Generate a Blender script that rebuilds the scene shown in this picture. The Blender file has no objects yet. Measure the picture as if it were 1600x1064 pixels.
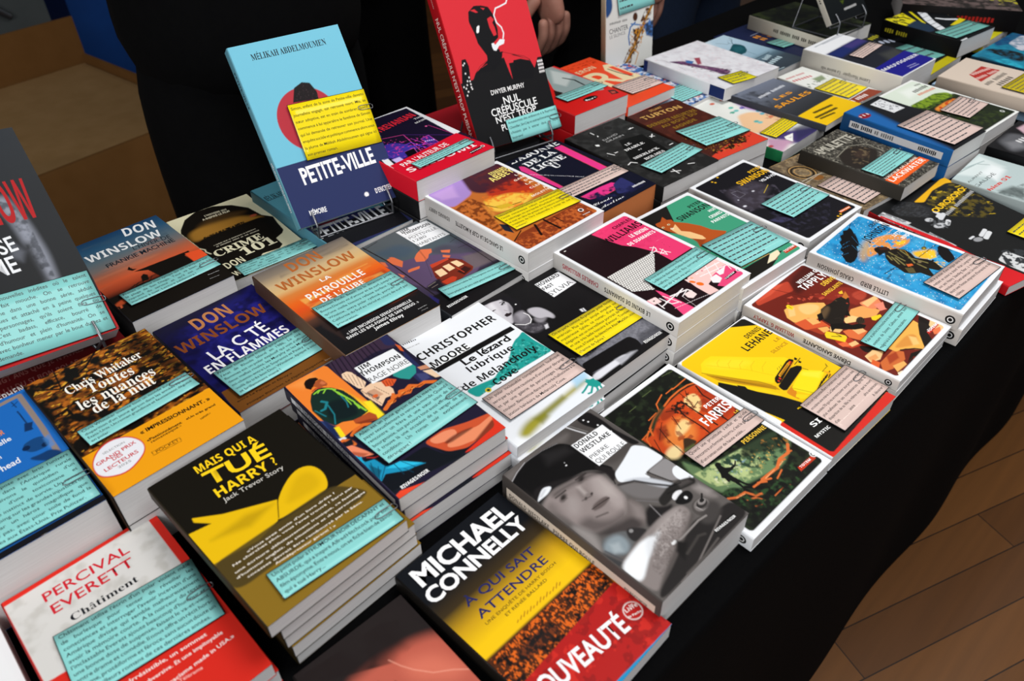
import bpy, math, random
import numpy as np
from mathutils import Matrix, Vector
# ------------------------------------------------------------------ camera, light, exposure
scene = bpy.context.scene
COL = scene.collection
scene.view_settings.view_transform = 'Standard'
scene.view_settings.look = 'None'
scene.view_settings.gamma = 1.0
scene.view_settings.exposure = 0.0
scene.view_settings.use_curve_mapping = False
cam_data = bpy.data.cameras.new('camera')
cam_data.sensor_width = 36.0
cam_data.lens = 27.3078
cam_data.clip_start = 0.02
cam_data.dof.use_dof = True
cam_data.dof.focus_distance = 0.84
cam_data.dof.aperture_fstop = 7.5
cam = bpy.data.objects.new('camera', cam_data)
COL.objects.link(cam)
_p, _r = 0.69199, -0.020864
_fw = Vector((0, math.cos(_p), -math.sin(_p))); _rt = Vector((1, 0, 0)); _up = _rt.cross(_fw)
_rt2 = math.cos(_r) * _rt + math.sin(_r) * _up; _up2 = -math.sin(_r) * _rt + math.cos(_r) * _up
cam.matrix_world = Matrix(((_rt2.x, _up2.x, -_fw.x, 0), (_rt2.y, _up2.y, -_fw.y, 0), (_rt2.z, _up2.z, -_fw.z, 0.53029), (0, 0, 0, 1)))
scene.camera = cam

world = bpy.data.worlds.new('hall_ambience'); scene.world = world
world.use_nodes = True
world.node_tree.nodes['Background'].inputs[0].default_value = (0.86, 0.93, 1.0, 1)
world.node_tree.nodes['Background'].inputs[1].default_value = 0.11

def area_light(name, loc, target, sx, sy, power, color=(1, 1, 1)):
    l = bpy.data.lights.new(name, 'AREA'); l.shape = 'RECTANGLE'; l.size = sx; l.size_y = sy
    l.energy = power; l.color = color
    o = bpy.data.objects.new(name, l); COL.objects.link(o)
    o.location = loc
    o.rotation_euler = (Vector(target) - Vector(loc)).to_track_quat('-Z', 'Y').to_euler()
    return o
area_light('hall_or_fill_light', (0.75, 0.7, 1.95), (0.4, 0.6, 0), 1.0, 1.0, 30, (1.0, 0.985, 0.96))
area_light('hall_or_fill_light', (0.35, -2.2, 1.9), (0.4, 0.6, 0), 1.6, 1.2, 48, (0.97, 0.985, 1.0))  # unseen fill behind the camera, added to brighten page edges and spines
area_light('hall_or_fill_light', (-1.8, -1.2, 1.1), (0.5, 0.6, 0), 0.8, 0.8, 30, (1.0, 0.97, 0.93))  # fill from the front left, added to lift the spines
area_light('hall_or_fill_light', (1.9, 2.6, 2.4), (0.6, 0.9, 0), 0.22, 0.22, 8, (1.0, 0.9, 0.78))

TH = math.radians(43)
CT, ST = math.cos(TH), math.sin(TH)
def tb(s, t, z=0.0):            # table coordinates (along, across) -> world
    return Vector((s * CT - t * ST, s * ST + t * CT, z))

# ------------------------------------------------------------------ helpers
def lin(h):
    h = h.lstrip('#')
    if len(h) == 3: h = ''.join(c * 2 for c in h)
    v = [int(h[i:i + 2], 16) / 255 for i in (0, 2, 4)]
    return np.array([c / 12.92 if c <= 0.04045 else ((c + 0.055) / 1.055) ** 2.4 for c in v])

def tag(o, label=None, cat=None, group=None, kind=None):
    if label: o['label'] = label
    if cat: o['category'] = cat
    if group: o['group'] = group
    if kind: o['kind'] = kind
    return o

def np_mesh(name, verts, faces, mat, parent=None, cols=None, smooth=False):
    """faces: list of arrays (n,k); cols: per-vertex linear rgb"""
    me = bpy.data.meshes.new(name)
    verts = np.asarray(verts, np.float32)
    if isinstance(faces, np.ndarray): faces = [faces]
    idx = np.concatenate([f.ravel() for f in faces]) if faces else np.zeros(0, int)
    tot = np.concatenate([np.full(len(f), f.shape[1]) for f in faces])
    start = np.concatenate([[0], np.cumsum(tot)[:-1]])
    me.vertices.add(len(verts)); me.vertices.foreach_set('co', verts.ravel())
    me.loops.add(len(idx)); me.loops.foreach_set('vertex_index', idx.astype(np.int32))
    me.polygons.add(len(tot)); me.polygons.foreach_set('loop_start', start.astype(np.int32))
    me.polygons.foreach_set('loop_total', tot.astype(np.int32))
    me.update(calc_edges=True)
    if cols is not None:
        a = me.color_attributes.new('Col', 'FLOAT_COLOR', 'POINT')
        c = np.ones((len(verts), 4), np.float32); c[:, :3] = cols
        a.data.foreach_set('color', c.ravel())
    me.materials.append(mat)
    if smooth: me.polygons.foreach_set('use_smooth', np.ones(len(tot), bool))
    o = bpy.data.objects.new(name, me); COL.objects.link(o)
    if parent: o.parent = parent
    return o

def tube_arrays(pts, r, n=8, closed=False):
    P = [Vector(p) for p in pts]; m = len(P); V = []; F = []
    prev = None
    for i in range(m):
        a = P[(i - 1) % m] if (closed or i > 0) else P[i]; b = P[(i + 1) % m] if (closed or i < m - 1) else P[i]
        d = (b - a).normalized()
        if prev is None:
            u = d.orthogonal().normalized()
        else:
            u = (prev - d * prev.dot(d)).normalized()
        prev = u; w = d.cross(u)
        for k in range(n):
            t = 2 * math.pi * k / n; V.append(P[i] + (u * math.cos(t) + w * math.sin(t)) * r)
    for i in range(m if closed else m - 1):
        j = (i + 1) % m
        for k in range(n):
            F.append((i * n + k, i * n + (k + 1) % n, j * n + (k + 1) % n, j * n + k))
    if not closed:
        # caps as fans of quads (degenerate centre avoided): use triangles
        pass
    return V, F

class Shape:
    def __init__(s): s.v = []; s.f = []
    def add(s, V, F):
        b = len(s.v); s.v += [tuple(v) for v in V]; s.f += [tuple(i + b for i in f) for f in F]
    def tube(s, pts, r, n=8, closed=False): s.add(*tube_arrays(pts, r, n, closed))
    def box(s, x0, x1, y0, y1, z0, z1):
        s.add([(x, y, z) for z in (z0, z1) for y in (y0, y1) for x in (x0, x1)], [(0, 2, 3, 1), (4, 5, 7, 6), (0, 1, 5, 4), (2, 6, 7, 3), (0, 4, 6, 2), (1, 3, 7, 5)])
    def build(s, name, mat, parent=None, smooth=False):
        me = bpy.data.meshes.new(name); me.from_pydata(s.v, [], s.f); me.update()
        me.materials.append(mat)
        if smooth: me.polygons.foreach_set('use_smooth', [True] * len(me.polygons))
        o = bpy.data.objects.new(name, me); COL.objects.link(o)
        if parent: o.parent = parent
        return o

def smooth_path(pts, sub=6):
    P = [Vector(p) for p in pts]; out = []
    for i in range(len(P) - 1):
        p0 = P[max(i - 1, 0)]; p1 = P[i]; p2 = P[i + 1]; p3 = P[min(i + 2, len(P) - 1)]
        for k in range(sub):
            t = k / sub
            out.append(0.5 * ((2 * p1) + (p2 - p0) * t + (2 * p0 - 5 * p1 + 4 * p2 - p3) * t * t + (3 * p1 - p0 - 3 * p2 + p3) * t ** 3))
    out.append(P[-1]); return out

# ------------------------------------------------------------------ materials
def new_mat(name):
    m = bpy.data.materials.new(name); m.use_nodes = True
    return m, m.node_tree, m.node_tree.nodes['Principled BSDF']

def print_mat(name, rough, coat, coat_rough):
    m, nt, b = new_mat(name)
    a = nt.nodes.new('ShaderNodeAttribute'); a.attribute_name = 'Col'
    nt.links.new(a.outputs['Color'], b.inputs['Base Color'])
    b.inputs['Roughness'].default_value = rough
    b.inputs['Specular IOR Level'].default_value = 0.1
    b.inputs['Coat Weight'].default_value = coat
    b.inputs['Coat Roughness'].default_value = coat_rough
    n = nt.nodes.new('ShaderNodeTexNoise'); n.inputs['Scale'].default_value = 90
    tc = nt.nodes.new('ShaderNodeTexCoord'); nt.links.new(tc.outputs['Object'], n.inputs['Vector'])
    bp = nt.nodes.new('ShaderNodeBump'); bp.inputs['Strength'].default_value = 0.04; bp.inputs['Distance'].default_value = 0.002
    nt.links.new(n.outputs['Fac'], bp.inputs['Height']); nt.links.new(bp.outputs['Normal'], b.inputs['Normal']); nt.links.new(bp.outputs['Normal'], b.inputs['Coat Normal'])
    return m
M_PRINT = print_mat('printed_cover', 0.5, 0.04, 0.22)
M_INK = print_mat('printed_lettering', 0.5, 0.04, 0.3)
M_CARD = print_mat('laminated_card', 0.4, 0.2, 0.14)

def page_mat(name, col, dark):
    m, nt, b = new_mat(name)
    tc = nt.nodes.new('ShaderNodeTexCoord'); mp = nt.nodes.new('ShaderNodeMapping'); mp.inputs['Scale'].default_value = (14, 14, 2600)
    n = nt.nodes.new('ShaderNodeTexNoise'); n.inputs['Scale'].default_value = 1.0; n.inputs['Detail'].default_value = 2
    r = nt.nodes.new('ShaderNodeValToRGB'); r.color_ramp.elements[0].position = 0.3; r.color_ramp.elements[1].position = 0.7
    r.color_ramp.elements[0].color = (*lin(dark), 1); r.color_ramp.elements[1].color = (*lin(col), 1)
    nt.links.new(tc.outputs['Object'], mp.inputs['Vector']); nt.links.new(mp.outputs['Vector'], n.inputs['Vector'])
    nt.links.new(n.outputs['Fac'], r.inputs['Fac']); nt.links.new(r.outputs['Color'], b.inputs['Base Color'])
    bp = nt.nodes.new('ShaderNodeBump'); bp.inputs['Strength'].default_value = 0.25; bp.inputs['Distance'].default_value = 0.0004
    nt.links.new(n.outputs['Fac'], bp.inputs['Height']); nt.links.new(bp.outputs['Normal'], b.inputs['Normal'])
    b.inputs['Roughness'].default_value = 0.85; b.inputs['Specular IOR Level'].default_value = 0.15
    return m
M_PAGE = page_mat('page_edges', '#dedcdb', '#cfcccb')
M_PAGES = {}

def flat_mat(name, col, rough=0.6, metal=0.0, spec=0.4, noise=None):
    m, nt, b = new_mat(name)
    b.inputs['Roughness'].default_value = rough; b.inputs['Metallic'].default_value = metal; b.inputs['Specular IOR Level'].default_value = spec
    if noise:
        col2, sc = noise
        tc = nt.nodes.new('ShaderNodeTexCoord'); n = nt.nodes.new('ShaderNodeTexNoise'); n.inputs['Scale'].default_value = sc; n.inputs['Detail'].default_value = 5
        mx = nt.nodes.new('ShaderNodeMix'); mx.data_type = 'RGBA'
        mx.inputs[6].default_value = (*lin(col), 1); mx.inputs[7].default_value = (*lin(col2), 1)
        nt.links.new(tc.outputs['Object'], n.inputs['Vector']); nt.links.new(n.outputs['Fac'], mx.inputs[0]); nt.links.new(mx.outputs[2], b.inputs['Base Color'])
        bp = nt.nodes.new('ShaderNodeBump'); bp.inputs['Strength'].default_value = 0.2; bp.inputs['Distance'].default_value = 0.003
        nt.links.new(n.outputs['Fac'], bp.inputs['Height']); nt.links.new(bp.outputs['Normal'], b.inputs['Normal'])
    else:
        b.inputs['Base Color'].default_value = (*lin(col), 1)
    return m
M_WIRE = flat_mat('chromed_wire', '#c8c9cc', 0.22, 1.0)
M_STEEL = flat_mat('grey_wire', '#7d7f84', 0.35, 0.9)
M_CLOTH = flat_mat('black_tablecloth', '#050506', 0.95, 0, 0.08, ('#020203', 260))
M_BLACK = flat_mat('black_clothing', '#060607', 0.95, 0, 0.1, ('#020203', 60))
M_JEANS = flat_mat('blue_denim', '#142238', 0.9, 0, 0.2, ('#0b1424', 220))
M_SKIN = flat_mat('skin', '#a67a6a', 0.55, 0, 0.35, ('#8f5e50', 60))
M_HAIR = flat_mat('dark_hair', '#1a110c', 0.6, 0, 0.3, ('#0c0806', 120))
M_NAIL = flat_mat('red_nail_varnish', '#a3122a', 0.2)
M_KRAFT = flat_mat('brown_cardboard', '#9a7a52', 0.9, 0, 0.15, ('#86673f', 22))
M_KRAFT2 = flat_mat('darker_brown_cardboard', '#74502a', 0.9, 0, 0.15, ('#66441f', 22))  # darker brown on both faces of the box walls and the flap
M_GREY = flat_mat('grey_plastic', '#4a4f50', 0.6, 0, 0.3, ('#3c4142', 10))
M_BLUE = flat_mat('blue_plastic', '#0c4a9a', 0.5, 0, 0.4, ('#0a3c82', 14))
M_TAPE = flat_mat('white_paper', '#d8d0c4', 0.8)

# ------------------------------------------------------------------ the books: poses in metres on the table, printed artwork and lettering in tenths of mm from the top left corner of each cover
BOOKS = {}
BOOKS['harry'] = dict(hd=['harry','flat',[-0.1804,0.3715,0.7881,0.0688,0.1184,0.1675],5,'#15120c','#2a210f','black and gold paperback with yellow hat drawing, topmost of the tall front stack','copy of the yellow-hat paperback, {o} in that stack',None,None,None,404],
 ops=[['p','#86681f',3,1,[-23,982,1224,1056,1268,1886,-12,1899]],['p','#8a6a18',5,1,[3,637,7,965,-21,1129,-271,1462,-58,2213,-47,1697]],['p','#e6b90e',4,0.999,[551,947,657,794,869,667,999,705,1034,842,982,989,911,1017,520,994]],['p','#e6b90e',3,1,[98,512,279,644,632,821,526,993,338,1043,-4,986,-2,787,9,626,178,661,91,559]],['p','#a88508',40,0.6,[103,795,387,773,587,835,362,892]],['p','#c79d08',40,0.5,[644,896,856,727,978,774,956,954,717,934]],['k','#3a2f08',3,7,[633,823,544,976]],['p','#463a1c',10,0.92,[-7,990,972,1003,1050,1074,1157,1246,1106,1278,712,1298,38,1301,-10,1219,-17,1102]]],
 tx=[["«Vous avez envie d'un livre drôle ?",[223,1076],743,19,1.1,'#f0e8dc','m'],["Ne cherchez plus, vous l'avez trouvé ! Servi par",[95,1106],997,19,2.2,'#f0e8dc','m'],['une écriture délicieusement ironique, ce festival',[76,1168],1028,19,1.7,'#f0e8dc','m'],["d'humour anglais, de situations et de personnages",[61,1215],1069,19,1.8,'#f0e8dc','m'],['cocasses devrait être remboursé par la Sécu.',[117,1259],946,19,3,'#f0e8dc','m'],['Antidépresseur garanti ! »',[307,1308],487,19,4,'#f0e8dc','m'],['MAIS QUI A',[344,151],510,87,3.5,'#ffd21c','b'],['TUÉ',[336,328],523,157,7.7,'#ffd21c','b'],['HARRY ?',[335,484],503,100,4.2,'#ffd21c','b'],['Jack Trevor Story',[344,555],498,46,4.7,'#d8d4cc','r']], stx=[])
BOOKS['connelly'] = dict(hd=['connelly','flat',[0.0087,0.3188,0.792,0.0174,0.1118,0.175],1,'#0b0f16','#15120f','paperback with big white author lettering over a yellow sunset city and red band','',None,None,None,505],
 ops=[['g',[0,'#0b0f16',0.2,'#0d1016',0.3,'#3a2d18',0.4,'#c79a16',0.5,'#f0c20e',0.58,'#f2c210',0.66,'#e8920f',1,'#e8920f']],['p','#4a2410',15,1,[-18,974,1161,1002,1043,1537,-127,1318]],['n','#e0661a',2.2,0.55,0.05,1,0.5,[-13,993,1143,1016,1081,1281,-45,1285]],['n','#120d0c',4,0.62,0.1,1,1,[-38,1018,1117,1037,1081,1281,-23,1309]],['p','#1c1616',20,0.8,[193,1080,489,1092,574,1183,466,1207,188,1180]],['k','#8a4a14',3,6,[369,937,387,927]],['k','#8a4a14',3,6,[401,938,428,920]],['k','#8a4a14',3,6,[433,940,469,914]],['k','#8a4a14',3,6,[466,941,489,927]],['k','#8a4a14',3,6,[499,943,531,921]],['k','#8a4a14',3,6,[532,944,550,934]],['k','#8a4a14',3,6,[565,946,593,928]],['k','#8a4a14',3,6,[599,947,636,921]],['k','#8a4a14',3,6,[632,949,656,935]],['k','#8a4a14',3,6,[666,950,699,928]],['k','#8a4a14',3,6,[700,952,719,942]],['k','#8a4a14',3,6,[734,953,763,935]],['k','#8a4a14',3,6,[769,955,807,928]],['k','#8a4a14',3,6,[803,957,828,942]],['p','#b01a18',2,1,[-31,1276,1110,1234,1142,1896,-49,2161,-148,1852]],['n','#d02a20',9,0.6,0.02,0.8,1,[-31,1276,1110,1234,1142,1896,-49,2161]],['n','#8a1414',7,0.62,0.02,0.7,1,[-31,1276,1110,1234,1142,1896,-49,2161]],['p','#1c8cc0',2,1,[516,1721,1141,1750,1134,1818,-36,1756]],['e','#e8dcd8',3,74,74,0,[1012,1482]],['e','#b01a18',3,66,66,0,[1012,1482]]],
 tx=[['MICHAEL',[86,218],966,160,1.8,'#f4f4f6','X'],['CONNELLY',[44,390],1015,129,1.5,'#f4f4f6','X'],['À QUI SAIT',[206,591],698,72,3.4,'#22255a','m'],['ATTENDRE',[206,730],702,72,2.1,'#22255a','m'],['UNE ENQUÊTE DE HARRY BOSCH',[202,793],728,25,1.7,'#2a2014','r'],['ET RENÉE BALLARD',[351,849],423,25,1.8,'#2a2014','r'],['NOUVEAUTÉ',[-8,1444],909,145,7.1,'#f2f0f2','b'],['Livre',[966,1461],107,31,12.9,'#f0e8e4','b'],['de Poche',[939,1499],117,18,17.7,'#f0e8e4','b'],['le',[1019,1448],34,16,10.5,'#f0e8e4','b']], stx=[])
BOOKS['westlake'] = dict(hd=['westlake','flat',[0.0858,0.3999,0.7581,0.0369,0.1099,0.164],1,'#5b5654','#4e4845','black and white photo paperback of a driver in a dark cap','',None,None,None,606],
 ops=[['p','#4a4543',40,1,[-38,5,851,4,1050,9,1084,389,1070,595,694,569,616,141]],['p','#6b6563',40,0.8,[4,14,269,6,652,30,758,62,635,123,572,79,230,19,-6,103]],['p','#141213',8,1,[902,-3,1055,5,1064,179,1050,317,1064,406,1090,579,1017,542,1023,439,938,186,900,91]],['k','#cfcfd3',5,13,[767,-12,802,87,838,172]],['k','#8a8886',5,5,[790,-19,867,171]],['e','#f2f2f4',2,9,8,0,[944,51]],['e','#f2f2f4',2,9,8,0,[960,94]],['e','#f2f2f4',2,9,8,0,[989,180]],['e','#f2f2f4',2,9,8,0,[1013,311]],['p','#0b0a0b',8,0.999,[-37,121,121,64,235,35,424,38,588,76,657,181,639,235,646,366,653,459,720,595,657,600,546,455,416,425,224,382,43,408,-36,423,40,311,-16,190]],['p','#141213',20,1,[-13,161,56,295,-11,386,-85,555,-23,373,-41,165]],['k','#a5a3a6',3,8,[-22,120,106,66,228,34]],['k','#7a787a',4,5,[235,35,418,43,579,78]],['p','#2a2829',50,0.6,[397,64,607,150,600,232,348,189]],['e','#e8e8ea',2,9,7,0,[452,300]],['e','#c8c8ca',2,5,4,0,[463,270]],['p','#1c191a',20,1,[50,289,169,310,347,390,563,489,657,600,600,577,424,467,216,390,33,429,-31,443]],['p','#ecf0f6',8,1,[4,401,92,347,149,329,211,369,131,401,51,400]],['p','#d0d2d8',10,1,[44,377,136,342,158,358,73,391]],['p','#8d8280',22,1,[-5,454,164,402,304,429,441,451,545,505,582,592,562,703,558,811,505,900,415,963,335,974,232,960,121,921,88,860,59,772,56,636,26,545]],['p','#a59a98',50,0.9,[510,487,574,600,557,731,538,839,482,908,399,887,421,754,388,689,431,605]],['p','#9c9290',50,0.9,[196,530,263,564,251,646,142,721,96,646]],['p','#b0a6a3',40,0.8,[530,589,545,718,500,802,455,725]],['p','#6f6664',40,0.8,[-8,481,105,470,56,636,59,772,25,665]],['p','#544c4b',50,0.85,[67,765,190,770,219,859,321,930,448,936,421,969,256,984,113,928,81,867]],['p','#3d3736',40,0.85,[147,418,296,437,510,487,597,556,475,518,292,466,134,467]],['e','#3a3433',16,42,24,-24,[187,514]],['e','#2a2524',7,20,10,-24,[184,512]],['e','#3a3433',16,46,24,-24,[433,483]],['e','#2a2524',7,22,10,-24,[432,488]],['k','#2f2a29',8,12,[140,473,254,476]],['k','#2f2a29',8,12,[391,460,501,471]],['k','#6a605e',5,6,[141,521,209,542]],['k','#6a605e',5,6,[379,495,460,519]],['p','#7a706e',24,0.8,[319,525,379,536,382,636,357,665,295,666,273,631]],['p','#b8aeab',22,0.7,[342,516,370,527,357,611,327,613]],['e','#2a2423',6,16,10,-25,[308,647]],['e','#3a3231',6,16,10,-25,[377,647]],['k','#5a5150',7,8,[270,641,366,661]],['p','#5f5452',12,1,[277,735,346,726,435,737,452,769,437,786,342,799,256,781]],['k','#2b2423',4,8,[263,752,348,759,444,771]],['p','#8d8280',14,0.8,[259,778,348,805,429,793,410,821,317,820,256,804]],['k','#4a4240',12,12,[231,826,325,859]],['p','#1c1819',12,1,[621,462,710,602,659,669,586,695,626,602,594,510]],['k','#1c1819',6,10,[639,615,590,715]],['k','#2c2728',5,8,[622,582,609,652]],['p','#8a807e',15,0.8,[547,832,511,906,439,988,392,971]],['p','#6d6462',24,1,[548,865,586,981,501,1109,419,1146,353,1080,233,1047,185,1000,335,974,444,962]],['p','#8a807e',40,0.8,[524,919,551,1008,491,1099,442,1051]],['p','#352f2f',35,0.85,[319,987,435,1013,446,1114,385,1141,257,1071,169,1013,106,935]],['p','#8e8886',40,1,[43,741,88,860,98,942,28,1068,-8,1033,5,934,9,795]],['p','#5f6163',15,1,[126,984,281,1051,305,1119,244,1200,88,1210,33,1129,46,1031]],['p','#87939a',25,1,[115,1015,233,1047,230,1158,147,1215,71,1139,28,1068]],['p','#a9b3b8',25,0.7,[108,1065,171,1099,133,1173,71,1139]],['p','#3a3a3c',15,1,[13,1081,58,1235,-9,1248,-20,1130]],['k','#4a4a4e',8,12,[39,1080,73,1223]],['p','#2a2728',10,1,[293,1063,353,1080,433,1188,320,1192,259,1187,255,1127]],['e','#8a8888',4,18,16,0,[319,1098]],['p','#1b1819',20,1,[593,1019,674,1131,771,1166,642,1220,473,1200,431,1158]],['k','#6a6668',6,10,[578,942,734,1129]],['k','#8a8688',6,7,[618,1044,583,1221]],['p','#e8ecf2',6,1,[665,641,828,600,1017,542,1086,630,1099,819,885,811,844,821,846,888,773,832,618,727]],['p','#c6cad2',15,1,[627,719,800,810,923,1031,920,1077,767,972,763,839]],['p','#8d8a8b',8,1,[876,819,1097,827,1101,942,1017,993,1011,1054,938,1020]],['k','#1c1a1a',4,10,[870,819,932,1024]],['k','#5a5658',4,6,[844,821,858,901]],['p','#6f6b6b',25,1,[579,736,703,795,787,911,855,1060,745,1077,612,960,574,844]],['k','#353132',10,22,[600,741,722,804,799,924,895,1052]],['e','#e9edf3',4,80,90,0,[1072,1031]],['p','#5b5654',15,1,[1081,1091,1056,1196,999,1107]],['p','#22201f',10,1,[774,1044,891,1032,1024,1066,1097,1123,1062,1170,996,1152,874,1111,746,1141,674,1131,696,1060]],['p','#4c4746',20,0.8,[948,1056,1046,1095,1046,1138,936,1109]],['k','#0f0e0e',4,8,[873,1046,973,1081]],['k','#0f0e0e',4,8,[806,1075,892,1097]],['p','#e4e4e8',5,1,[810,1111,883,1104,926,1138,838,1170,783,1153]],['p','#0d0c0d',6,1,[771,1166,874,1143,955,1160,946,1231,864,1258,787,1218]],['k','#f0f0f2',3,7,[801,1126,859,1122,903,1133]],['e','#f2f2f4',2,15,15,0,[878,1201]],['e','#dcdce0',2,10,8,0,[885,1129]],['p','#7d7674',25,1,[986,1159,1065,1189,1086,1387,1018,1350,981,1249]],['p','#9a9391',30,0.7,[1065,1189,1084,1305,1030,1299,1015,1204]],['e','#4b4644',5,90,80,0,[893,1349]],['e','#77716f',5,74,54,0,[908,1333]],['e','#2a2726',4,54,36,0,[917,1326]],['e','#8b8583',4,40,26,0,[935,1313]],['e','#1a1817',3,24,16,0,[944,1307]],['k','#1a1817',3,16,[948,1304,999,1268]],['k','#b8b2b0',4,6,[859,1315,869,1370,926,1382]],['p','#857c7a',16,1,[4,1248,168,1208,320,1192,564,1172,736,1192,803,1228,793,1310,699,1366,546,1416,386,1453,161,1522,37,1577,16,1454]],['p','#a39a98',40,0.9,[530,1198,718,1205,767,1254,680,1318,496,1309,392,1263]],['p','#eef1f5',20,1,[8,1251,180,1220,324,1210,426,1268,316,1300,170,1373,30,1443,2,1364]],['p','#dadde2',30,0.8,[344,1215,408,1250,493,1248,328,1312,200,1349]],['n','#5e5553',1.5,0.58,0.25,0.6,1,[424,1238,773,1229,771,1319,546,1416,161,1522,163,1419]],['n','#b8b0ae',1.8,0.66,0.2,0.5,1,[412,1226,731,1217,739,1317,367,1406,193,1396]],['p','#4d4644',30,0.8,[390,1429,579,1392,775,1322,776,1353,525,1452,154,1567,37,1577]],['p','#211e1e',12,1,[513,1440,758,1366,873,1450,994,1449,1111,1474,1116,1632,17,1631,37,1577,308,1510]],['p','#3f3b3a',30,1,[1006,1337,1024,1449,874,1511,779,1475,765,1402]],['k','#8a8482',5,16,[464,1405,554,1410,765,1402,846,1417]],['k','#e0e0e2',4,24,[452,1393,480,1393]],['p','#151313',20,1,[494,1393,537,1464,397,1545,414,1452]],['k','#6d6765',5,14,[228,1639,451,1625,921,1498]],['k','#514c4a',6,16,[316,1624,533,1626,735,1605]],['k','#3d3937',10,20,[456,1522,646,1487,698,1511]],['p','#111',1,1,[764,1541,1019,1551,1006,1583,757,1575]],['p','#f2f3f6',1,1,[646,178,1020,204,1007,496,643,497]]],
 tx=[['DONALD',[656,238],258,49,4.2,'#111','b'],['WESTLAKE',[652,308],332,49,5,'#111','b'],['PIERRE',[657,407],209,42,2.6,'#222','l'],['QUI ROULE',[654,476],333,49,4.5,'#222','l'],['RIVAGES/NOIR',[773,1563],231,22,6,'#fff','b']], stx=[['',0.03,0.97,'#cfc2b4','#',0],['DONALD WESTLAKE   PIERRE QUI ROULE',0.05,0.62,'#3a332e','b',0],['RIVAGES/NOIR',0.8,0.93,'#2a2622','b',0]])
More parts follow.
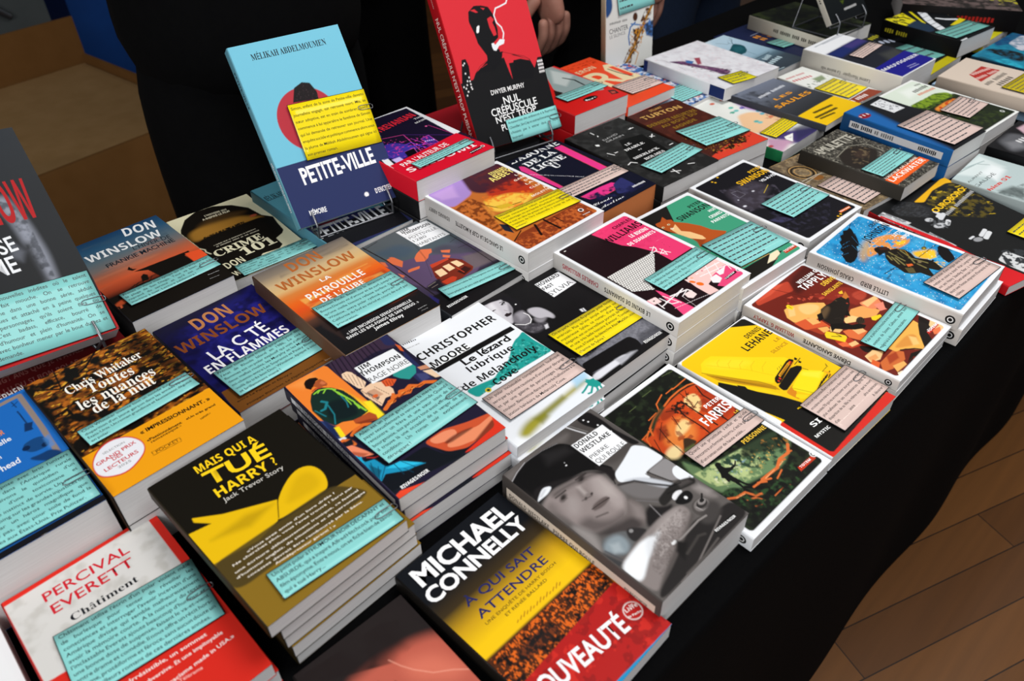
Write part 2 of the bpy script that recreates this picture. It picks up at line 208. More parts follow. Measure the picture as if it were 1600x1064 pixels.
BOOKS['farris'] = dict(hd=['farris','flat',[0.1712,0.4733,0.7392,0.0166,0.1188,0.1768],1,'#10130e','#e9ebee','white-bordered paperback with orange sunset forest and a silhouette of a man','',['#eceef2',5,4],None,None,707],
 ops=[['n','#222c1b',6,0.6,0.15,1,1,0],['p','#ce4a1b',10,1,[283,520,530,384,772,343,1016,333,1208,392,1153,507,1162,720,1124,841,964,881,727,839,318,838,211,804,202,586,197,455]],['p','#e8853a',50,0.9,[521,490,736,545,665,742,488,826,311,797,297,642]],['p','#a83216',40,0.8,[1149,335,1198,425,1181,778,1124,841,900,856,929,693,1013,535]],['p','#f4d08c',12,1,[921,405,1026,426,1015,496,954,578,821,627,839,566,830,498,859,427]],['p','#f4d08c',20,1,[569,575,677,565,689,653,574,691,455,686,477,634]],['p','#f6dca0',25,1,[224,712,366,708,359,808,252,843,185,778]],['n','#8a2814',5,0.58,0.06,0.7,1,[472,405,1198,425,1157,795,727,839,271,758]],['p','#8e2e14',15,0.8,[566,380,741,392,776,465,629,480,493,463]],['p','#7c2712',20,0.7,[387,473,499,507,421,617,290,600]],['k','#27150d',3,16,[1114,386,1061,500,1061,622]],['k','#27150d',3,8,[924,326,902,468,862,548]],['k','#27150d',3,9,[415,500,366,636,338,823]],['k','#27150d',3,16,[755,406,714,562,715,753,702,833]],['k','#27150d',3,17,[845,413,836,641,835,831]],['k','#27150d',3,8,[277,550,203,693,198,791]],['k','#27150d',3,16,[967,690,950,867]],['k','#27150d',3,8,[631,404,739,469,750,558]],['k','#27150d',3,7,[992,351,911,437]],['k','#27150d',3,8,[629,480,554,635]],['k','#27150d',3,8,[862,548,960,524]],['k','#27150d',3,6,[493,463,311,583]],['n','#27150d',2.6,0.6,0.06,1,1,[653,386,1021,379,955,479,694,503]],['n','#27150d',2.6,0.6,0.06,1,1,[976,659,1062,742,945,824,861,742]],['n','#27150d',2.2,0.62,0.06,1,1,[741,392,908,514,765,572,643,493]],['k','#dd6a2c',4,18,[1158,353,1067,319,948,308,807,316,672,346]],['k','#dd6a2c',4,12,[1126,249,981,257,916,256]],['k','#dd6a2c',4,13,[784,232,645,279,588,362]],['k','#dd6a2c',4,18,[617,351,487,381,352,440,311,510]],['k','#dd6a2c',4,11,[555,350,430,364]],['k','#dd6a2c',4,12,[366,453,201,477]],['k','#dd6a2c',4,14,[324,450,228,504,195,579]],['k','#dd6a2c',4,11,[928,247,825,251]],['k','#5c6a3e',4,6,[754,-6,876,27,933,61]],['k','#5c6a3e',4,5,[987,70,1124,94]],['k','#5c6a3e',4,6,[630,123,757,123]],['k','#5c6a3e',4,6,[388,169,486,165]],['k','#5c6a3e',4,5,[1094,196,1164,220]],['p','#2a3a24',15,0.8,[451,384,681,314,675,368,486,418,359,483,359,446]],['p','#3c2a18',8,1,[472,721,510,740,547,829,399,847,345,829]],['p','#6b7a44',20,0.8,[359,808,488,826,501,910,318,907]],['p','#67845a',20,1,[252,843,299,1058,794,1156,1114,1212,1262,1318,1056,1444,841,1513,560,1441,423,1406,224,1372,184,1208,169,1065]],['n','#b9c98a',4.4,0.5,0.15,1,1,[207,1036,745,1145,810,1277,627,1440,442,1392,223,1245]],['n','#dfe2b4',3,0.66,0.12,1,1,[221,1115,675,1148,563,1312,300,1320]],['n','#284030',4.4,0.56,0.14,1,1,[245,871,299,1058,772,1171,1262,1318,1011,1472,720,1464]],['n','#c8a858',2.2,0.7,0.1,1,1,[772,1171,1033,1351,762,1437,548,1364]],['n','#7fa0b8',2.6,0.72,0.1,0.7,1,[286,1112,729,1200,589,1337,313,1268]],['p','#131c14',24,0.85,[745,1145,859,1112,1096,1158,1234,1291,1087,1404,939,1367,810,1277,714,1254,639,1216]],['n','#9a6a30',3,0.66,0.12,1,1,[941,1191,1192,1361,984,1446,864,1329]],['k','#0f140e',8,24,[1221,1167,1100,1309,1056,1444]],['p','#142016',15,1,[186,1336,268,1320,352,1369,364,1445,275,1422,205,1386]],['n','#2f4a2a',2.4,0.5,0.1,1,1,[186,1336,278,1314,384,1432,256,1434]],['p','#090c0a',2,1,[419,1096,455,1090,474,1115,455,1141,458,1177,495,1206,545,1211,589,1185,589,1202,545,1228,484,1236,427,1231,427,1296,442,1392,490,1487,506,1518,458,1487,423,1406,410,1355,393,1425,402,1465,381,1455,381,1413,378,1330,371,1292,349,1303,346,1283,358,1247,339,1228,371,1194,394,1149]],['k','#090c0a',4,24,[403,1419,496,1524,589,1629]],['k','#090c0a',6,20,[506,1518,594,1728]],['k','#dc6f35',4,22,[196,1392,256,1434,355,1451,390,1532,447,1556]],['k','#dc6f35',4,20,[455,1468,566,1479,638,1516]],['k','#dc6f35',4,28,[576,1472,723,1483,781,1488,879,1448,998,1459,1084,1401]],['k','#dc6f35',4,16,[858,1461,912,1480]],['k','#dc6f35',4,14,[998,1459,1040,1464]],['k','#dc6f35',4,16,[520,1467,582,1510]],['k','#dc6f35',4,16,[301,1508,371,1544,402,1606]],['k','#dc6f35',4,14,[786,1527,677,1554]],['k','#dc6f35',4,12,[295,1594,351,1618]],['k','#dc6f35',4,10,[504,1642,635,1642,694,1666]],['k','#f0a068',3,10,[606,1485,740,1483]],['k','#f0a068',3,9,[815,1488,878,1480]],['k','#f0a068',3,8,[252,1437,341,1460]],['n','#2c4a28',4,0.58,0.12,1,1,[275,1422,558,1567,937,1538,820,1691,167,1738,177,1571]],['n','#0a0d0a',5,0.5,0.2,1,1,[558,1567,1141,1666,1066,1729,131,1761,140,1596]],['p','#f4f5f7',2,1,[1195,792,1219,795,1183,918,1157,912]],['p','#c8391c',1,1,[908,1607,1116,1616,1116,1659,890,1650]],['e','#fff',3,32,32,0,[1138,1618]],['e','#222',3,24,24,0,[1138,1618]],['e','#fff',3,12,12,0,[1138,1618]]],
 tx=[['PETER',[937,641],201,47,4.3,'#fff','b'],['FARRIS',[761,786],378,108,0.4,'#fff','b'],['LE',[1074,861],53,23,3.4,'#f2c43c','b'],['PERSONNE',[810,1140],312,46,4.2,'#f2c43c','b'],['TOTEM',[923,1632],147,22,3.7,'#fff','b']], stx=[])
BOOKS['lehane'] = dict(hd=['lehane','flat',[0.2618,0.5503,0.7222,0.0179,0.1122,0.1692],1,'#f0c40c','#e9ebee','yellow school-bus paperback with white border and red edged black wrapper','',None,None,18,808],
 ops=[['p','#14120e',2,1,[752,-4,851,10,1096,184,1185,-1,1073,-47]],['p','#f6d516',4,1,[161,161,249,146,333,155,589,413,856,665,864,723,521,771,449,812,362,683,67,247]],['p','#f8e030',50,0.6,[236,180,425,294,588,472,467,498,278,371,167,216]],['k','#d8b008',3,4,[190,213,428,524,543,743]],['k','#dab40c',4,4,[352,243,292,258,259,303]],['k','#dab40c',4,4,[431,327,361,343,324,389]],['k','#dab40c',4,4,[509,411,430,428,388,474]],['k','#dab40c',4,4,[587,494,499,513,452,559]],['k','#dab40c',4,4,[665,578,568,598,515,643]],['k','#4a3406',2,6,[64,249,153,389,274,576,358,686,414,815]],['p','#c8920e',4,1,[65,271,192,462,352,690,423,836,414,909,333,786,215,617,95,432]],['k','#5a3e08',2,3,[77,299,224,553,421,850]],['k','#5a3e08',2,3,[93,338,256,616,410,858]],['k','#5a3e08',2,3,[109,378,287,679,398,866]],['k','#5a3e08',2,3,[125,417,318,741,386,874]],['p','#f4d014',3,1,[86,424,181,584,318,796,371,951,344,942,238,768,142,584,59,458]],['p','#131210',3,1,[73,436,158,587,235,770,344,955,410,1124,413,1161,306,1150,401,1521,184,1526,15,811,22,471]],['p','#131210',3,1,[168,579,210,648,199,684,159,628]],['p','#151209',3,1,[521,771,585,757,812,708,866,708,886,744,853,772,504,851,466,835,480,801]],['p','#f0a41c',2,1,[576,774,809,731,838,740,800,760,568,803]],['p','#3a2a0a',2,0.6,[585,782,777,744,799,747,773,760,583,800]],['e','#e03a20',2,10,14,0,[835,742]],['e','#e03a20',2,10,12,0,[806,753]],['e','#e03a20',2,10,14,0,[550,810]],['e','#e03a20',2,10,12,0,[511,822]],['k','#f0a41c',2,9,[869,762,496,856,452,851]],['p','#12100b',3,1,[755,793,835,818,860,855,822,881,457,949,428,927,435,882,449,860]],['p','#12100b',2,1,[928,732,929,766,898,771,890,748]],['p','#12100b',2,1,[916,788,917,819,890,825,884,801]],['k','#12100b',3,8,[830,794,955,778]],['p','#d8861a',5,1,[419,960,574,941,555,994,476,1037,432,1111,422,1038]],['p','#f4de18',3,1,[519,961,781,893,823,894,947,1028,931,1058,614,1143,565,1120,505,999]],['p','#f8ea40',20,0.7,[790,901,930,1032,833,1063,743,930]],['p','#f2d414',3,1,[476,1037,550,1129,499,1150,455,1109,435,1056]],['k','#8a6a0a',2,5,[518,964,610,1145]],['k','#1a140a',1,10,[684,1139,812,1104]],['k','#1a140a',1,10,[732,1132,858,1099]],['k','#1a140a',1,10,[780,1124,903,1093]],['k','#1a140a',1,10,[828,1116,949,1087]],['k','#1a140a',1,10,[876,1109,995,1081]],['p','#e8a818',3,1,[947,1028,978,1077,955,1129,910,1136,948,1074]],['k','#1a140a',1,5,[934,1036,1030,1026,1062,993,1038,1034]],['k','#1a140a',2,10,[958,1108,897,1124]],['k','#1a140a',3,6,[838,871,858,927]],['k','#12100b',1,4,[662,707,643,726]],['k','#12100b',1,4,[694,707,677,725]],['k','#12100b',1,4,[727,704,710,721]],['p','#d5281e',1,1,[-18,1161,-50,1691,1217,1735,1508,1657,1524,1581,98,1648,67,1154]],['p','#121110',2,1,[62,1157,321,1161,1237,1403,1336,1629,1109,1600,74,1662,50,1632]],['p','#eceef2',1,1,[-79,-62,1160,-13,1245,1675,1166,1670,1084,34,1059,11,50,12,6,46,61,1148,-4,1166,-111,-36]]],
 tx=[['DENNIS',[833,248],238,57,0.8,'#161310','b'],['LEHANE',[663,366],440,90,0.4,'#161310','b'],['LE',[999,475],84,36,-0.8,'#a8641a','r'],['SILENCE',[822,560],246,41,2.4,'#a8641a','r'],['SI',[208,1384],126,54,5.3,'#fff','b'],['MYSTIC',[113,1476],207,32,3.6,'#fff','b']], stx=[])
BOOKS['tapply'] = dict(hd=['tapply','flat',[0.3488,0.6365,0.7591,0.027,0.1174,0.1706],2,'#6e1f14','#d8d2cc','white-bordered paperback with orange rocks and black fish hook creature, right of the yellow bus book','copy of the orange rocks paperback, {o} under it',['#eceef2',5,4],None,None,909],
 ops=[['p','#b8402a',6,1,[144,48,487,29,723,101,614,242,394,182,95,117]],['p','#d4553a',10,0.8,[132,75,537,38,640,92,360,107]],['p','#3c100c',40,0.8,[762,97,1161,62,1114,282,799,306,572,322,602,229]],['k','#4a140e',4,7,[461,45,604,416,755,589]],['p','#8f2a1c',20,0.9,[628,420,873,526,1062,573,1142,821,835,869,828,784,729,603]],['p','#c04a34',15,0.7,[986,703,1136,753,1115,834,960,859,928,786]],['k','#a83a28',3,8,[945,742,1082,780,1050,849]],['n','#c04a34',4,0.62,0.05,1,1,[429,217,739,451,971,729,770,725,302,367]],['p','#efb45e',4,1,[226,348,327,353,520,463,636,581,585,654,421,681,339,673,177,621,110,534,129,441]],['p','#f5cd85',15,0.8,[404,400,561,532,520,608,330,588,310,491]],['p','#f3cf8a',10,0.7,[279,363,337,402,228,484,158,452]],['p','#f0a55a',4,1,[726,837,863,890,912,987,931,1064,795,1079,655,994,563,938,564,882]],['p','#f5cb86',4,1,[520,857,637,900,668,988,561,974,469,918]],['p','#e8865a',5,1,[886,843,1133,914,1060,1019,909,1023,866,941]],['p','#f0c080',6,1,[909,867,1122,902,1110,951,891,946]],['p','#ef8a74',6,1,[976,973,1134,1036,1044,1121,918,1071]],['p','#3a120c',5,1,[1140,981,1141,1102,992,1146,1004,1081]],['p','#d85a30',4,1,[98,541,283,597,337,709,310,829,195,822,84,674]],['p','#f0b468',5,1,[248,581,328,643,302,729,210,691]],['p','#a83a20',4,1,[107,696,299,800,204,903,127,825]],['p','#efb060',4,1,[197,751,287,807,263,855,172,835]],['p','#f3c47e',4,1,[310,829,352,945,282,947,239,867]],['p','#e0703c',4,1,[328,957,511,1033,505,1137,320,1163,279,1051]],['p','#f0b878',4,1,[418,1013,521,1062,494,1126,392,1094]],['p','#b8381e',4,1,[134,975,279,1051,251,1198,141,1155,99,1044]],['p','#e86a3c',4,1,[111,1021,199,1058,164,1127,99,1077]],['p','#efc080',4,1,[277,1119,258,1170,164,1143,182,1093]],['p','#1a0d0a',5,1,[230,1176,304,1286,313,1363,182,1298,183,1232]],['p','#f2c488',4,1,[116,1298,259,1308,312,1395,178,1428,71,1385]],['p','#e8a060',6,1,[115,1331,224,1358,190,1406,92,1390]],['p','#d06a34',4,1,[134,1449,399,1450,451,1537,348,1599,131,1576,25,1533]],['p','#a8401f',12,1,[265,1449,397,1482,328,1546,175,1524]],['p','#efb060',5,1,[175,1555,315,1599,291,1641,119,1628]],['p','#e0602c',4,1,[125,1374,134,1449,37,1480,49,1396]],['p','#efb252',4,1,[390,1406,796,1395,1002,1384,990,1446,821,1529,690,1642,608,1655,508,1526,397,1482]],['p','#d88a3a',15,0.8,[422,1439,733,1440,799,1507,676,1593,531,1516]],['p','#f5cf80',15,0.8,[720,1462,750,1528,676,1593,609,1560]],['k','#1a0d0a',3,16,[453,1504,573,1592,624,1671]],['p','#17100c',4,1,[1119,1389,1117,1463,1091,1548,901,1574,784,1703,532,1719,446,1633,291,1641,476,1596,643,1663,821,1529,959,1452]],['p','#f0c890',4,1,[1151,1498,1155,1577,1149,1644,1000,1674,950,1624,1037,1531]],['p','#e8784a',4,1,[984,1586,1090,1621,1000,1674,925,1635]],['p','#f0d0a0',4,1,[378,1663,635,1689,691,1712,553,1740,365,1715,306,1688]],['p','#1a0f0b',4,1,[269,1651,446,1633,257,1703,149,1721]],['p','#efe0c0',3,1,[108,1633,172,1649,118,1689,76,1663]],['p','#1d1712',4,1,[508,615,605,616,684,637,802,637,880,668,900,729,797,792,696,826,613,895,591,846,453,901,366,868,345,810,354,726,415,667]],['p','#6a5238',25,0.8,[501,628,617,628,589,679,455,715,372,725,410,669]],['p','#120d0a',3,1,[393,634,464,648,384,719,302,711]],['p','#120d0a',3,1,[688,818,613,895,586,848]],['e','#b03a28',2,10,10,0,[798,761]],['e','#4a3a28',2,12,12,0,[758,653]],['p','#c8762c',4,1,[863,668,985,640,919,716,858,715]],['p','#f2c22c',3,1,[915,598,975,609,930,646,896,623]],['k','#2e2620',3,7,[463,799,509,827,495,869]],['p','#120d0a',3,1,[345,810,470,900,490,976,559,1009,591,1078,531,1091,441,1035,356,942,308,882,244,890,280,854]],['p','#3a2c20',5,1,[586,961,676,958,685,1005,610,1060,547,1015]],['k','#120d0a',3,6,[542,992,640,959]],['k','#120d0a',3,6,[563,1005,655,976]],['k','#120d0a',3,6,[584,1019,671,992]],['k','#120d0a',3,6,[604,1032,687,1008]],['p','#f2d022',2,1,[211,839,237,894,285,1014,266,1037,183,1059,115,891,154,853]],['k','#1a140a',3,9,[176,918,238,991]],['k','#1a140a',3,9,[242,934,238,991]],['p','#f2d022',2,1,[306,324,340,327,347,393,289,412,272,356]],['k','#3a2a0a',3,6,[316,350,311,384]],['p','#f2d022',3,1,[753,1048,862,1098,840,1125,727,1112,712,1082]],['p','#c8291c',1,1,[909,1564,1131,1571,1106,1601,892,1594]],['e','#fff',3,28,28,0,[1154,1590]],['e','#222',3,20,20,0,[1154,1590]]],
 tx=[['WILLIAM G.',[759,225],381,51,2.7,'#fff','b'],['TAPPLY',[686,324],442,92,5.1,'#fff','b'],['DÉRIVE',[917,433],229,55,4,'#f2c43c','b'],['SANGLANTE',[756,531],348,49,3.7,'#f2c43c','b'],['TOTEM',[937,1572],207,22,4.9,'#fff','b'],['TOTEM',[919,1585],178,22,2.1,'#fff','b']], stx=[['WILLIAM G. TAPPLY',0.08,0.36,'#9a3028','b',1],['DÉRIVE SANGLANTE',0.42,0.72,'#2a2622','b',1]])
BOOKS['john'] = dict(hd=['john','flat',[0.4378,0.7147,0.7831,0.043,0.1187,0.1688],2,'#2a9bd6','#d8d2cc','blue paperback with black feathers and hatted rider, right end of the front row','copy of the blue feather paperback, {o} under it',['#eceef2',5,4],None,None,1010],
 ops=[['n','#1c7ab4',8,0.5,0.25,1,1,0],['n','#52b8e4',12,0.62,0.2,0.6,1,0],['p','#e8943a',12,0.95,[468,454,780,393,1012,508,1085,677,977,739,734,696,619,616,450,561,342,529]],['p','#c9a060',50,0.8,[321,423,644,337,739,395,407,515,202,546]],['n','#2a9bd6',3.4,0.6,0.05,1,1,[649,386,1115,664,948,751,390,540]],['p','#f2c42c',8,1,[857,610,988,685,904,705,815,661]],['p','#f2be2c',30,1,[856,871,1029,992,915,1061,747,1027,721,895,785,836]],['p','#f0c830',10,1,[872,952,980,1003,872,1078,766,1034]],['n','#f2be2c',2,0.55,0.1,1,1,[765,1066,842,1191,720,1223,675,1133]],['n','#eef6fa',1.2,0.79,0.05,1,1,0],['p','#0d0c0f',3,1,[803,88,787,127,718,190,662,243,577,309,523,347,478,335,406,386,292,434,187,455,114,443,105,392,157,339,198,291,248,294,297,226,362,218,431,152,489,148,564,93,617,105,687,66,736,95]],['k','#0d0c0f',3,6,[799,93,914,52,1011,26]],['k','#0d0c0f',3,9,[610,234,525,376]],['k','#0d0c0f',3,9,[488,301,502,404]],['k','#0d0c0f',3,9,[621,177,540,112]],['k','#0d0c0f',3,9,[506,233,441,154]],['k','#0d0c0f',3,9,[366,301,274,245]],['k','#0d0c0f',3,9,[723,196,577,309]],['k','#0d0c0f',3,9,[213,392,173,328]],['k','#0d0c0f',3,9,[300,400,416,398]],['k','#2a8fc8',2,3,[641,198,523,347]],['k','#2a8fc8',2,3,[529,222,389,204]],['k','#2a8fc8',2,3,[444,263,326,236]],['k','#2a8fc8',2,3,[466,286,403,384]],['k','#2a8fc8',2,3,[290,331,209,303]],['p','#0d0c0f',3,1,[1080,1003,1152,1007,1178,1052,1122,1113,1038,1193,967,1242,849,1219,877,1146,954,1061]],['k','#0d0c0f',3,8,[1047,1032,973,1038]],['k','#0d0c0f',3,8,[970,1078,904,1070]],['k','#0d0c0f',3,8,[1141,1090,1114,1148]],['k','#0d0c0f',3,8,[909,1118,883,1089]],['k','#1a1810',3,8,[1154,974,997,957,739,935]],['e','#5c5420',4,40,26,0,[957,901]],['e','#caa82c',4,16,11,0,[952,905]],['k','#3a3414',3,5,[1155,841,993,888]],['p','#17100c',3,1,[569,497,634,510,699,580,680,638,607,654,547,615,468,606,504,569,531,521]],['p','#3a1c10',6,1,[617,518,690,584,658,623,587,564]],['p','#120d0a',3,1,[547,615,455,600,537,579]],['p','#1a150f',3,1,[558,627,674,641,740,677,782,757,757,840,699,912,761,1021,757,1108,691,1211,624,1199,592,1105,540,1157,485,1216,454,1176,449,1071,368,1012,334,949,375,853,403,753,476,674]],['k','#7d7444',4,20,[613,652,579,764,563,851]],['k','#7d7444',4,20,[537,718,461,831]],['k','#7d7444',4,20,[727,732,679,849,596,947]],['k','#7d7444',4,20,[550,753,481,886]],['k','#7d7444',4,20,[651,861,680,975,691,1049]],['k','#7d7444',4,20,[532,671,482,742]],['k','#7d7444',4,20,[598,978,584,1077]],['k','#4c4628',4,12,[568,688,621,745]],['k','#4c4628',4,12,[677,721,622,809]],['k','#4c4628',4,12,[519,885,480,965]],['k','#d8a02c',3,5,[734,696,760,766,701,832]],['p','#e2662c',3,1,[503,892,561,931,541,958,475,928]],['e','#7a6a4c',4,26,20,0,[652,979]],['p','#17100c',3,1,[727,1034,798,1069,780,1091,699,1069]],['k','#1b130e',3,11,[168,799,354,830,460,911]],['k','#1b130e',3,8,[296,808,411,931,420,1021]],['p','#5a5030',4,1,[428,909,490,976,417,1038,365,982]],['p','#1c2c38',8,0.6,[96,850,217,843,202,866,99,872]]],
 tx=[['CRAIG',[985,282],192,53,2,'#14161a','b'],['JOHNSON',[649,391],517,93,3.2,'#14161a','b'],['LITTLE',[972,561],213,45,5.4,'#fff','b'],['BIRD',[997,657],138,44,4.8,'#fff','b'],['une enquête de Walt Longmire',[532,457],583,20,2.2,'#ffd9a8','r']], stx=[['CRAIG JOHNSON',0.08,0.33,'#45403c','b',1],['LITTLE BIRD',0.38,0.56,'#2a2622','b',1]])
BOOKS['rage'] = dict(hd=['rage','flat',[-0.1046,0.4771,0.7287,0.0642,0.1098,0.1712],4,'#1e1a30','#23203a','comic style paperback with a man in green jacket, topmost of its stack','copy of the green jacket comic paperback, {o} in that stack',None,None,None,1111],
 ops=[['p','#2b2e52',6,1,[-15,-7,27,16,-48,776,-9,883,-70,868,-81,570,-69,152]],['p','#3a2a3e',10,1,[467,-47,1100,-3,1088,253,865,151,583,205,562,357,414,283]],['k','#1a1222',5,10,[494,-21,441,235]],['k','#1a1222',5,10,[537,-19,487,231]],['k','#1a1222',5,10,[580,-18,533,227]],['k','#1a1222',5,10,[624,-16,580,223]],['k','#1a1222',5,10,[668,-15,627,218]],['k','#1a1222',5,10,[712,-13,674,214]],['k','#1a1222',5,10,[756,-12,722,210]],['k','#1a1222',5,10,[800,-10,770,205]],['k','#1a1222',5,10,[845,-9,818,201]],['k','#1a1222',5,10,[890,-7,867,196]],['k','#1a1222',5,10,[935,-6,916,192]],['p','#262a54',6,1,[1016,-6,1087,16,1048,647,1026,865,913,824,918,626,1104,231,987,156]],['p','#2c938c',4,1,[823,502,1009,504,1017,582,968,657,873,686,820,619,791,547]],['p','#3e4270',8,1,[954,661,1034,720,1020,792,939,789]],['p','#d8602c',4,1,[1066,194,1048,307,1065,342,1088,253]],['p','#c88a6a',4,1,[1019,602,1104,630,1097,693,1021,655]],['p','#e8c8a8',4,1,[1025,677,1134,728,1120,853,1056,826]],['p','#ee8230',3,1,[15,5,401,-21,429,30,447,890,381,903,318,858,166,863,47,880,19,839,-1,466]],['p','#f5d81e',40,1,[337,343,357,460,409,669,447,890,381,903,334,752,328,591]],['p','#f5dc20',3,1,[43,717,94,750,75,878,30,872]],['p','#f8a050',50,0.6,[39,28,273,14,269,146,122,139]],['p','#f5e02a',10,1,[411,639,464,673,450,892,387,894]],['p','#f0cfae',3,1,[468,206,521,209,546,246,569,448,510,507,474,473,446,264]],['k','#54302c',2,4,[484,221,460,368]],['k','#54302c',2,4,[508,251,476,403]],['k','#54302c',2,4,[532,280,492,437]],['k','#54302c',2,4,[556,310,508,472]],['k','#54302c',2,4,[579,339,523,507]],['p','#ecc6a4',3,1,[472,504,590,490,676,539,694,682,664,751,578,733,494,796,462,592]],['p','#3a2a30',3,0.8,[488,568,529,565,549,690,515,712]],['p','#c89a7c',4,1,[503,560,575,569,593,684,537,679]],['k','#54302c',2,5,[476,514,513,783]],['k','#54302c',2,4,[589,549,628,717]],['e','#d8602c',4,26,20,0,[527,653]],['p','#d9562a',4,1,[670,533,736,539,789,606,715,652,660,617]],['k','#6a2414',2,5,[682,544,665,615]],['k','#6a2414',2,5,[705,557,688,623]],['k','#6a2414',2,5,[729,569,710,631]],['k','#6a2414',2,5,[752,581,732,639]],['p','#20162a',6,1,[494,796,652,740,713,765,856,736,939,789,485,864]],['k','#dd6c2a',4,40,[498,846,561,812,610,812,631,768,692,794,720,756,765,776,822,754,882,811,947,806,1023,869]],['k','#dd6c2a',4,30,[574,793,636,789,652,740]],['k','#dd6c2a',4,30,[711,796,772,821,820,785]],['k','#5a2210',3,9,[591,825,661,796]],['k','#5a2210',3,9,[678,813,743,793]],['k','#5a2210',3,9,[779,812,833,781]],['k','#5a2210',3,9,[629,798,671,822]],['k','#5a2210',3,9,[863,809,920,814]],['k','#f4a04c',3,8,[560,827,595,819]],['k','#f4a04c',3,8,[712,780,740,784]],['k','#f4a04c',3,8,[812,794,837,802]],['p','#152c26',3,1,[132,247,193,223,242,237,308,299,360,397,379,529,380,656,379,764,297,778,232,777,146,726,77,720,33,618,29,433,77,323]],['p','#0e1a1e',25,0.85,[153,426,308,477,326,652,298,749,158,707,79,632]],['k','#8fcf3e',3,15,[150,264,205,251,277,287,318,342]],['k','#8fcf3e',3,13,[301,309,310,415,337,505]],['k','#8fcf3e',3,15,[313,380,332,484,352,583,342,683]],['k','#8fcf3e',3,12,[208,260,180,276]],['k','#8fcf3e',3,12,[249,286,216,310]],['k','#8fcf3e',3,10,[323,498,316,596]],['k','#8fcf3e',3,17,[348,604,366,746]],['k','#1f7c88',5,24,[148,389,176,432,122,490,87,487]],['k','#1f7c88',5,11,[164,467,143,602,89,701]],['k','#1f7c88',5,10,[309,446,303,543,279,608]],['k','#1f7c88',5,10,[46,449,79,572]],['p','#1a100d',4,1,[154,87,185,60,228,57,277,86,282,125,245,130,225,171,182,180,160,201,134,151]],['p','#a8512a',4,1,[249,133,291,126,306,174,310,219,301,243,263,233,230,241,204,191,201,165]],['p','#d8784a',8,0.8,[290,159,304,213,271,221,260,177]],['k','#b03024',3,12,[157,222,200,213,227,230]],['k','#2a120c',2,4,[270,213,287,247]],['p','#ae4c26',4,1,[221,767,297,778,375,776,401,847,381,903,259,862,214,819]],['p','#7a2e18',10,0.8,[220,810,324,849,382,889,253,871]],['p','#2d3f6e',6,1,[-47,513,-1,556,55,640,25,830,52,899,-17,896,-46,835,-70,697,-64,571]],['p','#1c2850',12,1,[33,589,77,720,41,860,-3,818]],['p','#dfe3ea',4,1,[-20,859,64,881,68,908,-6,906]],['p','#f2da20',3,1,[56,730,85,751,69,872,37,862]],['k','#dd6c2a',4,34,[120,906,178,874,253,871,304,905]],['k','#dd6c2a',4,30,[-32,918,30,906,74,948,79,1009]],['k','#dd6c2a',4,20,[143,899,211,905]],['k','#5a2210',3,9,[160,900,237,895]],['k','#5a2210',3,9,[12,932,68,971]],['k','#5a2210',3,9,[-15,920,31,930]],['p','#161a22',10,1,[119,934,91,950,73,1017,-4,958,-60,1017,26,1233,122,1376,118,1579,378,1618,692,1699,757,1760,192,1623,-10,1658,-72,1600,-92,1094,-49,944,29,934]],['p','#0f131a',5,1,[115,1154,165,1416,479,1415,538,1581,651,1701,85,1624,-41,1605,-28,1235]],['p','#ee8a66',4,1,[-16,976,56,1002,115,1154,131,1210,51,1170,-16,1085,-43,1005]],['p','#a84a30',10,0.8,[17,1061,104,1171,51,1170,-8,1098]],['k','#b02a24',3,12,[68,1197,111,1238,158,1249]],['p','#c9512e',5,1,[504,1382,705,1372,906,1444,1113,1490,1109,1636,718,1668,583,1596,512,1446]],['p','#e98c66',5,1,[539,1387,692,1389,779,1427,761,1498,660,1502,557,1461]],['p','#e88a62',5,1,[623,1523,779,1500,945,1541,1110,1517,1092,1561,850,1652,687,1611,609,1565]],['p','#5a2a1e',12,0.8,[614,1486,792,1484,934,1530,752,1532,634,1533]],['p','#7a3220',12,0.9,[814,1647,1067,1567,1109,1636,869,1699]],['p','#10141c',5,1,[512,1446,583,1596,718,1668,880,1710,623,1688,549,1591]],['p','#d8341f',5,1,[1128,1473,1162,1716,853,1741,658,1694,836,1668,1046,1636]],['p','#e8482c',3,1,[-20,1673,63,1653,264,1717,667,1729,1122,1737,1141,1784,592,1819,93,1755,-52,1763]],['k','#3a0f0c',3,10,[641,1737,684,1732]],['k','#3a0f0c',3,8,[963,1731,1017,1739]],['k','#1d9fc8',4,30,[-38,1064,5,1132,15,1222,-17,1245,-28,1182]],['p','#22aad4',5,1,[-13,1120,40,1160,15,1222,-30,1211]],['p','#1a8fb8',4,1,[15,1222,102,1251,122,1376,230,1425,381,1567,293,1537,227,1528,77,1439,13,1480,-29,1441,-7,1307]],['p','#0f5c78',8,1,[36,1269,78,1387,2,1445,-8,1384]],['p','#2cbce4',5,1,[111,1392,242,1409,361,1544,223,1484]],['k','#0a3a50',3,6,[58,1263,-8,1435]],['k','#0a3a50',3,6,[79,1336,2,1470]],['k','#0a3a50',3,6,[133,1360,23,1465]],['k','#0a3a50',3,6,[187,1385,183,1538]],['k','#0a3a50',3,6,[242,1409,293,1537]],['k','#0a3a50',3,6,[217,1492,248,1573]],['p','#eff1f4',1,1,[596,217,1014,238,1017,350,1012,542,598,508,597,363]]],
 tx=[['RIVAGES/NOIR',[84,1654],263,36,-0.1,'#fff','b'],['JIM',[611,288],121,60,1.7,'#111','b'],['THOMPSON',[588,371],407,63,3,'#111','b'],['RAGE NOIRE',[599,484],410,67,2.8,'#333','l']], stx=[['',0.06,0.97,'#c9c9cc','#',0],['JIM THOMPSON   RAGE NOIRE',0.1,0.6,'#3a3a40','b',0]])
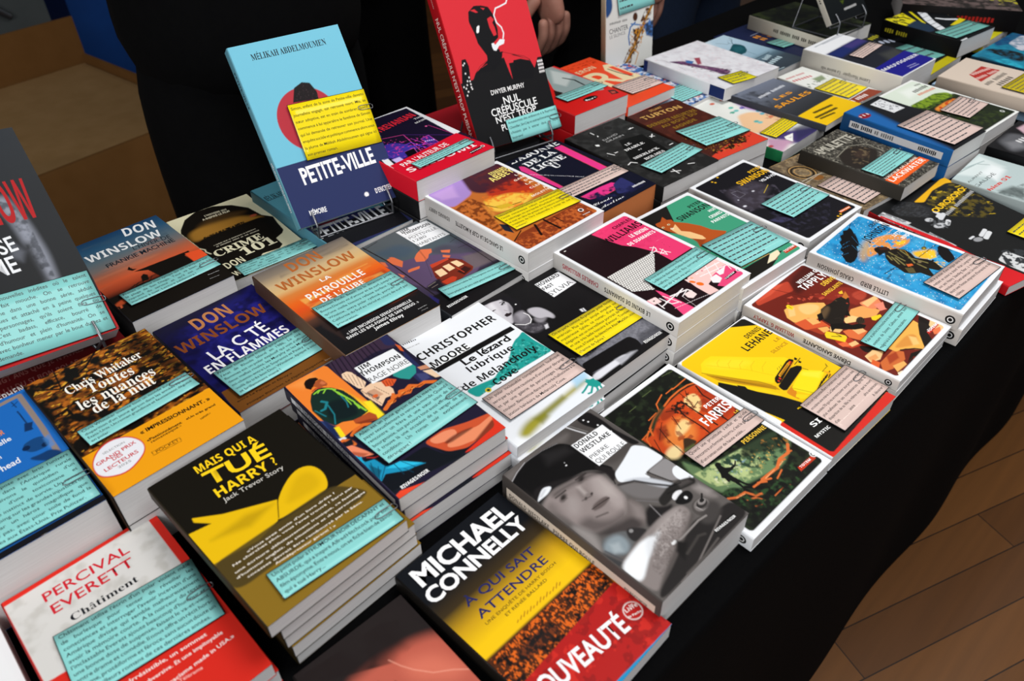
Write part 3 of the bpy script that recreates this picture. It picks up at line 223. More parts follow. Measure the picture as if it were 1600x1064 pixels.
BOOKS['moore'] = dict(hd=['moore','flat',[-0.016,0.5503,0.734,0.042,0.1107,0.1775],3,'#eef1f6','#dfe2e8','white paperback with heavy black title and teal lizard drawing, in the centre of the table','copy of the white and teal lizard paperback, {o} under it',None,None,None,1212],
 ops=[['p','#0f0f10',1,1,[115,492,1073,529,1074,600,110,572]],['p','#0f0f10',1,1,[95,463,555,484,545,575,106,540]],['p','#f6f8fa',1,1,[116,421,584,451,566,515,127,503]],['p','#1f9c94',5,1,[587,945,727,888,865,772,966,716,1022,708,1108,669,1094,839,1114,1087,444,1063,161,1090,136,978,153,941,293,964,445,995,513,959]],['n','#0f5e5a',3.4,0.6,0.12,0.8,1,[587,945,1017,713,1114,1087,444,1063,161,1090]],['n','#5ccac0',2.4,0.66,0.12,0.8,1,[587,945,1017,713,1114,1087,444,1063,161,1090]],['e','#d8c020',3,30,30,0,[294,1077]],['e','#0a2a28',3,16,16,0,[294,1077]],['p','#a19a34',45,1,[97,1678,268,1603,458,1620,789,1596,1042,1568,1048,1629,759,1654,519,1679,283,1738,144,1763]],['p','#7a7a20',30,0.7,[334,1626,735,1587,733,1650,354,1726]],['p','#9fd0ee',40,0.8,[945,1476,1131,1515,1074,1599,899,1612]],['p','#e8eef8',50,0.7,[483,1686,1026,1644,1018,1771,445,1813]],['k','#1f9a90',3,20,[1042,1614,1070,1664,1119,1679]],['k','#1f9a90',3,20,[1014,1655,931,1687,887,1698]],['k','#1f9a90',3,20,[1035,1689,950,1750,920,1742]],['k','#1f9a90',3,20,[1054,1708,1018,1771,967,1788]],['k','#1f9a90',3,20,[1090,1705,1065,1772]],['p','#1f9a90',4,1,[1038,1587,1119,1679,1104,1737,1034,1741,997,1671]],['p','#1f9a90',4,1,[1009,1605,1106,1630,1098,1668,1014,1655]]],
 tx=[['folio',[108,19],151,30,9.7,'#333','s'],['POLICIER',[95,92],155,15,8,'#777','r'],['CHRISTOPHER',[93,332],960,107,1.2,'#0f0f10','b'],['MOORE',[126,497],439,94,1.5,'#0f0f10','b'],['Le lézard',[361,671],579,91,2,'#0f0f10','b'],['lubrique',[331,784],536,86,4.2,'#0f0f10','b'],['de Melancholy',[131,943],894,88,2.2,'#0f0f10','b'],['Cove',[391,1089],283,85,-0.7,'#0f0f10','b']], stx=[])
BOOKS['sylvia'] = dict(hd=['sylvia','flat',[0.0637,0.6275,0.746,0.0392,0.1105,0.1706],2,'#121113','#d9dadc','black and white photo paperback of a woman wearing a pearl necklace','copy of the pearl necklace photo paperback, {o} under it',None,None,None,1313],
 ops=[['p','#1b191b',30,1,[49,-28,361,3,309,229,219,179,144,65]],['p','#cbc7ce',12,1,[-24,53,60,59,153,55,231,93,238,159,254,214,222,296,124,387,89,464,11,495,-22,390,-2,225]],['p','#efedf2',30,0.8,[23,100,113,74,118,117,80,232,36,374,46,458,0,412,27,217]],['p','#79747c',20,0.8,[237,196,222,296,124,387,155,307]],['p','#17151a',12,1,[291,53,347,188,348,307,242,393,211,343,229,265,256,176,218,119]],['p','#17151a',10,1,[55,16,129,31,262,84,222,103,123,64,39,58]],['e','#201c22',5,34,15,-22,[201,169]],['e','#e8e6ec',2,8,5,0,[200,179]],['k','#18161a',4,9,[182,134,269,150]],['k','#18161a',3,5,[164,170,216,195]],['k','#18161a',3,10,[28,188,71,193]],['e','#201c22',3,16,7,-22,[46,191]],['p','#2a1f24',4,1,[70,327,116,313,124,332,156,337,149,360,109,373,71,365]],['k','#8a7f86',5,6,[130,262,144,295]],['e','#fff',2,10,9,0,[284,274]],['p','#77737a',22,1,[124,387,261,373,263,488,212,586,135,618,76,542,57,469]],['p','#a8a4ac',30,0.7,[171,397,254,404,233,496,132,507]],['p','#bdb9c1',14,1,[287,417,383,437,443,515,449,691,397,731,373,653,299,635,272,571]],['p','#8d8990',25,1,[261,560,299,635,373,653,256,701,228,638]],['p','#403d43',20,1,[33,517,165,611,308,717,283,764,85,781,26,617]],['n','#77737a',3,0.58,0.2,0.6,1,[33,517,308,717,253,770,81,742,15,606]],['p','#d6d4da',10,1,[249,730,290,735,255,791,215,786]],['k','#f4f2f4',2,10,[241,436,254,498,225,568,176,604,118,590,48,514]],['p','#0f0e10',50,0.7,[459,682,929,646,815,883,336,888,175,870]],['p','#dcdce0',6,1,[693,801,745,814,728,874,684,848]],['k','#0f0e10',3,8,[723,812,711,856]],['p','#c8c8ce',15,0.7,[1039,133,1116,144,1097,234,1060,197]],['p','#82828b',18,1,[74,1306,172,1338,176,1375,847,1322,1084,1374,1117,1589,1004,1618,296,1590,52,1568]],['n','#5c5c64',2,0.5,0.3,0.7,1,[74,1306,847,1322,1084,1374,1117,1589,1004,1618,52,1568]],['p','#3a3a40',30,0.7,[798,1485,1072,1544,1004,1618,706,1600]],['p','#0f0e10',5,1,[71,1400,718,1440,741,1532,704,1631,509,1605,17,1550]],['p','#e2e2ea',12,1,[11,1575,488,1584,495,1656,228,1649,-9,1661]],['p','#b4b4bc',20,1,[352,1581,549,1611,610,1639,343,1667]],['p','#f2f3f6',1,1,[676,160,1036,173,1028,452,661,468]],['p','#111',1,1,[750,1592,1012,1612,1008,1658,734,1640]]],
 tx=[['HOWARD',[680,228],317,58,1.6,'#111','b'],['FAST',[677,312],148,52,1.4,'#111','b'],['SYLVIA',[656,432],345,69,0.3,'#222','l'],['RIVAGES/NOIR',[753,1632],248,37,3.1,'#fff','b']], stx=[])
BOOKS['will'] = dict(hd=['will','flat',[0.1496,0.6971,0.7344,0.0581,0.1221,0.1756],3,'#1d0b10','#d9d7d4','white-bordered pink and maroon paperback with a dotted white bikini shape','copy of the pink bikini paperback, {o} under it',['#eceef2',5,4],None,None,1414],
 ops=[['p','#e83a70',4,1,[577,66,1154,20,1179,69,1196,1023,813,1028,824,810,740,578,655,453,604,227]],['n','#d42a60',6,0.6,0.15,0.5,1,[589,55,1141,31,1247,468,824,810]],['n','#4a1a26',1,0.86,0.03,1,1,0],['d','#f4f2ee',31,13,[76,750,782,777,770,820,513,1038,426,1051,327,1051,269,1240,71,1104]],['k','#f4eef0',3,12,[842,700,884,740,853,787,801,787,772,768]],['k','#f4eef0',3,12,[831,783,860,866,908,870,931,914]],['k','#f4eef0',3,10,[901,791,908,849,872,920,848,855]],['k','#f4eef0',3,9,[891,713,771,779]],['k','#f4eef0',3,9,[920,818,830,858]],['k','#f0a0bc',3,2,[981,661,1154,674]],['p','#ee4a80',4,1,[258,1249,282,1309,309,1728,125,1738,169,1592]],['p','#f6d8d6',3,1,[55,1306,166,1324,155,1421,66,1405,32,1355]],['e','#22100f',2,12,8,0,[103,1359]],['p','#e83a70',4,1,[-3,1285,61,1312,49,1477,17,1445]],['k','#f6eff0',3,14,[85,1476,481,1427]],['k','#f6eff0',3,12,[98,1418,82,1508]],['k','#f6eff0',3,18,[287,1423,503,1468,515,1516]],['k','#f6eff0',3,14,[179,1372,196,1513,260,1540]],['k','#f6eff0',3,10,[172,1455,277,1449]],['k','#f6eff0',3,12,[481,1427,331,1465]],['k','#f6eff0',3,10,[503,1468,375,1508]],['k','#f6eff0',3,12,[232,1369,282,1561]],['p','#f3dcda',4,1,[418,1495,520,1503,512,1586,427,1602,397,1558]],['k','#f4e8ea',3,4,[158,1581,432,1636,627,1680]],['k','#f4e8ea',3,3,[375,1508,331,1749]],['p','#f5c9c4',4,1,[871,1307,1177,1321,1198,1424,1161,1509,860,1530,736,1563,726,1702,595,1685,603,1508,623,1415,667,1343]],['p','#e8487c',4,1,[871,1503,1115,1464,1221,1486,1187,1673,1162,1708,826,1706,781,1644,871,1618]],['p','#f7eef0',4,1,[837,1508,940,1511,928,1596,843,1628,792,1579]],['p','#f7eef0',4,1,[974,1486,1138,1486,1008,1558,957,1547]],['k','#f6eff0',3,16,[791,1367,1151,1398]],['k','#f6eff0',3,13,[786,1420,1209,1494]],['k','#f6eff0',3,11,[987,1340,871,1503]],['k','#f6eff0',3,10,[1104,1373,1021,1492]],['k','#f6eff0',3,10,[1186,1452,1136,1564]],['p','#f6d0cc',3,1,[820,1336,912,1326,917,1411,826,1420]],['e','#d83a60',2,10,8,0,[887,1370]],['p','#f6d4d0',3,1,[622,1338,701,1396,668,1459,612,1404]],['e','#f0701c',4,20,35,-30,[651,1423]],['e','#f0701c',4,30,40,-30,[679,1500]],['e','#f4b090',3,16,16,0,[701,1376]],['p','#17070b',1,1,[945,1613,1141,1609,1128,1643,939,1646]],['e','#fff',3,26,26,0,[1175,1626]],['e','#17070b',3,18,18,0,[1175,1626]],['e','#f4f0ec',3,16,7,0,[117,95]]],
 tx=[['CHARLES',[850,177],316,51,-1.2,'#17070b','b'],['WILLIAMS',[567,336],606,107,-0.5,'#17070b','b'],['LE BIKINI',[854,425],281,57,3.6,'#fff','b'],['DE DIAMANTS',[714,526],431,55,1.9,'#fff','b'],['TOTEM',[941,1640],170,20,-4.3,'#fff','b']], stx=[['CHARLES WILLIAMS',0.1,0.4,'#a02030','b',1],['LE BIKINI DE DIAMANTS',0.45,0.8,'#222','b',1]])
BOOKS['swg'] = dict(hd=['swg','flat',[0.2349,0.7655,0.6945,0.046,0.118,0.1733],3,'#3f9b78','#d9d7d4','white-bordered green paperback with a ginger cat drawing','copy of the green ginger cat paperback, {o} under it',['#eceef2',5,4],None,None,1515],
 ops=[['p','#1c1a18',3,1,[192,27,569,-19,735,32,527,329,382,476,344,576,252,449,248,170]],['p','#b4521f',3,1,[301,242,387,249,486,187,472,270,521,300,503,354,599,478,672,623,697,760,801,899,735,929,335,917,303,910,372,822,371,756,344,621,304,496,284,410,275,288]],['p','#8a3a14',15,0.7,[409,635,462,859,310,916,359,810]],['p','#f4c488',4,1,[474,398,409,545,474,627,513,774,494,844,449,826,363,718,331,565,343,463]],['e','#2f7a5c',2,16,12,0,[310,356]],['e','#f0e0b0',2,20,15,0,[310,356]],['e','#1a1a10',2,10,8,0,[313,359]],['e','#f0e0b0',2,20,15,0,[410,354]],['e','#1a1a10',2,10,8,0,[412,355]],['e','#f6e2c0',5,24,20,0,[371,443]],['e','#5a2a18',2,8,6,0,[382,430]],['k','#6a2c10',3,4,[455,273,434,315]],['p','#1a1814',3,1,[221,1500,740,1513,932,1568,467,1720,131,1726]],['k','#d8a860',3,12,[301,1467,763,1511]],['p','#efe3c0',3,1,[586,1615,771,1519,904,1526,862,1590,716,1624]],['k','#d8302c',3,5,[725,1632,764,1623]],['p','#c8391c',1,1,[920,1585,1139,1589,1128,1637,913,1635]],['e','#fff',3,24,24,0,[1158,1606]],['e','#222',3,17,17,0,[1158,1606]]],
 tx=[['PETER',[897,283],232,57,-1.1,'#14110e','b'],['SWANSON',[579,409],555,93,-0.5,'#14110e','b'],['HUIT',[1004,498],147,44,0.7,'#fff','b'],['CRIMES',[893,604],216,52,0.5,'#fff','b'],['PARFAITS',[832,688],292,52,1.9,'#fff','b'],['TOTEM',[926,1613],185,31,-0.8,'#fff','b']], stx=[])
BOOKS['swv'] = dict(hd=['swv','flat',[0.3316,0.8595,0.7137,0.042,0.1162,0.1744],2,'#15141a','#d9d7d4','white-bordered night street paperback with yellow author lettering, behind the green cat book','copy of the night street paperback, {o} under it',['#eceef2',5,4],None,None,1616],
 ops=[['p','#39333c',50,1,[246,365,760,403,812,678,238,919,16,778]],['n','#4c4754',7,0.58,0.2,0.8,1,[233,279,951,584,620,1073,47,875]],['e','#e8e8f4',12,18,12,0,[529,603]],['e','#e8e8f4',12,24,16,0,[138,757]],['e','#cfd0e0',8,12,9,0,[205,612]],['k','#8a8794',3,5,[289,442,389,464,390,587,256,590,289,442]],['k','#d8b82c',3,7,[588,724,806,636]],['p','#3a3858',20,1,[64,1154,226,1188,335,1343,130,1280]],['n','#2c2a3a',4,0.62,0.2,1,1,[274,953,985,1417,552,1676,-37,1500]],['e','#f0b81c',2,16,14,0,[346,103]],['e','#f0b81c',2,16,14,0,[495,76]],['e','#f0b81c',2,16,14,0,[363,142]],['e','#f0b81c',2,16,14,0,[682,1696]],['e','#f0b81c',2,16,14,0,[819,1653]],['e','#f0b81c',2,16,14,0,[767,1697]],['e','#f0b81c',2,16,14,0,[754,1659]],['p','#e8742a',1,1,[858,1603,1067,1618,1049,1656,848,1641]]],
 tx=[['PETER',[901,305],267,58,-0.1,'#f2ba1c','b'],['SWANSON',[540,421],603,100,1.7,'#f2ba1c','b'],['VIS-À-VIS',[811,543],302,50,1.8,'#e8e8ec','b'],['TOTEM',[862,1628],189,16,4.8,'#fff','b']], stx=[])
BOOKS['potts'] = dict(hd=['potts','flat',[-0.0816,0.7257,0.7752,0.0453,0.1105,0.1707],2,'#555c60','#23262a','slate grey paperback with a red tram under orange clouds','copy of the red tram paperback, {o} under it',None,None,None,1717],
 ops=[['g',[0,'#5a6064',0.35,'#4f5c64',0.5,'#564a64',0.75,'#3a3148',0.8,'#151416',1,'#151416']],['p','#41566a',60,0.6,[117,202,466,243,571,464,368,538,218,380]],['p','#5f4c6c',15,1,[94,408,294,566,433,608,568,679,798,850,960,977,906,1212,634,1366,205,1302,52,885]],['p','#4c4a58',40,1,[600,641,811,607,1045,966,920,979,753,839]],['p','#6d6066',30,1,[814,974,1067,1062,1096,1307,710,1246]],['p','#e6744a',4,1,[421,612,490,561,584,522,681,599,637,662,589,665,536,716,461,743,388,683]],['p','#e6744a',4,1,[191,404,271,422,294,566,213,654,183,554,159,476]],['p','#e6744a',4,1,[218,744,267,745,365,773,330,811,259,797,192,785]],['p','#e6744a',4,1,[733,701,818,770,771,815,712,741]],['p','#e6744a',4,1,[689,789,742,862,700,889,657,826]],['p','#e6744a',4,1,[105,384,139,437,107,542,85,485]],['p','#e6744a',4,1,[103,707,129,801,86,822]],['p','#e6744a',4,1,[227,390,265,408,240,439]],['p','#7c2a1a',3,1,[456,841,688,876,773,1019,769,1212,717,1254,364,1316,307,1224,336,1069]],['p','#c74228',3,1,[453,839,689,871,666,917,425,918]],['p','#c23d22',4,1,[330,1178,478,1169,508,1233,433,1286,346,1297]],['p','#3a1512',6,1,[577,1156,703,1136,726,1229,593,1257]],['k','#18100e',3,7,[345,1062,683,1098,737,1207]],['k','#18100e',3,7,[424,910,676,916,773,1019]],['k','#d8482a',3,8,[623,1086,624,1223]],['k','#18100e',3,7,[321,1168,487,1178]],['p','#f8d3a6',2,1,[406,976,502,986,483,1108,381,1100]],['p','#f8d3a6',2,1,[532,963,615,974,608,1091,522,1089]],['p','#f8d3a6',2,1,[649,962,724,985,730,1103,647,1098]],['p','#211c26',20,1,[110,1138,381,1100,301,1212,370,1348,191,1318]],['k','#8a8276',3,8,[174,1142,286,1131]],['k','#9a8a80',3,6,[186,1187,274,1183]],['k','#231b1c',3,16,[142,-82,173,438,115,1424]],['k','#20191c',3,3,[600,385,508,687,318,1033]],['k','#20191c',3,3,[603,425,489,772]],['k','#231b1c',3,10,[1026,532,1015,897,969,1417]],['k','#231b1c',3,8,[133,56,343,30]],['k','#231b1c',3,5,[918,654,1052,629]],['k','#231b1c',3,6,[912,806,1071,837]],['k','#231b1c',3,4,[1036,956,1108,959]],['p','#141315',20,0,[81,850,92,1431,-207,1701,-210,802,-20,809]],['p','#141315',4,1,[96,1312,1299,1487,1270,1700,2,1721,-24,1489]],['p','#2c2870',10,0.8,[89,1242,98,1406,38,1465,40,1376]],['p','#f2f3f6',1,1,[621,26,1046,78,1040,517,617,484]],['k','#333',1,3,[614,192,1002,225]]],
 tx=[['JIM',[653,91],122,50,2.1,'#111','b'],['THOMPSON',[661,153],361,57,5.6,'#111','b'],['POTTSVILLE,',[643,272],388,55,7.7,'#222','l'],['1280',[639,351],175,49,5.9,'#222','l'],['HABITANTS',[623,453],375,57,6.2,'#222','l'],['RIVAGES/NOIR',[78,1584],267,38,0.6,'#fff','b']], stx=[])
BOOKS['patr'] = dict(hd=['patr','flat',[-0.1715,0.647,0.7311,0.0655,0.1122,0.1768],2,'#c8924e','#5a4030','sunset beach paperback with copper author name, between the blue and the tram paperbacks','copy of the sunset beach paperback, {o} under it',None,None,None,1818],
 ops=[['g',[0,'#6b635e',0.08,'#8a7c6c',0.18,'#cdb084',0.27,'#dcb478',0.33,'#d8803a',0.42,'#e8661c',0.5,'#e0521c',0.56,'#c8541c',0.62,'#5a3a2c',0.7,'#1c1a1c',1,'#151416']],['n','#f0c060',7,0.6,0.2,0.7,5,[144,631,1024,637,1053,1066,158,1003]],['n','#8a3a1c',7,0.62,0.2,0.7,6,[193,800,1075,755,1119,1509,131,1372]],['n','#5a5250',9,0.6,0.2,0.6,6,[245,88,1089,-20,1087,346,160,398]],['p','#3c2c28',20,0.6,[139,985,167,1406,135,1590,81,1268]]],
 tx=[['DON',[353,233],387,192,-1.3,'#b5642c','b'],['WINSLOW',[93,472],925,161,-0.9,'#b5642c','b'],['LA',[482,606],120,63,-0.4,'#f6f2ee','b'],['PATROUILLE',[224,806],674,117,-0.6,'#f6f2ee','b'],["DE L'AUBE",[298,931],504,89,1.1,'#f6f2ee','b'],['« UNE INCURSION SENSATIONNELLE',[193,1528],765,43,-0.4,'#eee','b'],['DANS LES BAS-FONDS DE SAN DIEGO. »',[157,1591],842,42,-0.2,'#eee','b'],['James Ellroy',[423,1651],336,46,1.7,'#fff','b'],['HarperCollins',[919,1676],109,12,-0.1,'#bbb','s'],['POCHE',[930,1721],75,10,1.9,'#bbb','r']], stx=[])
BOOKS['cite'] = dict(hd=['cite','flat',[-0.2621,0.5915,0.7849,0.0449,0.1136,0.1668],2,'#1b1a66','#14122e','dark blue paperback with copper author name, left of the sunset beach book','copy of the dark blue paperback with copper letters, {o} under it',None,None,None,1919],
 ops=[['n','#12103a',12,0.5,0.3,1,1,0],['n','#2c2a96',7,0.58,0.3,0.7,1,[220,245,1145,154,1062,1093,169,1175]],['p','#121026',80,0.8,[-66,-10,1086,-144,1118,68,99,166,-86,1076,-169,988]],['p','#14122c',60,0.6,[1129,-38,1165,1500,1018,1344,1014,409]],['p','#7a4a1c',4,1,[31,1306,442,1332,856,1361,1111,1394,1144,1669,-35,1893]]],
 tx=[['DON',[334,316],406,212,-0.5,'#bb7c4c','b'],['WINSLOW',[36,545],975,169,0,'#8a4820','b'],['LA C TÉ',[223,864],632,170,-4,'#f6f4f8','m'],['EN FLAMMES',[87,1009],887,137,-0.5,'#f6f4f8','b'],['entre Le Parrain et Ellroy.»',[65,1536],560,26,2.7,'#2a1a0e','m'],['Philippe Blanchet, Le Figaro Magazine',[109,1632],828,22,-0.4,'#2a1a0e','b'],['HarperCollins',[943,1640],128,14,3.2,'#c8b8a8','s']], stx=[])
BOOKS['frank'] = dict(hd=['frank','flat',[-0.3992,0.7117,0.7775,0.0601,0.1131,0.1818],2,'#243f58','#1c1a1c','paperback with blue to orange dusk sky and a pier silhouette, beside the large cardboard box','copy of the pier silhouette paperback, {o} under it',None,None,None,2020],
 ops=[['g',[0,'#1b3d62',0.14,'#2c5676',0.28,'#5c6e78',0.38,'#7c726e',0.46,'#b0664a',0.55,'#d85f38',0.64,'#a84428',0.7,'#1a1410',1,'#15120f']],['n','#c8785a',7,0.6,0.2,0.5,6,[7,674,928,474,916,872,3,1075]],['n','#445a6a',8,0.6,0.2,0.5,6,[195,107,1055,112,1031,643,66,631]],['p','#17130f',5,1,[-28,1381,141,1319,344,1236,565,1265,967,1263,1190,1277,1168,1851,-46,1950]],['p','#17130f',3,1,[412,971,1028,1014,1016,1059,953,1070,963,1270,580,1280,538,1052]],['p','#f2572c',5,1,[968,1041,1133,1080,1137,1266,963,1270]],['p','#d85a30',20,0.8,[0,1409,119,1368,329,1270,224,1407,26,1485]],['k','#17130f',3,8,[-14,1348,286,1225,576,1198]],['k','#17130f',3,8,[42,1359,360,1202,608,1178]],['k','#17130f',3,8,[133,1335,198,1282]],['k','#17130f',3,8,[234,1295,316,1206]],['k','#17130f',3,8,[285,1274,360,1202]],['k','#17130f',3,8,[373,1266,435,1179]],['k','#17130f',3,8,[461,1258,517,1187]],['p','#17130f',3,1,[425,1117,469,1084,493,1136,462,1233,396,1215]],['p','#17130f',3,1,[382,886,418,834,430,911,466,938,414,947]],['p','#d8623a',3,1,[40,1462,60,1464,54,1513,31,1518]],['p','#d8623a',3,1,[-12,1481,10,1486,7,1520]]],
 tx=[['DON',[663,204],355,192,10.6,'#f2f4f6','b'],['WINSLOW',[143,455],844,157,2.2,'#f2f4f6','b'],["L'HIVER DE",[607,555],417,90,8.8,'#18222c','r'],['FRANKIE MACHINE',[251,699],769,85,1.6,'#18222c','m'],['HarperCollins',[939,1619],127,14,3.7,'#bbb','s'],['POCHE',[918,1700],107,11,5.2,'#bbb','r']], stx=[])
BOOKS['crime'] = dict(hd=['crime','flat',[-0.3324,0.8162,0.6908,0.0295,0.109,0.178],2,'#ece6c2','#ece6c2','cream paperback with a black head silhouette holding a city skyline','copy of the cream head silhouette paperback, {o} under it',None,None,None,2121],
 ops=[['p','#17130f',4,1,[68,311,202,104,390,-6,610,8,813,141,947,352,992,635,1083,769,1055,936,1032,1145,984,1206,874,1262,868,1438,802,1495,711,1484,595,1467,214,1819,90,1834,91,1255,70,753,37,395]],['p','#a8772e',50,1,[103,455,353,376,737,447,989,673,939,707,635,667,213,701,70,681]],['p','#5a4020',60,0.6,[228,379,520,212,919,409,724,475,329,432]],['p','#17130f',12,1,[70,753,225,674,989,673,981,823,671,926,178,990]],['n','#17130f',3,0.5,0.05,1,0.4,[203,654,754,619,725,748,191,753]],['e','#b8563a',10,45,30,0,[905,577]],['k','#d8d0b8',2,7,[236,923,236,914]],['k','#d8d0b8',2,7,[260,922,260,910]],['k','#d8d0b8',2,7,[272,921,272,912]],['k','#d8d0b8',2,7,[284,921,284,910]],['k','#d8d0b8',2,7,[296,920,296,908]],['k','#d8d0b8',2,7,[308,920,308,910]],['k','#d8d0b8',2,7,[320,919,320,908]],['k','#d8d0b8',2,7,[332,919,332,907]],['k','#d8d0b8',2,7,[357,918,356,907]],['k','#d8d0b8',2,7,[369,917,368,905]],['k','#d8d0b8',2,7,[381,917,380,907]],['k','#d8d0b8',2,7,[393,916,392,905]],['k','#d8d0b8',2,7,[405,916,404,903]],['k','#d8d0b8',2,7,[429,915,428,904]],['k','#d8d0b8',2,7,[441,914,440,902]],['k','#d8d0b8',2,7,[465,913,465,902]],['k','#d8d0b8',2,7,[477,912,477,900]],['k','#d8d0b8',2,7,[489,912,489,903]],['k','#d8d0b8',2,7,[501,911,501,901]],['k','#d8d0b8',2,7,[513,911,513,899]],['k','#d8d0b8',2,7,[525,910,525,901]],['k','#d8d0b8',2,7,[537,910,537,899]],['k','#d8d0b8',2,7,[550,909,549,897]],['k','#d8d0b8',2,7,[562,909,561,899]],['k','#d8d0b8',2,7,[574,908,573,898]],['k','#d8d0b8',2,7,[586,908,585,896]],['k','#d8d0b8',2,7,[598,907,597,898]],['k','#d8d0b8',2,7,[622,906,621,894]],['k','#d8d0b8',2,7,[634,906,634,896]],['k','#d8d0b8',2,7,[658,905,657,892]],['k','#d8d0b8',2,7,[670,904,670,895]],['k','#d8d0b8',2,7,[682,904,682,893]],['k','#d8d0b8',2,7,[694,903,694,891]],['k','#d8d0b8',2,7,[706,903,706,893]],['k','#d8d0b8',2,7,[718,902,718,891]],['k','#d8d0b8',2,7,[730,902,730,889]],['k','#d8d0b8',2,7,[742,901,742,892]],['k','#d8d0b8',2,7,[754,900,754,890]],['k','#d8d0b8',2,7,[767,900,766,888]],['k','#d8d0b8',2,7,[779,899,778,890]],['k','#d8d0b8',2,10,[249,968,249,958]],['k','#d8d0b8',2,10,[266,967,266,957]],['k','#d8d0b8',2,10,[301,967,301,957]],['k','#d8d0b8',2,10,[319,967,319,956]],['k','#d8d0b8',2,10,[336,966,336,954]],['k','#d8d0b8',2,10,[354,966,354,957]],['k','#d8d0b8',2,10,[371,966,371,955]],['k','#d8d0b8',2,10,[389,965,389,953]],['k','#d8d0b8',2,10,[406,965,406,956]],['k','#d8d0b8',2,10,[424,965,424,954]],['k','#d8d0b8',2,10,[459,964,459,955]],['k','#d8d0b8',2,10,[476,964,476,953]],['k','#d8d0b8',2,10,[494,964,494,951]],['k','#d8d0b8',2,10,[511,963,511,954]],['k','#d8d0b8',2,10,[529,963,529,952]],['k','#d8d0b8',2,10,[564,962,564,953]],['k','#d8d0b8',2,10,[581,962,581,951]],['k','#d8d0b8',2,10,[616,962,616,952]],['k','#d8d0b8',2,10,[634,961,634,951]],['k','#d8d0b8',2,10,[651,961,651,949]],['k','#d8d0b8',2,10,[686,960,686,950]],['k','#d8d0b8',2,10,[704,960,704,948]],['k','#d8d0b8',2,10,[721,960,721,951]],['k','#d8d0b8',2,10,[739,960,739,949]],['k','#d8d0b8',2,10,[756,959,756,947]],['k','#d8d0b8',2,10,[774,959,774,950]],['k','#d8d0b8',2,10,[791,959,791,948]],['k','#efe8c6',3,16,[70,859,113,933,102,992,129,1068]]],
 tx=[["L'HISTOIRE QUI",[431,196],285,42,4.4,'#eee6c8','b'],['A INSPIRÉ LE FILM',[371,276],355,46,1.5,'#eee6c8','b'],['CRIME',[155,1184],623,148,-2,'#efe8c6','S'],['101',[416,1369],430,173,-2,'#efe8c6','S'],['DON',[145,1501],234,137,-4.1,'#efe8c6','b'],['WINSLOW',[152,1701],451,105,-7.6,'#efe8c6','b']], stx=[])
BOOKS['whit'] = dict(hd=['whit','flat',[-0.3264,0.4802,0.789,0.072,0.112,0.1781],2,'#1b130d','#241a10','autumn leaves paperback with white serif title, orange wrapper band and a white prize oval','copy of the autumn leaves paperback, {o} under it',None,None,None,2222],
 ops=[['n','#7a4216',4.5,0.48,0.1,1,2.2,0],['n','#b4641c',3,0.58,0.08,1,2,0],['n','#dba030',2.2,0.7,0.06,1,2,0],['n','#120d0a',12,0.55,0.1,1,1,0],['p','#100c0a',90,0.85,[803,47,1070,70,1134,1177,1026,944,905,494]],['p','#120d0a',50,0.8,[13,53,42,733,16,1198,5,1027,9,560]],['k','#120d0a',3,20,[16,93,223,278,497,139,698,-65]],['k','#120d0a',3,24,[0,584,156,575,165,761]],['k','#120d0a',3,14,[223,278,271,-23]],['p','#ee9e12',2,1,[3,1214,1146,1212,1285,1852,-36,1849,0,1426]],['p','#c67a08',30,0.5,[3,1214,40,1217,40,1733,-27,1776]],['k','#1a120a',1,4,[422,1560,653,1574,645,1624,417,1605,422,1560]],['p','#d02a30',4,0.999,[24,1370,73,1277,153,1204,260,1184,368,1239,429,1361,419,1474,351,1560,193,1635,64,1572,11,1492]],['p','#e8e8ee',4,0.999,[32,1370,78,1289,155,1218,257,1197,361,1249,419,1364,413,1467,349,1546,197,1620,70,1560,22,1486]]],
 tx=[['Chris Whitaker',[236,404],683,118,-1.6,'#f6f2ea','s'],['Toutes',[374,522],391,139,4.7,'#f6f2ea','s'],['les nuances',[229,674],661,139,2.6,'#f6f2ea','s'],['de la nuit',[300,800],538,134,1.5,'#f6f2ea','s'],['« IMPRESSIONNANT. »',[452,1313],603,45,3.9,'#1a120a','C'],['«Passionnément',[451,1430],297,30,1.8,'#1a120a','b'],['romanesque.»',[468,1468],262,26,0.1,'#1a120a','b'],['«Un très grand',[789,1434],260,26,3.5,'#1a120a','b'],['roman.»',[877,1521],94,26,-6.8,'#1a120a','b'],['POCKET',[447,1600],188,32,2.3,'#1a120a','r'],['SÉLECTION',[143,1307],178,24,-0.6,'#777','r'],['GRAND PRIX',[59,1393],326,40,-3.4,'#c82a34','m'],['DES',[172,1426],80,40,-1.2,'#c82a34','m'],['LECTEURS',[78,1497],274,40,-2.4,'#c82a34','m'],['2025',[165,1536],103,26,-0.5,'#777','r']], stx=[])
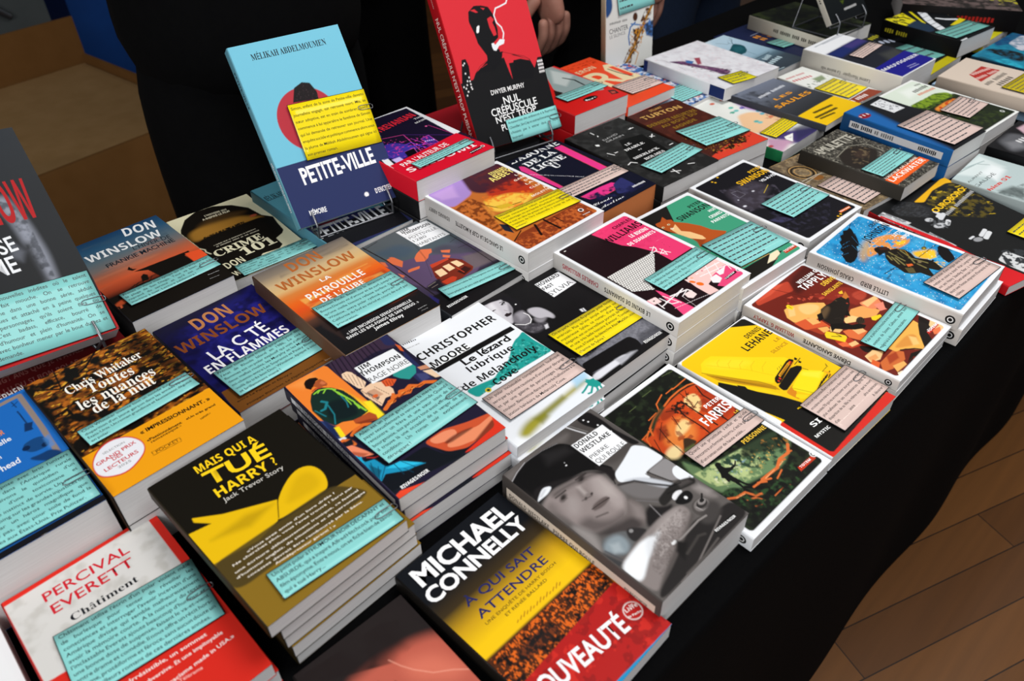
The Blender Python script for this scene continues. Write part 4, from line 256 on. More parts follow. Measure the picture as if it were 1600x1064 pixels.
BOOKS['demon'] = dict(hd=['demon','flat',[-0.4109,0.4067,0.7638,0.066,0.11,0.1753],1,'#1e68bb','#1a5aa4','bright blue paperback with a picture frame and truck drawing, cut by the left edge','',None,None,None,2323],
 ops=[['k','#8f8078',3,45,[770,77,948,62,1029,59,1031,584,1020,1033]],['p','#16447a',6,1,[843,706,930,687,996,708,1023,814,980,867,873,853,831,780]],['e','#0c2448',3,30,30,0,[853,764]],['e','#0c2448',3,30,30,0,[981,829]],['p','#14396a',10,1,[907,914,997,910,1067,1028,959,1059,854,953,827,894]],['k','#12305c',3,8,[952,102,962,201]],['k','#12305c',3,8,[941,163,993,132]],['k','#12305c',3,12,[950,261,955,371,958,510,969,572]],['p','#4a86cc',15,0.7,[992,743,1045,732,1038,887,985,898]],['p','#12305c',6,1,[940,457,1000,484,959,578,908,560]],['p','#15151a',4,1,[106,1646,362,1688,1115,1687,1113,1797,401,1823,116,1839]],['p','#d8a43a',6,1,[628,1752,756,1779,753,1811,648,1817]],['p','#f0e8d0',6,1,[643,1751,689,1762,672,1791]]],
 tx=[['KINGSOLVER',[478,479],308,68,-3.1,'#ee8a2c','b'],["On m'appelle",[414,599],389,63,-3.1,'#eef0f4','m'],['Demon',[520,751],157,68,-5.4,'#eef0f4','m'],['Copperhead',[388,896],384,73,-1.1,'#eef0f4','m']], stx=[])
BOOKS['perc'] = dict(hd=['perc','flat',[-0.2709,0.2917,0.7639,0.0298,0.1163,0.18],2,'#d42a1f','#a81a18','red bordered paperback with grey panel and red serif author name, at the lower left','copy of the red bordered paperback with grey panel, {o} under it',None,None,None,2424],
 ops=[['p','#d2d0cd',2,1,[13,46,1097,34,1095,935,16,847]],['n','#b9b6b0',9,0.62,0.2,0.7,1,[13,46,1097,34,1085,872,18,841]]],
 tx=[['PERCIVAL',[241,221],626,89,1.3,'#c8202f','W'],['EVERETT',[250,364],595,91,0.8,'#c8202f','W'],['Châtiment',[321,516],482,62,1.6,'#1a1d22','s'],['«Irrésistible, un sommet',[394,1245],560,32,5.2,'#f2e8e4','W'],['de cruauté subversive. Et une impitoyable',[264,1324],775,32,2.7,'#f2e8e4','W'],['satire du racisme made in USA.»',[424,1450],658,32,-0.8,'#f2e8e4','W'],['Télérama',[658,1481],159,26,6.6,'#f0b8b0','W']], stx=[])
BOOKS['light'] = dict(hd=['light','flat',[-0.0676,0.2382,0.7341,0.009,0.0933,0.165],1,'#221c1c','#1a1616','dark paperback with salmon lightning sky, tucked under the yellow sunset city book at the front','',None,None,9,2525],
 ops=[['p','#b95b4a',70,1,[573,316,782,359,948,436,1009,560,1028,1018,693,1071,214,620,224,308]],['n','#1f1818',22,0.55,0.3,1,1,[-184,18,693,87,1074,338,604,421]],['p','#e07c64',90,0.6,[616,433,827,531,936,784,803,782,604,594]],['k','#f0a58e',4,5,[561,361,600,455,647,537,735,649,849,727,952,819]],['n','#16110f',3,0.6,0.1,1,1,[346,399,484,469,518,537,366,489]]],
 tx=[], stx=[])
BOOKS['corner'] = dict(hd=['corner','flat',[-0.4197,0.273,0.7505,0.02,0.11,0.178],1,'#e6e8ea','#d8d8d8','sliver of a white paperback at the bottom left corner below the red bordered one','',None,None,20,2626],
 ops=[],
 tx=[], stx=[])
BOOKS['abbey'] = dict(hd=['abbey','flat',[0.0022,0.7996,0.7577,0.0761,0.1234,0.1794],3,'#c06a2a','#d4d2d0','paperback with fire and smoke over orange rocks, topmost behind the pink book','copy of the fire and rocks paperback, {o} in that stack',['#eceef2',5,4],None,None,2727],
 ops=[['p','#a888cc',20,1,[35,43,639,21,449,413,59,508,-12,162]],['p','#c8a4dc',40,0.7,[76,85,411,84,281,353,96,273]],['p','#3f1a2a',30,1,[639,-71,1259,-34,1277,307,1049,625,551,518,457,375]],['p','#b8341c',35,1,[578,489,1095,492,1071,882,554,909,513,702]],['n','#5a1c20',7,0.55,0.2,0.8,1,[717,-22,1267,169,1074,768,592,560]],['p','#f4c64c',35,1,[393,634,755,700,972,951,607,1071,333,922]],['n','#e8701c',5,0.55,0.2,0.8,1,[471,548,1044,854,634,1045,344,854]],['p','#c56c2c',8,1,[59,508,363,465,388,695,208,1027,195,1412,86,1421,5,921]],['n','#7a3a14',4,0.5,0.15,1,1,[59,508,363,465,388,695,182,1399,60,1370]],['p','#e0913a',20,0.7,[341,690,369,773,227,1248,176,1196]],['p','#86381a',8,1,[65,1518,232,1451,1193,1457,1151,1746,40,1769,21,1614]],['n','#c2602a',3,0.55,0.15,1,1,[65,1518,1193,1457,1151,1746,40,1769]],['k','#6a4a10',3,14,[376,737,449,909,714,964]],['p','#d8b02c',5,1,[427,822,585,876,607,963,436,922]],['p','#1a2230',6,1,[193,1138,251,1223,182,1399,142,1284]],['k','#1c0e0a',3,14,[268,1414,65,1518]],['k','#1c0e0a',3,30,[462,1439,366,1635]],['k','#1c0e0a',3,30,[609,1438,609,1690]],['k','#1c0e0a',3,14,[738,1468,737,1620]],['e','#fff',3,34,34,0,[1060,1589]],['e','#3a1a10',3,23,23,0,[1060,1589]]],
 tx=[['EDWARD',[920,261],261,88,-0.7,'#f2e07c','b'],['ABBEY',[816,384],378,113,-1.6,'#f2e07c','b'],['LE',[1122,471],93,40,-1.3,'#fbe9d8','b'],['GANG',[1014,564],221,40,-0.3,'#fbe9d8','b'],['DE',[1106,647],94,40,1,'#fbe9d8','b'],['LA',[1053,723],116,40,0.9,'#fbe9d8','b'],['CLEF',[1019,828],166,40,2.8,'#fbe9d8','b'],['À',[1140,930],48,40,3.5,'#fbe9d8','b'],['MOLETTE',[895,984],286,40,2,'#fbe9d8','b'],['TOTEM',[992,1688],109,16,4,'#fff','b']], stx=[['EDWARD ABBEY',0.07,0.28,'#4a4644','b',1],['LE GANG DE LA CLEF À MOLETTE',0.34,0.78,'#3a3634','b',1]])
BOOKS['trev'] = dict(hd=['trev','flat',[-0.1225,0.9184,0.7504,0.1001,0.1238,0.1777],1,'#161027','#c91428','paperback with purple neon street and red lower half, left of the standing red book','',None,None,27,2828],
 ops=[['p','#e6e8ec',2,1,[379,-118,1322,-94,1256,1122,1129,1155,1204,37,328,1]],['p','#e6e8ec',2,1,[379,-118,345,19,60,1346,-35,1320]],['k','#e84aa0',5,8,[397,582,662,676,526,1240]],['k','#7a3ad8',5,12,[225,933,593,925,659,1377]],['k','#e84aa0',5,8,[188,744,171,1389]],['k','#4a3ad8',5,14,[424,985,763,1099]],['k','#c03ac8',5,7,[661,837,695,1030,693,1260]],['k','#3a2a9c',5,16,[67,1067,626,1115,794,1363]],['k','#d83a90',5,7,[1071,680,1146,1173]],['k','#5a2a8c',5,7,[662,676,1112,1138]],['p','#3a2680',3,1,[747,925,887,907,848,1186,711,1201]],['k','#ff5ac8',3,5,[740,934,880,916,844,1183,711,1201,740,934]],['k','#c8b8ff',2,17,[741,1034,748,1018]],['k','#c8b8ff',2,17,[766,1044,774,1026]],['k','#c8b8ff',2,17,[792,1055,800,1034]],['k','#c8b8ff',2,17,[817,1065,824,1049]],['k','#c8b8ff',2,17,[843,1075,850,1057]],['p','#4434a8',20,0.8,[254,734,439,768,592,1080,232,1235,114,1043]],['p','#c8b8f0',10,1,[133,1135,246,1140,232,1272,121,1266]],['n','#d83a9c',3,0.7,0.1,1,1,[286,610,835,854,862,1356,139,1356]],['p','#08060f',3,1,[367,1078,523,1071,460,1248,312,1245]],['k','#e06ac8',3,4,[367,1078,523,1071,460,1248]],['e','#ff6ab0',3,12,12,0,[616,1012]],['e','#ff6ab0',3,16,16,0,[1031,682]],['p','#d5112c',3,1,[19,1248,426,1214,1175,1121,1247,1789,-9,1819]],['p','#1a0c12',1,1,[925,1649,1138,1624,1122,1684,917,1715]],['e','#fff',3,26,26,0,[1158,1644]],['e','#1a0c12',3,18,18,0,[1158,1644]]],
 tx=[['TREVANIAN',[488,416],669,138,-7.6,'#e02838','b'],['THE',[1056,423],129,40,-3.2,'#ddd','b'],['MAIN',[991,530],184,40,-5.8,'#ddd','b'],["PAR L'AUTEUR DE",[130,1389],770,91,-5.5,'#f4e8ec','m'],['SHIBUMI',[88,1555],1030,106,1.8,'#f4e8ec','b'],['TOTEM',[921,1689],192,20,-4.5,'#fff','b']], stx=[])
BOOKS['abon'] = dict(hd=['abon','flat',[0.0918,0.9286,0.7465,0.0444,0.1055,0.18],1,'#0e1024','#0e1024','navy paperback with pink stripes and orange page edges, behind the fire and rocks book','',None,'#d8824c',44,2929],
 ops=[['p','#ea378c',2,1,[848,150,985,158,933,1072,800,1044]],['k','#e85a2c',3,6,[985,158,933,1072]],['k','#e85a2c',3,6,[848,150,800,1044]],['p','#ea378c',2,1,[112,202,164,255,130,1030,67,1003,49,311]],['k','#e85a2c',3,6,[147,210,130,1030]],['p','#ea378c',3,1,[97,1345,454,1344,650,1368,704,1460,570,1534,332,1535,127,1470]],['k','#e85a2c',3,5,[97,1345,332,1535,570,1534]],['p','#2c2f66',8,1,[622,1421,848,1366,827,1658,606,1680,480,1624]],['n','#1a1c44',6,0.55,0.2,1,1,[59,1366,698,1466,935,1705,194,1790]],['k','#f0f0f4',2,16,[760,1650,761,1632]],['k','#f0f0f4',2,16,[786,1651,787,1631]],['k','#f0f0f4',2,16,[812,1653,813,1630]],['k','#f0f0f4',2,16,[838,1654,839,1637]],['k','#f0f0f4',2,16,[864,1656,865,1636]],['k','#f0f0f4',2,16,[890,1657,891,1635]],['k','#f0f0f4',2,16,[916,1659,917,1641]],['k','#f0f0f4',2,16,[942,1660,943,1640]],['k','#f0f0f4',2,16,[968,1662,969,1639]]],
 tx=[["L'ABONNÉ",[92,88],903,143,2.2,'#f4f4f6','S'],['DE LA',[192,296],583,115,-1.8,'#f4f4f6','S'],['LIGNE',[177,467],592,117,0.3,'#f4f4f6','S'],['U',[417,591],132,107,0.1,'#f4f4f6','S'],["UNE ENQUÊTE DE L'INSPECTEUR BELOT",[48,467],725,20,50.3,'#e8e8f0','r'],['Claude',[52,1625],309,50,3.9,'#f4f4f6','i'],['Aveline',[64,1727],419,50,1,'#f4f4f6','i']], stx=[])
BOOKS['sherl'] = dict(hd=['sherl','flat',[0.1819,0.9934,0.6829,0.0451,0.11,0.1863],2,'#212121','#161616','black paperback with small white emblems in circles around a dark diamond title','copy of the black emblem paperback, {o} under it',None,None,None,3030],
 ops=[['n','#343434',8,0.6,0.2,0.8,1,0],['p','#0c0c0c',3,1,[545,541,937,612,823,1338,272,1652,229,1063]],['e','#3d3d3d',3,70,70,0,[409,139]],['e','#1e1e1e',3,64,64,0,[409,139]],['e','#3d3d3d',3,70,70,0,[199,450]],['e','#1e1e1e',3,64,64,0,[199,450]],['e','#3d3d3d',3,70,70,0,[943,403]],['e','#1e1e1e',3,64,64,0,[943,403]],['e','#3d3d3d',3,70,70,0,[991,746]],['e','#1e1e1e',3,64,64,0,[991,746]],['e','#3d3d3d',3,70,70,0,[171,788]],['e','#1e1e1e',3,64,64,0,[171,788]],['e','#3d3d3d',3,70,70,0,[1007,1105]],['e','#1e1e1e',3,64,64,0,[1007,1105]],['e','#3d3d3d',3,70,70,0,[725,149]],['e','#1e1e1e',3,64,64,0,[725,149]],['k','#f0f0f0',3,16,[415,101,415,173]],['k','#f0f0f0',3,16,[424,238,411,261]],['k','#f0f0f0',3,16,[193,430,210,486]],['k','#f0f0f0',3,16,[914,377,1002,382]],['k','#f0f0f0',3,16,[966,365,928,389]],['k','#f0f0f0',3,16,[967,738,1025,776]],['k','#f0f0f0',3,16,[1047,711,964,777]],['k','#f0f0f0',3,16,[972,1107,1043,1103]],['k','#f0f0f0',3,16,[88,778,272,781]],['k','#f0f0f0',3,16,[164,749,198,793]],['e','#f0f0f0',3,30,26,0,[207,457]],['e','#e8e8e8',3,50,26,0,[182,778]],['e','#3d3d3d',3,70,70,0,[151,783]],['e','#1e1e1e',3,64,64,0,[151,783]],['e','#3d3d3d',3,70,70,0,[177,1163]],['e','#1e1e1e',3,64,64,0,[177,1163]],['e','#3d3d3d',3,70,70,0,[433,1671]],['e','#1e1e1e',3,64,64,0,[433,1671]],['e','#3d3d3d',3,70,70,0,[764,1670]],['e','#1e1e1e',3,64,64,0,[764,1670]],['k','#f0f0f0',3,16,[103,1143,185,1114,234,1181]],['k','#f0f0f0',3,16,[388,1647,502,1710]],['k','#f0f0f0',3,16,[448,1623,429,1745]],['k','#f0f0f0',3,16,[725,1650,804,1689]],['k','#f0f0f0',3,16,[136,719,174,819]]],
 tx=[['DAVID',[380,420],310,44,-5.7,'#bbb','l'],['GRANN',[373,484],349,44,-1.1,'#bbb','l'],['LE',[504,736],109,50,-5.8,'#f4f4f4','s'],['DIABLE',[378,849],381,54,-1,'#f4f4f4','s'],['ET',[528,943],72,24,-1.1,'#f4f4f4','s'],['SHERLOCK',[294,1096],498,54,-1,'#f4f4f4','s'],['HOLMES',[389,1207],391,54,-0.6,'#f4f4f4','s']], stx=[])
BOOKS['turton'] = dict(hd=['turton','flat',[0.2725,1.0607,0.6298,0.045,0.1043,0.1787],2,'#472019','#3a1a14','brown paperback with gold title lettering and a red lower edge','copy of the brown and gold paperback, {o} under it',None,None,None,3131],
 ops=[['n','#5c2a1e',9,0.6,0.2,0.7,1,0],['p','#d7402b',5,1,[-28,1674,346,1570,1039,1468,1040,1837,-17,1834]],['n','#2a100c',6,0.48,0.08,1,1,[62,1593,758,1444,1015,1517,663,1697,163,1674]],['n','#b8862c',2,0.72,0.08,1,1,[122,1000,974,1551,551,1735,95,1620]]],
 tx=[['STUART',[408,97],256,53,-1.3,'#c99a52','b'],['TURTON',[124,251],777,111,2.4,'#d0a45c','b'],['DERNIER MEURTRE',[10,487],971,85,0.9,'#8a691f','b'],['AU BOUT DU',[154,616],749,74,-2.2,'#8a691f','b'],['MONDE',[270,752],468,76,-2.3,'#8a691f','b']], stx=[])
BOOKS['red'] = dict(hd=['red','flat',[0.0887,1.1759,0.7105,0.0599,0.1151,0.1634],2,'#d51d1b','#b8141a','thick red paperback with a grey sky picture and a small black oval sticker','copy of the thick red paperback, {o} under it',None,None,None,3232],
 ops=[['p','#93a4a4',5,1,[877,10,1099,-73,1138,878,1023,1263,401,1015,452,716]],['p','#cfd6d4',40,0.7,[971,100,1086,501,685,762,631,529]],['k','#15181a',5,32,[886,478,961,662,929,906]],['p','#1a1614',5,1,[430,739,471,909,331,947,296,914]],['k','#d51d1b',3,12,[1070,-81,1142,910]],['e','#120f0f',3,140,70,0,[617,1348]],['e','#f4f4f4',3,22,22,0,[527,1354]],['p','#1a1a1c',2,1,[1027,1311,1130,1366,1090,1502,965,1468]],['p','#c04a3a',2,1,[1025,1370,1093,1400,1064,1460,998,1448]],['p','#f0e8e4',3,1,[-210,1599,-163,1590,-291,1785]]],
 tx=[['tv+',[546,1389],183,40,-2.9,'#fff','b']], stx=[])
BOOKS['orange'] = dict(hd=['orange','flat',[0.1668,1.2574,0.7211,0.0402,0.1142,0.1899],1,'#ee4b26','#d84020','orange paperback with large cream outlined letters','copy of the orange paperback with cream letters, {o} under it',None,None,16,3333],
 ops=[['p','#ecd8ac',3,1,[1023,415,1184,468,1182,1188,1028,1216,823,1151,786,1114,875,603]],['p','#ee4b26',3,1,[1023,541,1114,568,1101,1048,987,1077]],['k','#1a1614',3,26,[957,601,967,846,1021,1100]],['e','#ecd8ac',3,16,16,0,[439,627]],['n','#b83014',4,0.66,0.1,1,1,[426,57,1222,93,1072,272,360,199]],['k','#b83a20',3,10,[576,101,1165,147]],['k','#f07a54',2,30,[503,1636,737,1636]]],
 tx=[['DERON',[314,455],551,127,-2.9,'#e8c8a0','b'],['R',[408,1174],415,633,-3.2,'#ecd8ac','b']], stx=[])
BOOKS['petite'] = dict(hd=['petite','stand',[-0.1857,0.8122,0.0619,0.59,0.627,0.0022,0.1347,0.2124],1,'#74c0d8','#6aa8bc','light blue and navy book with a red disc, standing on a wire easel','',None,None,17,3434],
 ops=[['p','#2c3560',1,1,[-45,1404,1465,1389,1509,2198,-14,2169]],['e','#b5333f',3,370,370,0,[594,966]],['p','#1a1416',4,1,[482,746,558,588,668,546,756,573,800,688,788,773]],['n','#3a2c30',1.5,0.7,0.1,1,1,[502,724,675,562,795,686,788,773]],['p','#2c3560',1,1,[-45,1404,1465,1389,1509,2198,-14,2169]],['e','#f4f4f6',3,28,28,0,[909,1984]],['p','#2c3560',1,1,[838,2008,990,2009,987,2060,841,2060]]],
 tx=[['MÉLIKAH ABDELMOUMEN',[222,191],905,69,0.3,'#1a2026','s'],['PETITE-VILLE',[245,1663],929,185,-0.5,'#f4f4f6','C'],['MÉMOIRE',[172,2018],208,58,2.9,'#f4f4f6','b'],["D'ENCRIER",[1027,2009],224,61,-0.3,'#f4f4f6','b']], stx=[['PETITE-VILLE',0.12,0.32,'#2a3a48','b',0],['MÉLIKAH ABDELMOUMEN',0.62,0.9,'#e8e8ee','b',0]])
BOOKS['nul'] = dict(hd=['nul','stand',[0.0186,1.0013,0.06,0.5882,0.5285,-0.0238,0.1349,0.208],1,'#d8303a','#b0161e','red and black book with a smoking man silhouette, standing on a wire easel','',None,None,24,3535],
 ops=[['p','#1a1a1c',3,1,[-3,1184,211,1168,273,1092,491,1005,916,966,1152,1081,1192,1202,1280,1075,1368,1081,1554,2230,-31,2262,-52,1769]],['p','#17171a',3,1,[390,419,416,327,518,266,621,275,727,309,771,404,783,603,756,717,623,792,728,871,707,1007,491,1005,511,910,428,737,417,598,384,457]],['p','#17171a',3,1,[269,1101,504,968,551,898,768,898,694,1044,549,1116]],['p','#d8303a',2,1,[747,924,890,971,1130,1071,1148,1091,965,1040,881,1070,809,1066,803,1288,782,1182,759,997]],['p','#d8303a',3,1,[665,455,732,433,764,481,729,515,744,576,746,676,695,686,665,563]],['k','#17171a',3,5,[753,905,938,974,1072,1019,1152,1081]],['p','#17171a',3,1,[891,1042,1013,1045,1147,1095,1184,1211,1119,1331,808,1289]],['k','#17171a',3,4,[504,968,367,1021,269,1101]],['k','#d8303a',3,5,[477,1013,383,1044]],['p','#d8303a',2,1,[445,313,516,308,558,354,523,354]],['p','#d8303a',2,1,[612,301,676,321,646,337]],['p','#f2f2f4',2,1,[477,531,506,516,524,523,491,601,464,611,451,595]],['k','#eceef2',3,18,[1053,253,1016,306,910,332,834,346,783,426,792,526,846,594,857,675,826,739]],['p','#eceef2',3,1,[630,770,666,770,679,802,773,740,845,756,818,807,733,822,673,877,635,864,623,812]],['p','#17171a',2,1,[119,895,182,891,202,989,160,1217,29,1190]],['e','#f4f0f0',1,10,12,0,[121,963]],['e','#f4f0f0',1,10,12,0,[148,943]],['e','#f4f0f0',1,10,12,0,[121,1071]],['e','#f4f0f0',1,10,12,0,[120,1170]],['e','#f4f0f0',1,10,12,0,[157,1128]],['e','#f4f0f0',1,10,12,0,[43,1233]],['e','#f4f0f0',1,10,12,0,[71,1258]],['e','#f4f0f0',1,10,12,0,[99,1217]],['e','#f4f0f0',1,10,12,0,[89,1302]],['e','#f4f0f0',1,10,12,0,[59,1347]],['e','#f4f0f0',1,10,12,0,[155,1177]],['e','#f4f0f0',1,10,12,0,[155,1216]],['e','#f4f0f0',1,10,12,0,[151,1255]],['e','#f4f0f0',1,10,12,0,[157,1280]],['e','#f4f0f0',1,9,16,0,[1268,1128]],['e','#f4f0f0',1,9,16,0,[1291,1128]],['e','#f4f0f0',1,9,16,0,[1314,1129]],['e','#f4f0f0',1,9,16,0,[1337,1129]],['e','#f4f0f0',1,9,16,0,[1265,1175]],['e','#f4f0f0',1,9,16,0,[1288,1175]],['e','#f4f0f0',1,9,16,0,[1311,1175]],['e','#f4f0f0',1,9,16,0,[1334,1176]],['e','#f4f0f0',1,9,16,0,[1262,1222]],['e','#f4f0f0',1,9,16,0,[1285,1222]],['e','#f4f0f0',1,9,16,0,[1308,1222]],['e','#f4f0f0',1,9,16,0,[1331,1223]],['e','#f4f0f0',1,9,16,0,[1259,1269]],['e','#f4f0f0',1,9,16,0,[1282,1269]],['e','#f4f0f0',1,9,16,0,[1305,1269]],['e','#f4f0f0',1,9,16,0,[1328,1270]]],
 tx=[['DWYER MURPHY',[413,1418],545,62,0,'#f4f2f2','m'],['NUL',[569,1575],268,98,-0.8,'#f4f4f4','m'],['CRÉPUSCULE',[335,1692],750,96,-1.2,'#f4f4f4','m'],["N'EST TROP",[374,1791],670,84,-1.9,'#f4f4f4','m'],['PUISSANT',[428,1906],452,83,-1.7,'#f4f4f4','m'],['LE GOSPEL',[631,2170],200,22,1.9,'#ddd','b']], stx=[['DWYER MURPHY',0.03,0.09,'#e8c8c4','b',0],["NUL CRÉPUSCULE N'EST TROP PUISSANT",0.15,0.93,'#f0d8d0','m',0]])
BOOKS['wins'] = dict(hd=['wins','stand',[-0.4234,0.5342,0.0805,0.9067,0.8245,-0.174,0.14,0.2206],1,'#24282e','#111','large dark book with red author letters and tattooed arm photo, standing at the left edge','',None,None,25,3636],
 ops=[['g',[0,'#23282e',0.3,'#1a1e23',1,'#101215']],['p','#8f93a0',50,1,[951,665,1053,654,1080,744,1133,967,1154,1304,1114,1701,1042,1674,1024,1219,1002,926]],['n','#3c4048',5,0.52,0.2,0.8,1,[951,665,1080,744,1133,967,1114,1701,1042,1674,1002,926]],['p','#15171a',50,0.8,[1055,1147,1059,1558,830,1554,873,1228]],['p','#70747f',40,0.6,[926,1104,988,1227,935,1310,866,1245]],['p','#b50d10',3,1,[94,2140,368,2159,1381,2159,1409,2254,999,2226,350,2237,49,2250]],['p','#b50d10',3,1,[1410,1556,1442,1555,1434,2201,1373,2176]]],
 tx=[['WINSLOW',[378,905],869,409,1.9,'#b01218','b'],['SE',[801,1203],153,146,-4.5,'#eceef2','m'],['ME',[670,1399],217,158,-2.4,'#eceef2','m']], stx=[])
BOOKS['chant'] = dict(hd=['chant','stand',[0.219,1.3794,0.0155,0.5079,0.1682,-0.0535,0.1025,0.205],1,'#dcdcd8','#b8aa90','white book with a bright saxophone painting, standing upright at the back','',None,None,14,3737],
 ops=[['k','#a8762c',5,50,[1007,1031,810,1350,612,1727,410,2026]],['n','#5a3a20',4,0.5,0.15,1,1,[868,1069,1012,1136,550,1990,373,1967]],['k','#3c6aa8',4,26,[634,1304,532,1372,495,1525,523,1662]],['k','#4a7ab4',3,24,[548,1321,740,1356,883,1411]],['p','#2c3c58',20,1,[810,1350,1055,1298,1069,1593,888,1545]],['n','#4a7ac0',5,0.52,0.2,1,1,[808,1297,1052,1245,1070,1620,888,1545]],['p','#3a2a24',10,1,[585,1404,743,1448,729,1540,605,1499]],['p','#2c4c80',20,1,[-16,780,115,792,152,1047,37,1187,3,1133]],['e','#4a2c1c',10,50,70,0,[631,1213]],['n','#c8862c',3,0.6,0.1,1,1,[534,1451,877,1279,821,1645,513,1931]],['k','#c8862c',3,16,[477,1899,613,1754,721,1822,656,2005]],['k','#666',2,16,[99,1286,97,1268]],['k','#666',2,16,[126,1283,124,1263]],['k','#666',2,16,[152,1281,150,1258]],['k','#666',2,16,[179,1278,177,1261]],['k','#666',2,16,[205,1275,203,1255]],['k','#666',2,16,[232,1273,230,1250]],['k','#666',2,16,[258,1270,257,1253]],['k','#666',2,16,[285,1268,283,1248]],['k','#666',2,16,[312,1265,309,1242]],['k','#666',2,16,[365,1260,363,1240]],['k','#666',2,16,[391,1257,389,1234]],['k','#666',2,16,[418,1255,416,1237]],['k','#666',2,16,[444,1252,442,1232]]],
 tx=[['CHANTER',[90,1441],397,80,-7,'#3a3a40','r'],['LE SILENCE',[98,1518],330,52,-8.4,'#55555a','l']], stx=[])
BOOKS['gst'] = dict(hd=['gst','stand',[0.6297,1.4603,0.0687,0.7237,0.667,-0.0301,0.1256,0.2],1,'#14181a','#c8c2b4','dark book with a cream spine standing on a wire easel at the far end','',None,None,11,3838],
 ops=[['g',[0,'#1c2418',0.5,'#171c1c',1,'#121518']],['k','#a8a8a8',2,40,[561,1821,954,1807]],['p','#4a5a14',20,1,[506,1656,633,1662,561,1721]]],
 tx=[], stx=[['',0.4531,0.4665,'#222','#',0],['',0.4737,0.4871,'#222','#',1],['',0.4943,0.5076,'#222','#',2],['',0.5149,0.5282,'#222','#',0],['',0.5354,0.5488,'#222','#',1],['',0.5766,0.59,'#222','#',0],['',0.5972,0.6106,'#222','#',1],['',0.6384,0.6518,'#222','#',0],['',0.659,0.6724,'#222','#',1],['',0.6796,0.6929,'#222','#',2],['',0.7001,0.7135,'#222','#',0],['',0.7207,0.7341,'#222','#',1],['',0.7413,0.7547,'#222','#',2],['',0.7619,0.7753,'#222','#',0],['',0.7825,0.7959,'#222','#',1]])
BOOKS['amul'] = dict(hd=['amul','flat',[0.4917,0.9691,0.7228,0.0398,0.0967,0.1498],1,'#4b4842','#3a3732','grey ornate paperback with silver title and an orange strip','x',None,None,20,3939],
 ops=[['n','#2c2a26',5,0.5,0.15,1,1,0],['n','#8a867a',2.4,0.66,0.1,1,1,0],['p','#2a2420',20,1,[237,409,672,438,766,727,385,929,31,860,29,631]],['e','#3c2f28',20,130,90,0,[482,645]],['k','#8d897c',4,14,[145,463,572,390,819,529,778,787]],['n','#6a5a44',4,0.6,0.15,1,1,[562,430,797,609,237,878,146,698]],['p','#f2621f',2,1,[-39,1230,584,1212,980,1223,945,949,1001,954,1033,1359,8,1394]]],
 tx=[['AMULETTE',[5,280],893,147,3.2,'#b9b5a8','C'],["L'AUTEUR DE LA SÉRIE",[52,1232],867,34,-0.7,'#f8e0d4','b'],['BLACKWATER',[-55,1325],990,78,0.3,'#fdf4ee','b']], stx=[])
BOOKS['brown'] = dict(hd=['brown','flat',[0.4454,0.9495,0.6344,0.0198,0.0955,0.1505],1,'#7c6c56','#6a5a48','tan ornate paperback with gold arches, beside the grey ornate one','x',None,None,None,4040],
 ops=[['n','#5c4c3a',5,0.52,0.15,0.8,1,0],['n','#a8906a',3,0.66,0.1,0.8,1,0],['o','#3a2c1c',3,14,200,[243,380]],['o','#c79a58',3,12,180,[243,380]],['o','#2c2218',3,34,150,[243,380]],['o','#c79a58',3,10,110,[243,380]],['e','#8a5a2c',10,90,60,0,[288,607]],['k','#b8b0a0',3,14,[27,542,332,537,662,632]],['k','#b8b0a0',3,12,[-2,601,448,545,614,593]],['k','#c79a58',3,5,[39,-2,730,14,870,670]],['k','#c79a58',3,6,[366,1525,909,1495,919,1423]],['e','#c79a58',3,24,24,0,[841,1480]]],
 tx=[], stx=[])
BOOKS['koontz'] = dict(hd=['koontz','flat',[0.5831,1.0525,0.6746,0.051,0.0919,0.1656],2,'#17181c','#1c5c9c','blue and black thriller with a white sticker and a small red oval','copy of the blue and black thriller, {o} under it',None,None,None,4141],
 ops=[['p','#1e62a8',80,1,[-88,-20,404,-51,303,440,137,1050,7,1634,-314,1635]],['p','#1a1b20',60,0.8,[617,18,901,88,940,719,742,716,304,553]],['e','#8c1d28',3,120,70,0,[120,266]],['k','#f0e8e8',2,25,[44,258,45,235]],['k','#f0e8e8',2,25,[126,263,128,233]],['k','#f0e8e8',2,25,[209,269,210,242]],['p','#e2e4e8',3,1,[541,100,841,83,819,495,534,486]],['n','#8a8c92',2.5,0.6,0.1,1,1,[557,115,812,101,799,477,562,470]]],
 tx=[], stx=[['',0.08,0.93,'#d8d8da','#',0],['',0.1027,0.1145,'#222','#',0],['',0.1209,0.1327,'#222','#',1],['',0.1391,0.1509,'#222','#',2],['',0.1573,0.1691,'#222','#',0],['',0.1936,0.2055,'#222','#',2],['',0.2118,0.2236,'#222','#',0],['',0.23,0.2418,'#222','#',1],['',0.2482,0.26,'#222','#',2],['',0.2664,0.2782,'#222','#',0],['',0.2845,0.2964,'#222','#',1],['',0.323,0.336,'#777','#',0],['',0.343,0.356,'#777','#',1],['',0.383,0.396,'#777','#',0],['',0.403,0.416,'#777','#',1],['',0.423,0.436,'#777','#',2],['',0.443,0.456,'#777','#',0],['',0.463,0.476,'#777','#',1],['',0.483,0.496,'#777','#',2],['',0.7224,0.7328,'#222','#',0],['',0.7384,0.7488,'#222','#',1],['',0.7544,0.7648,'#222','#',2],['',0.7704,0.7808,'#222','#',0],['',0.7864,0.7968,'#222','#',1],['',0.8024,0.8128,'#222','#',2],['',0.8184,0.8288,'#222','#',0],['',0.8344,0.8448,'#222','#',1],['',0.8504,0.8608,'#222','#',2],['',0.8664,0.8768,'#222','#',0]])
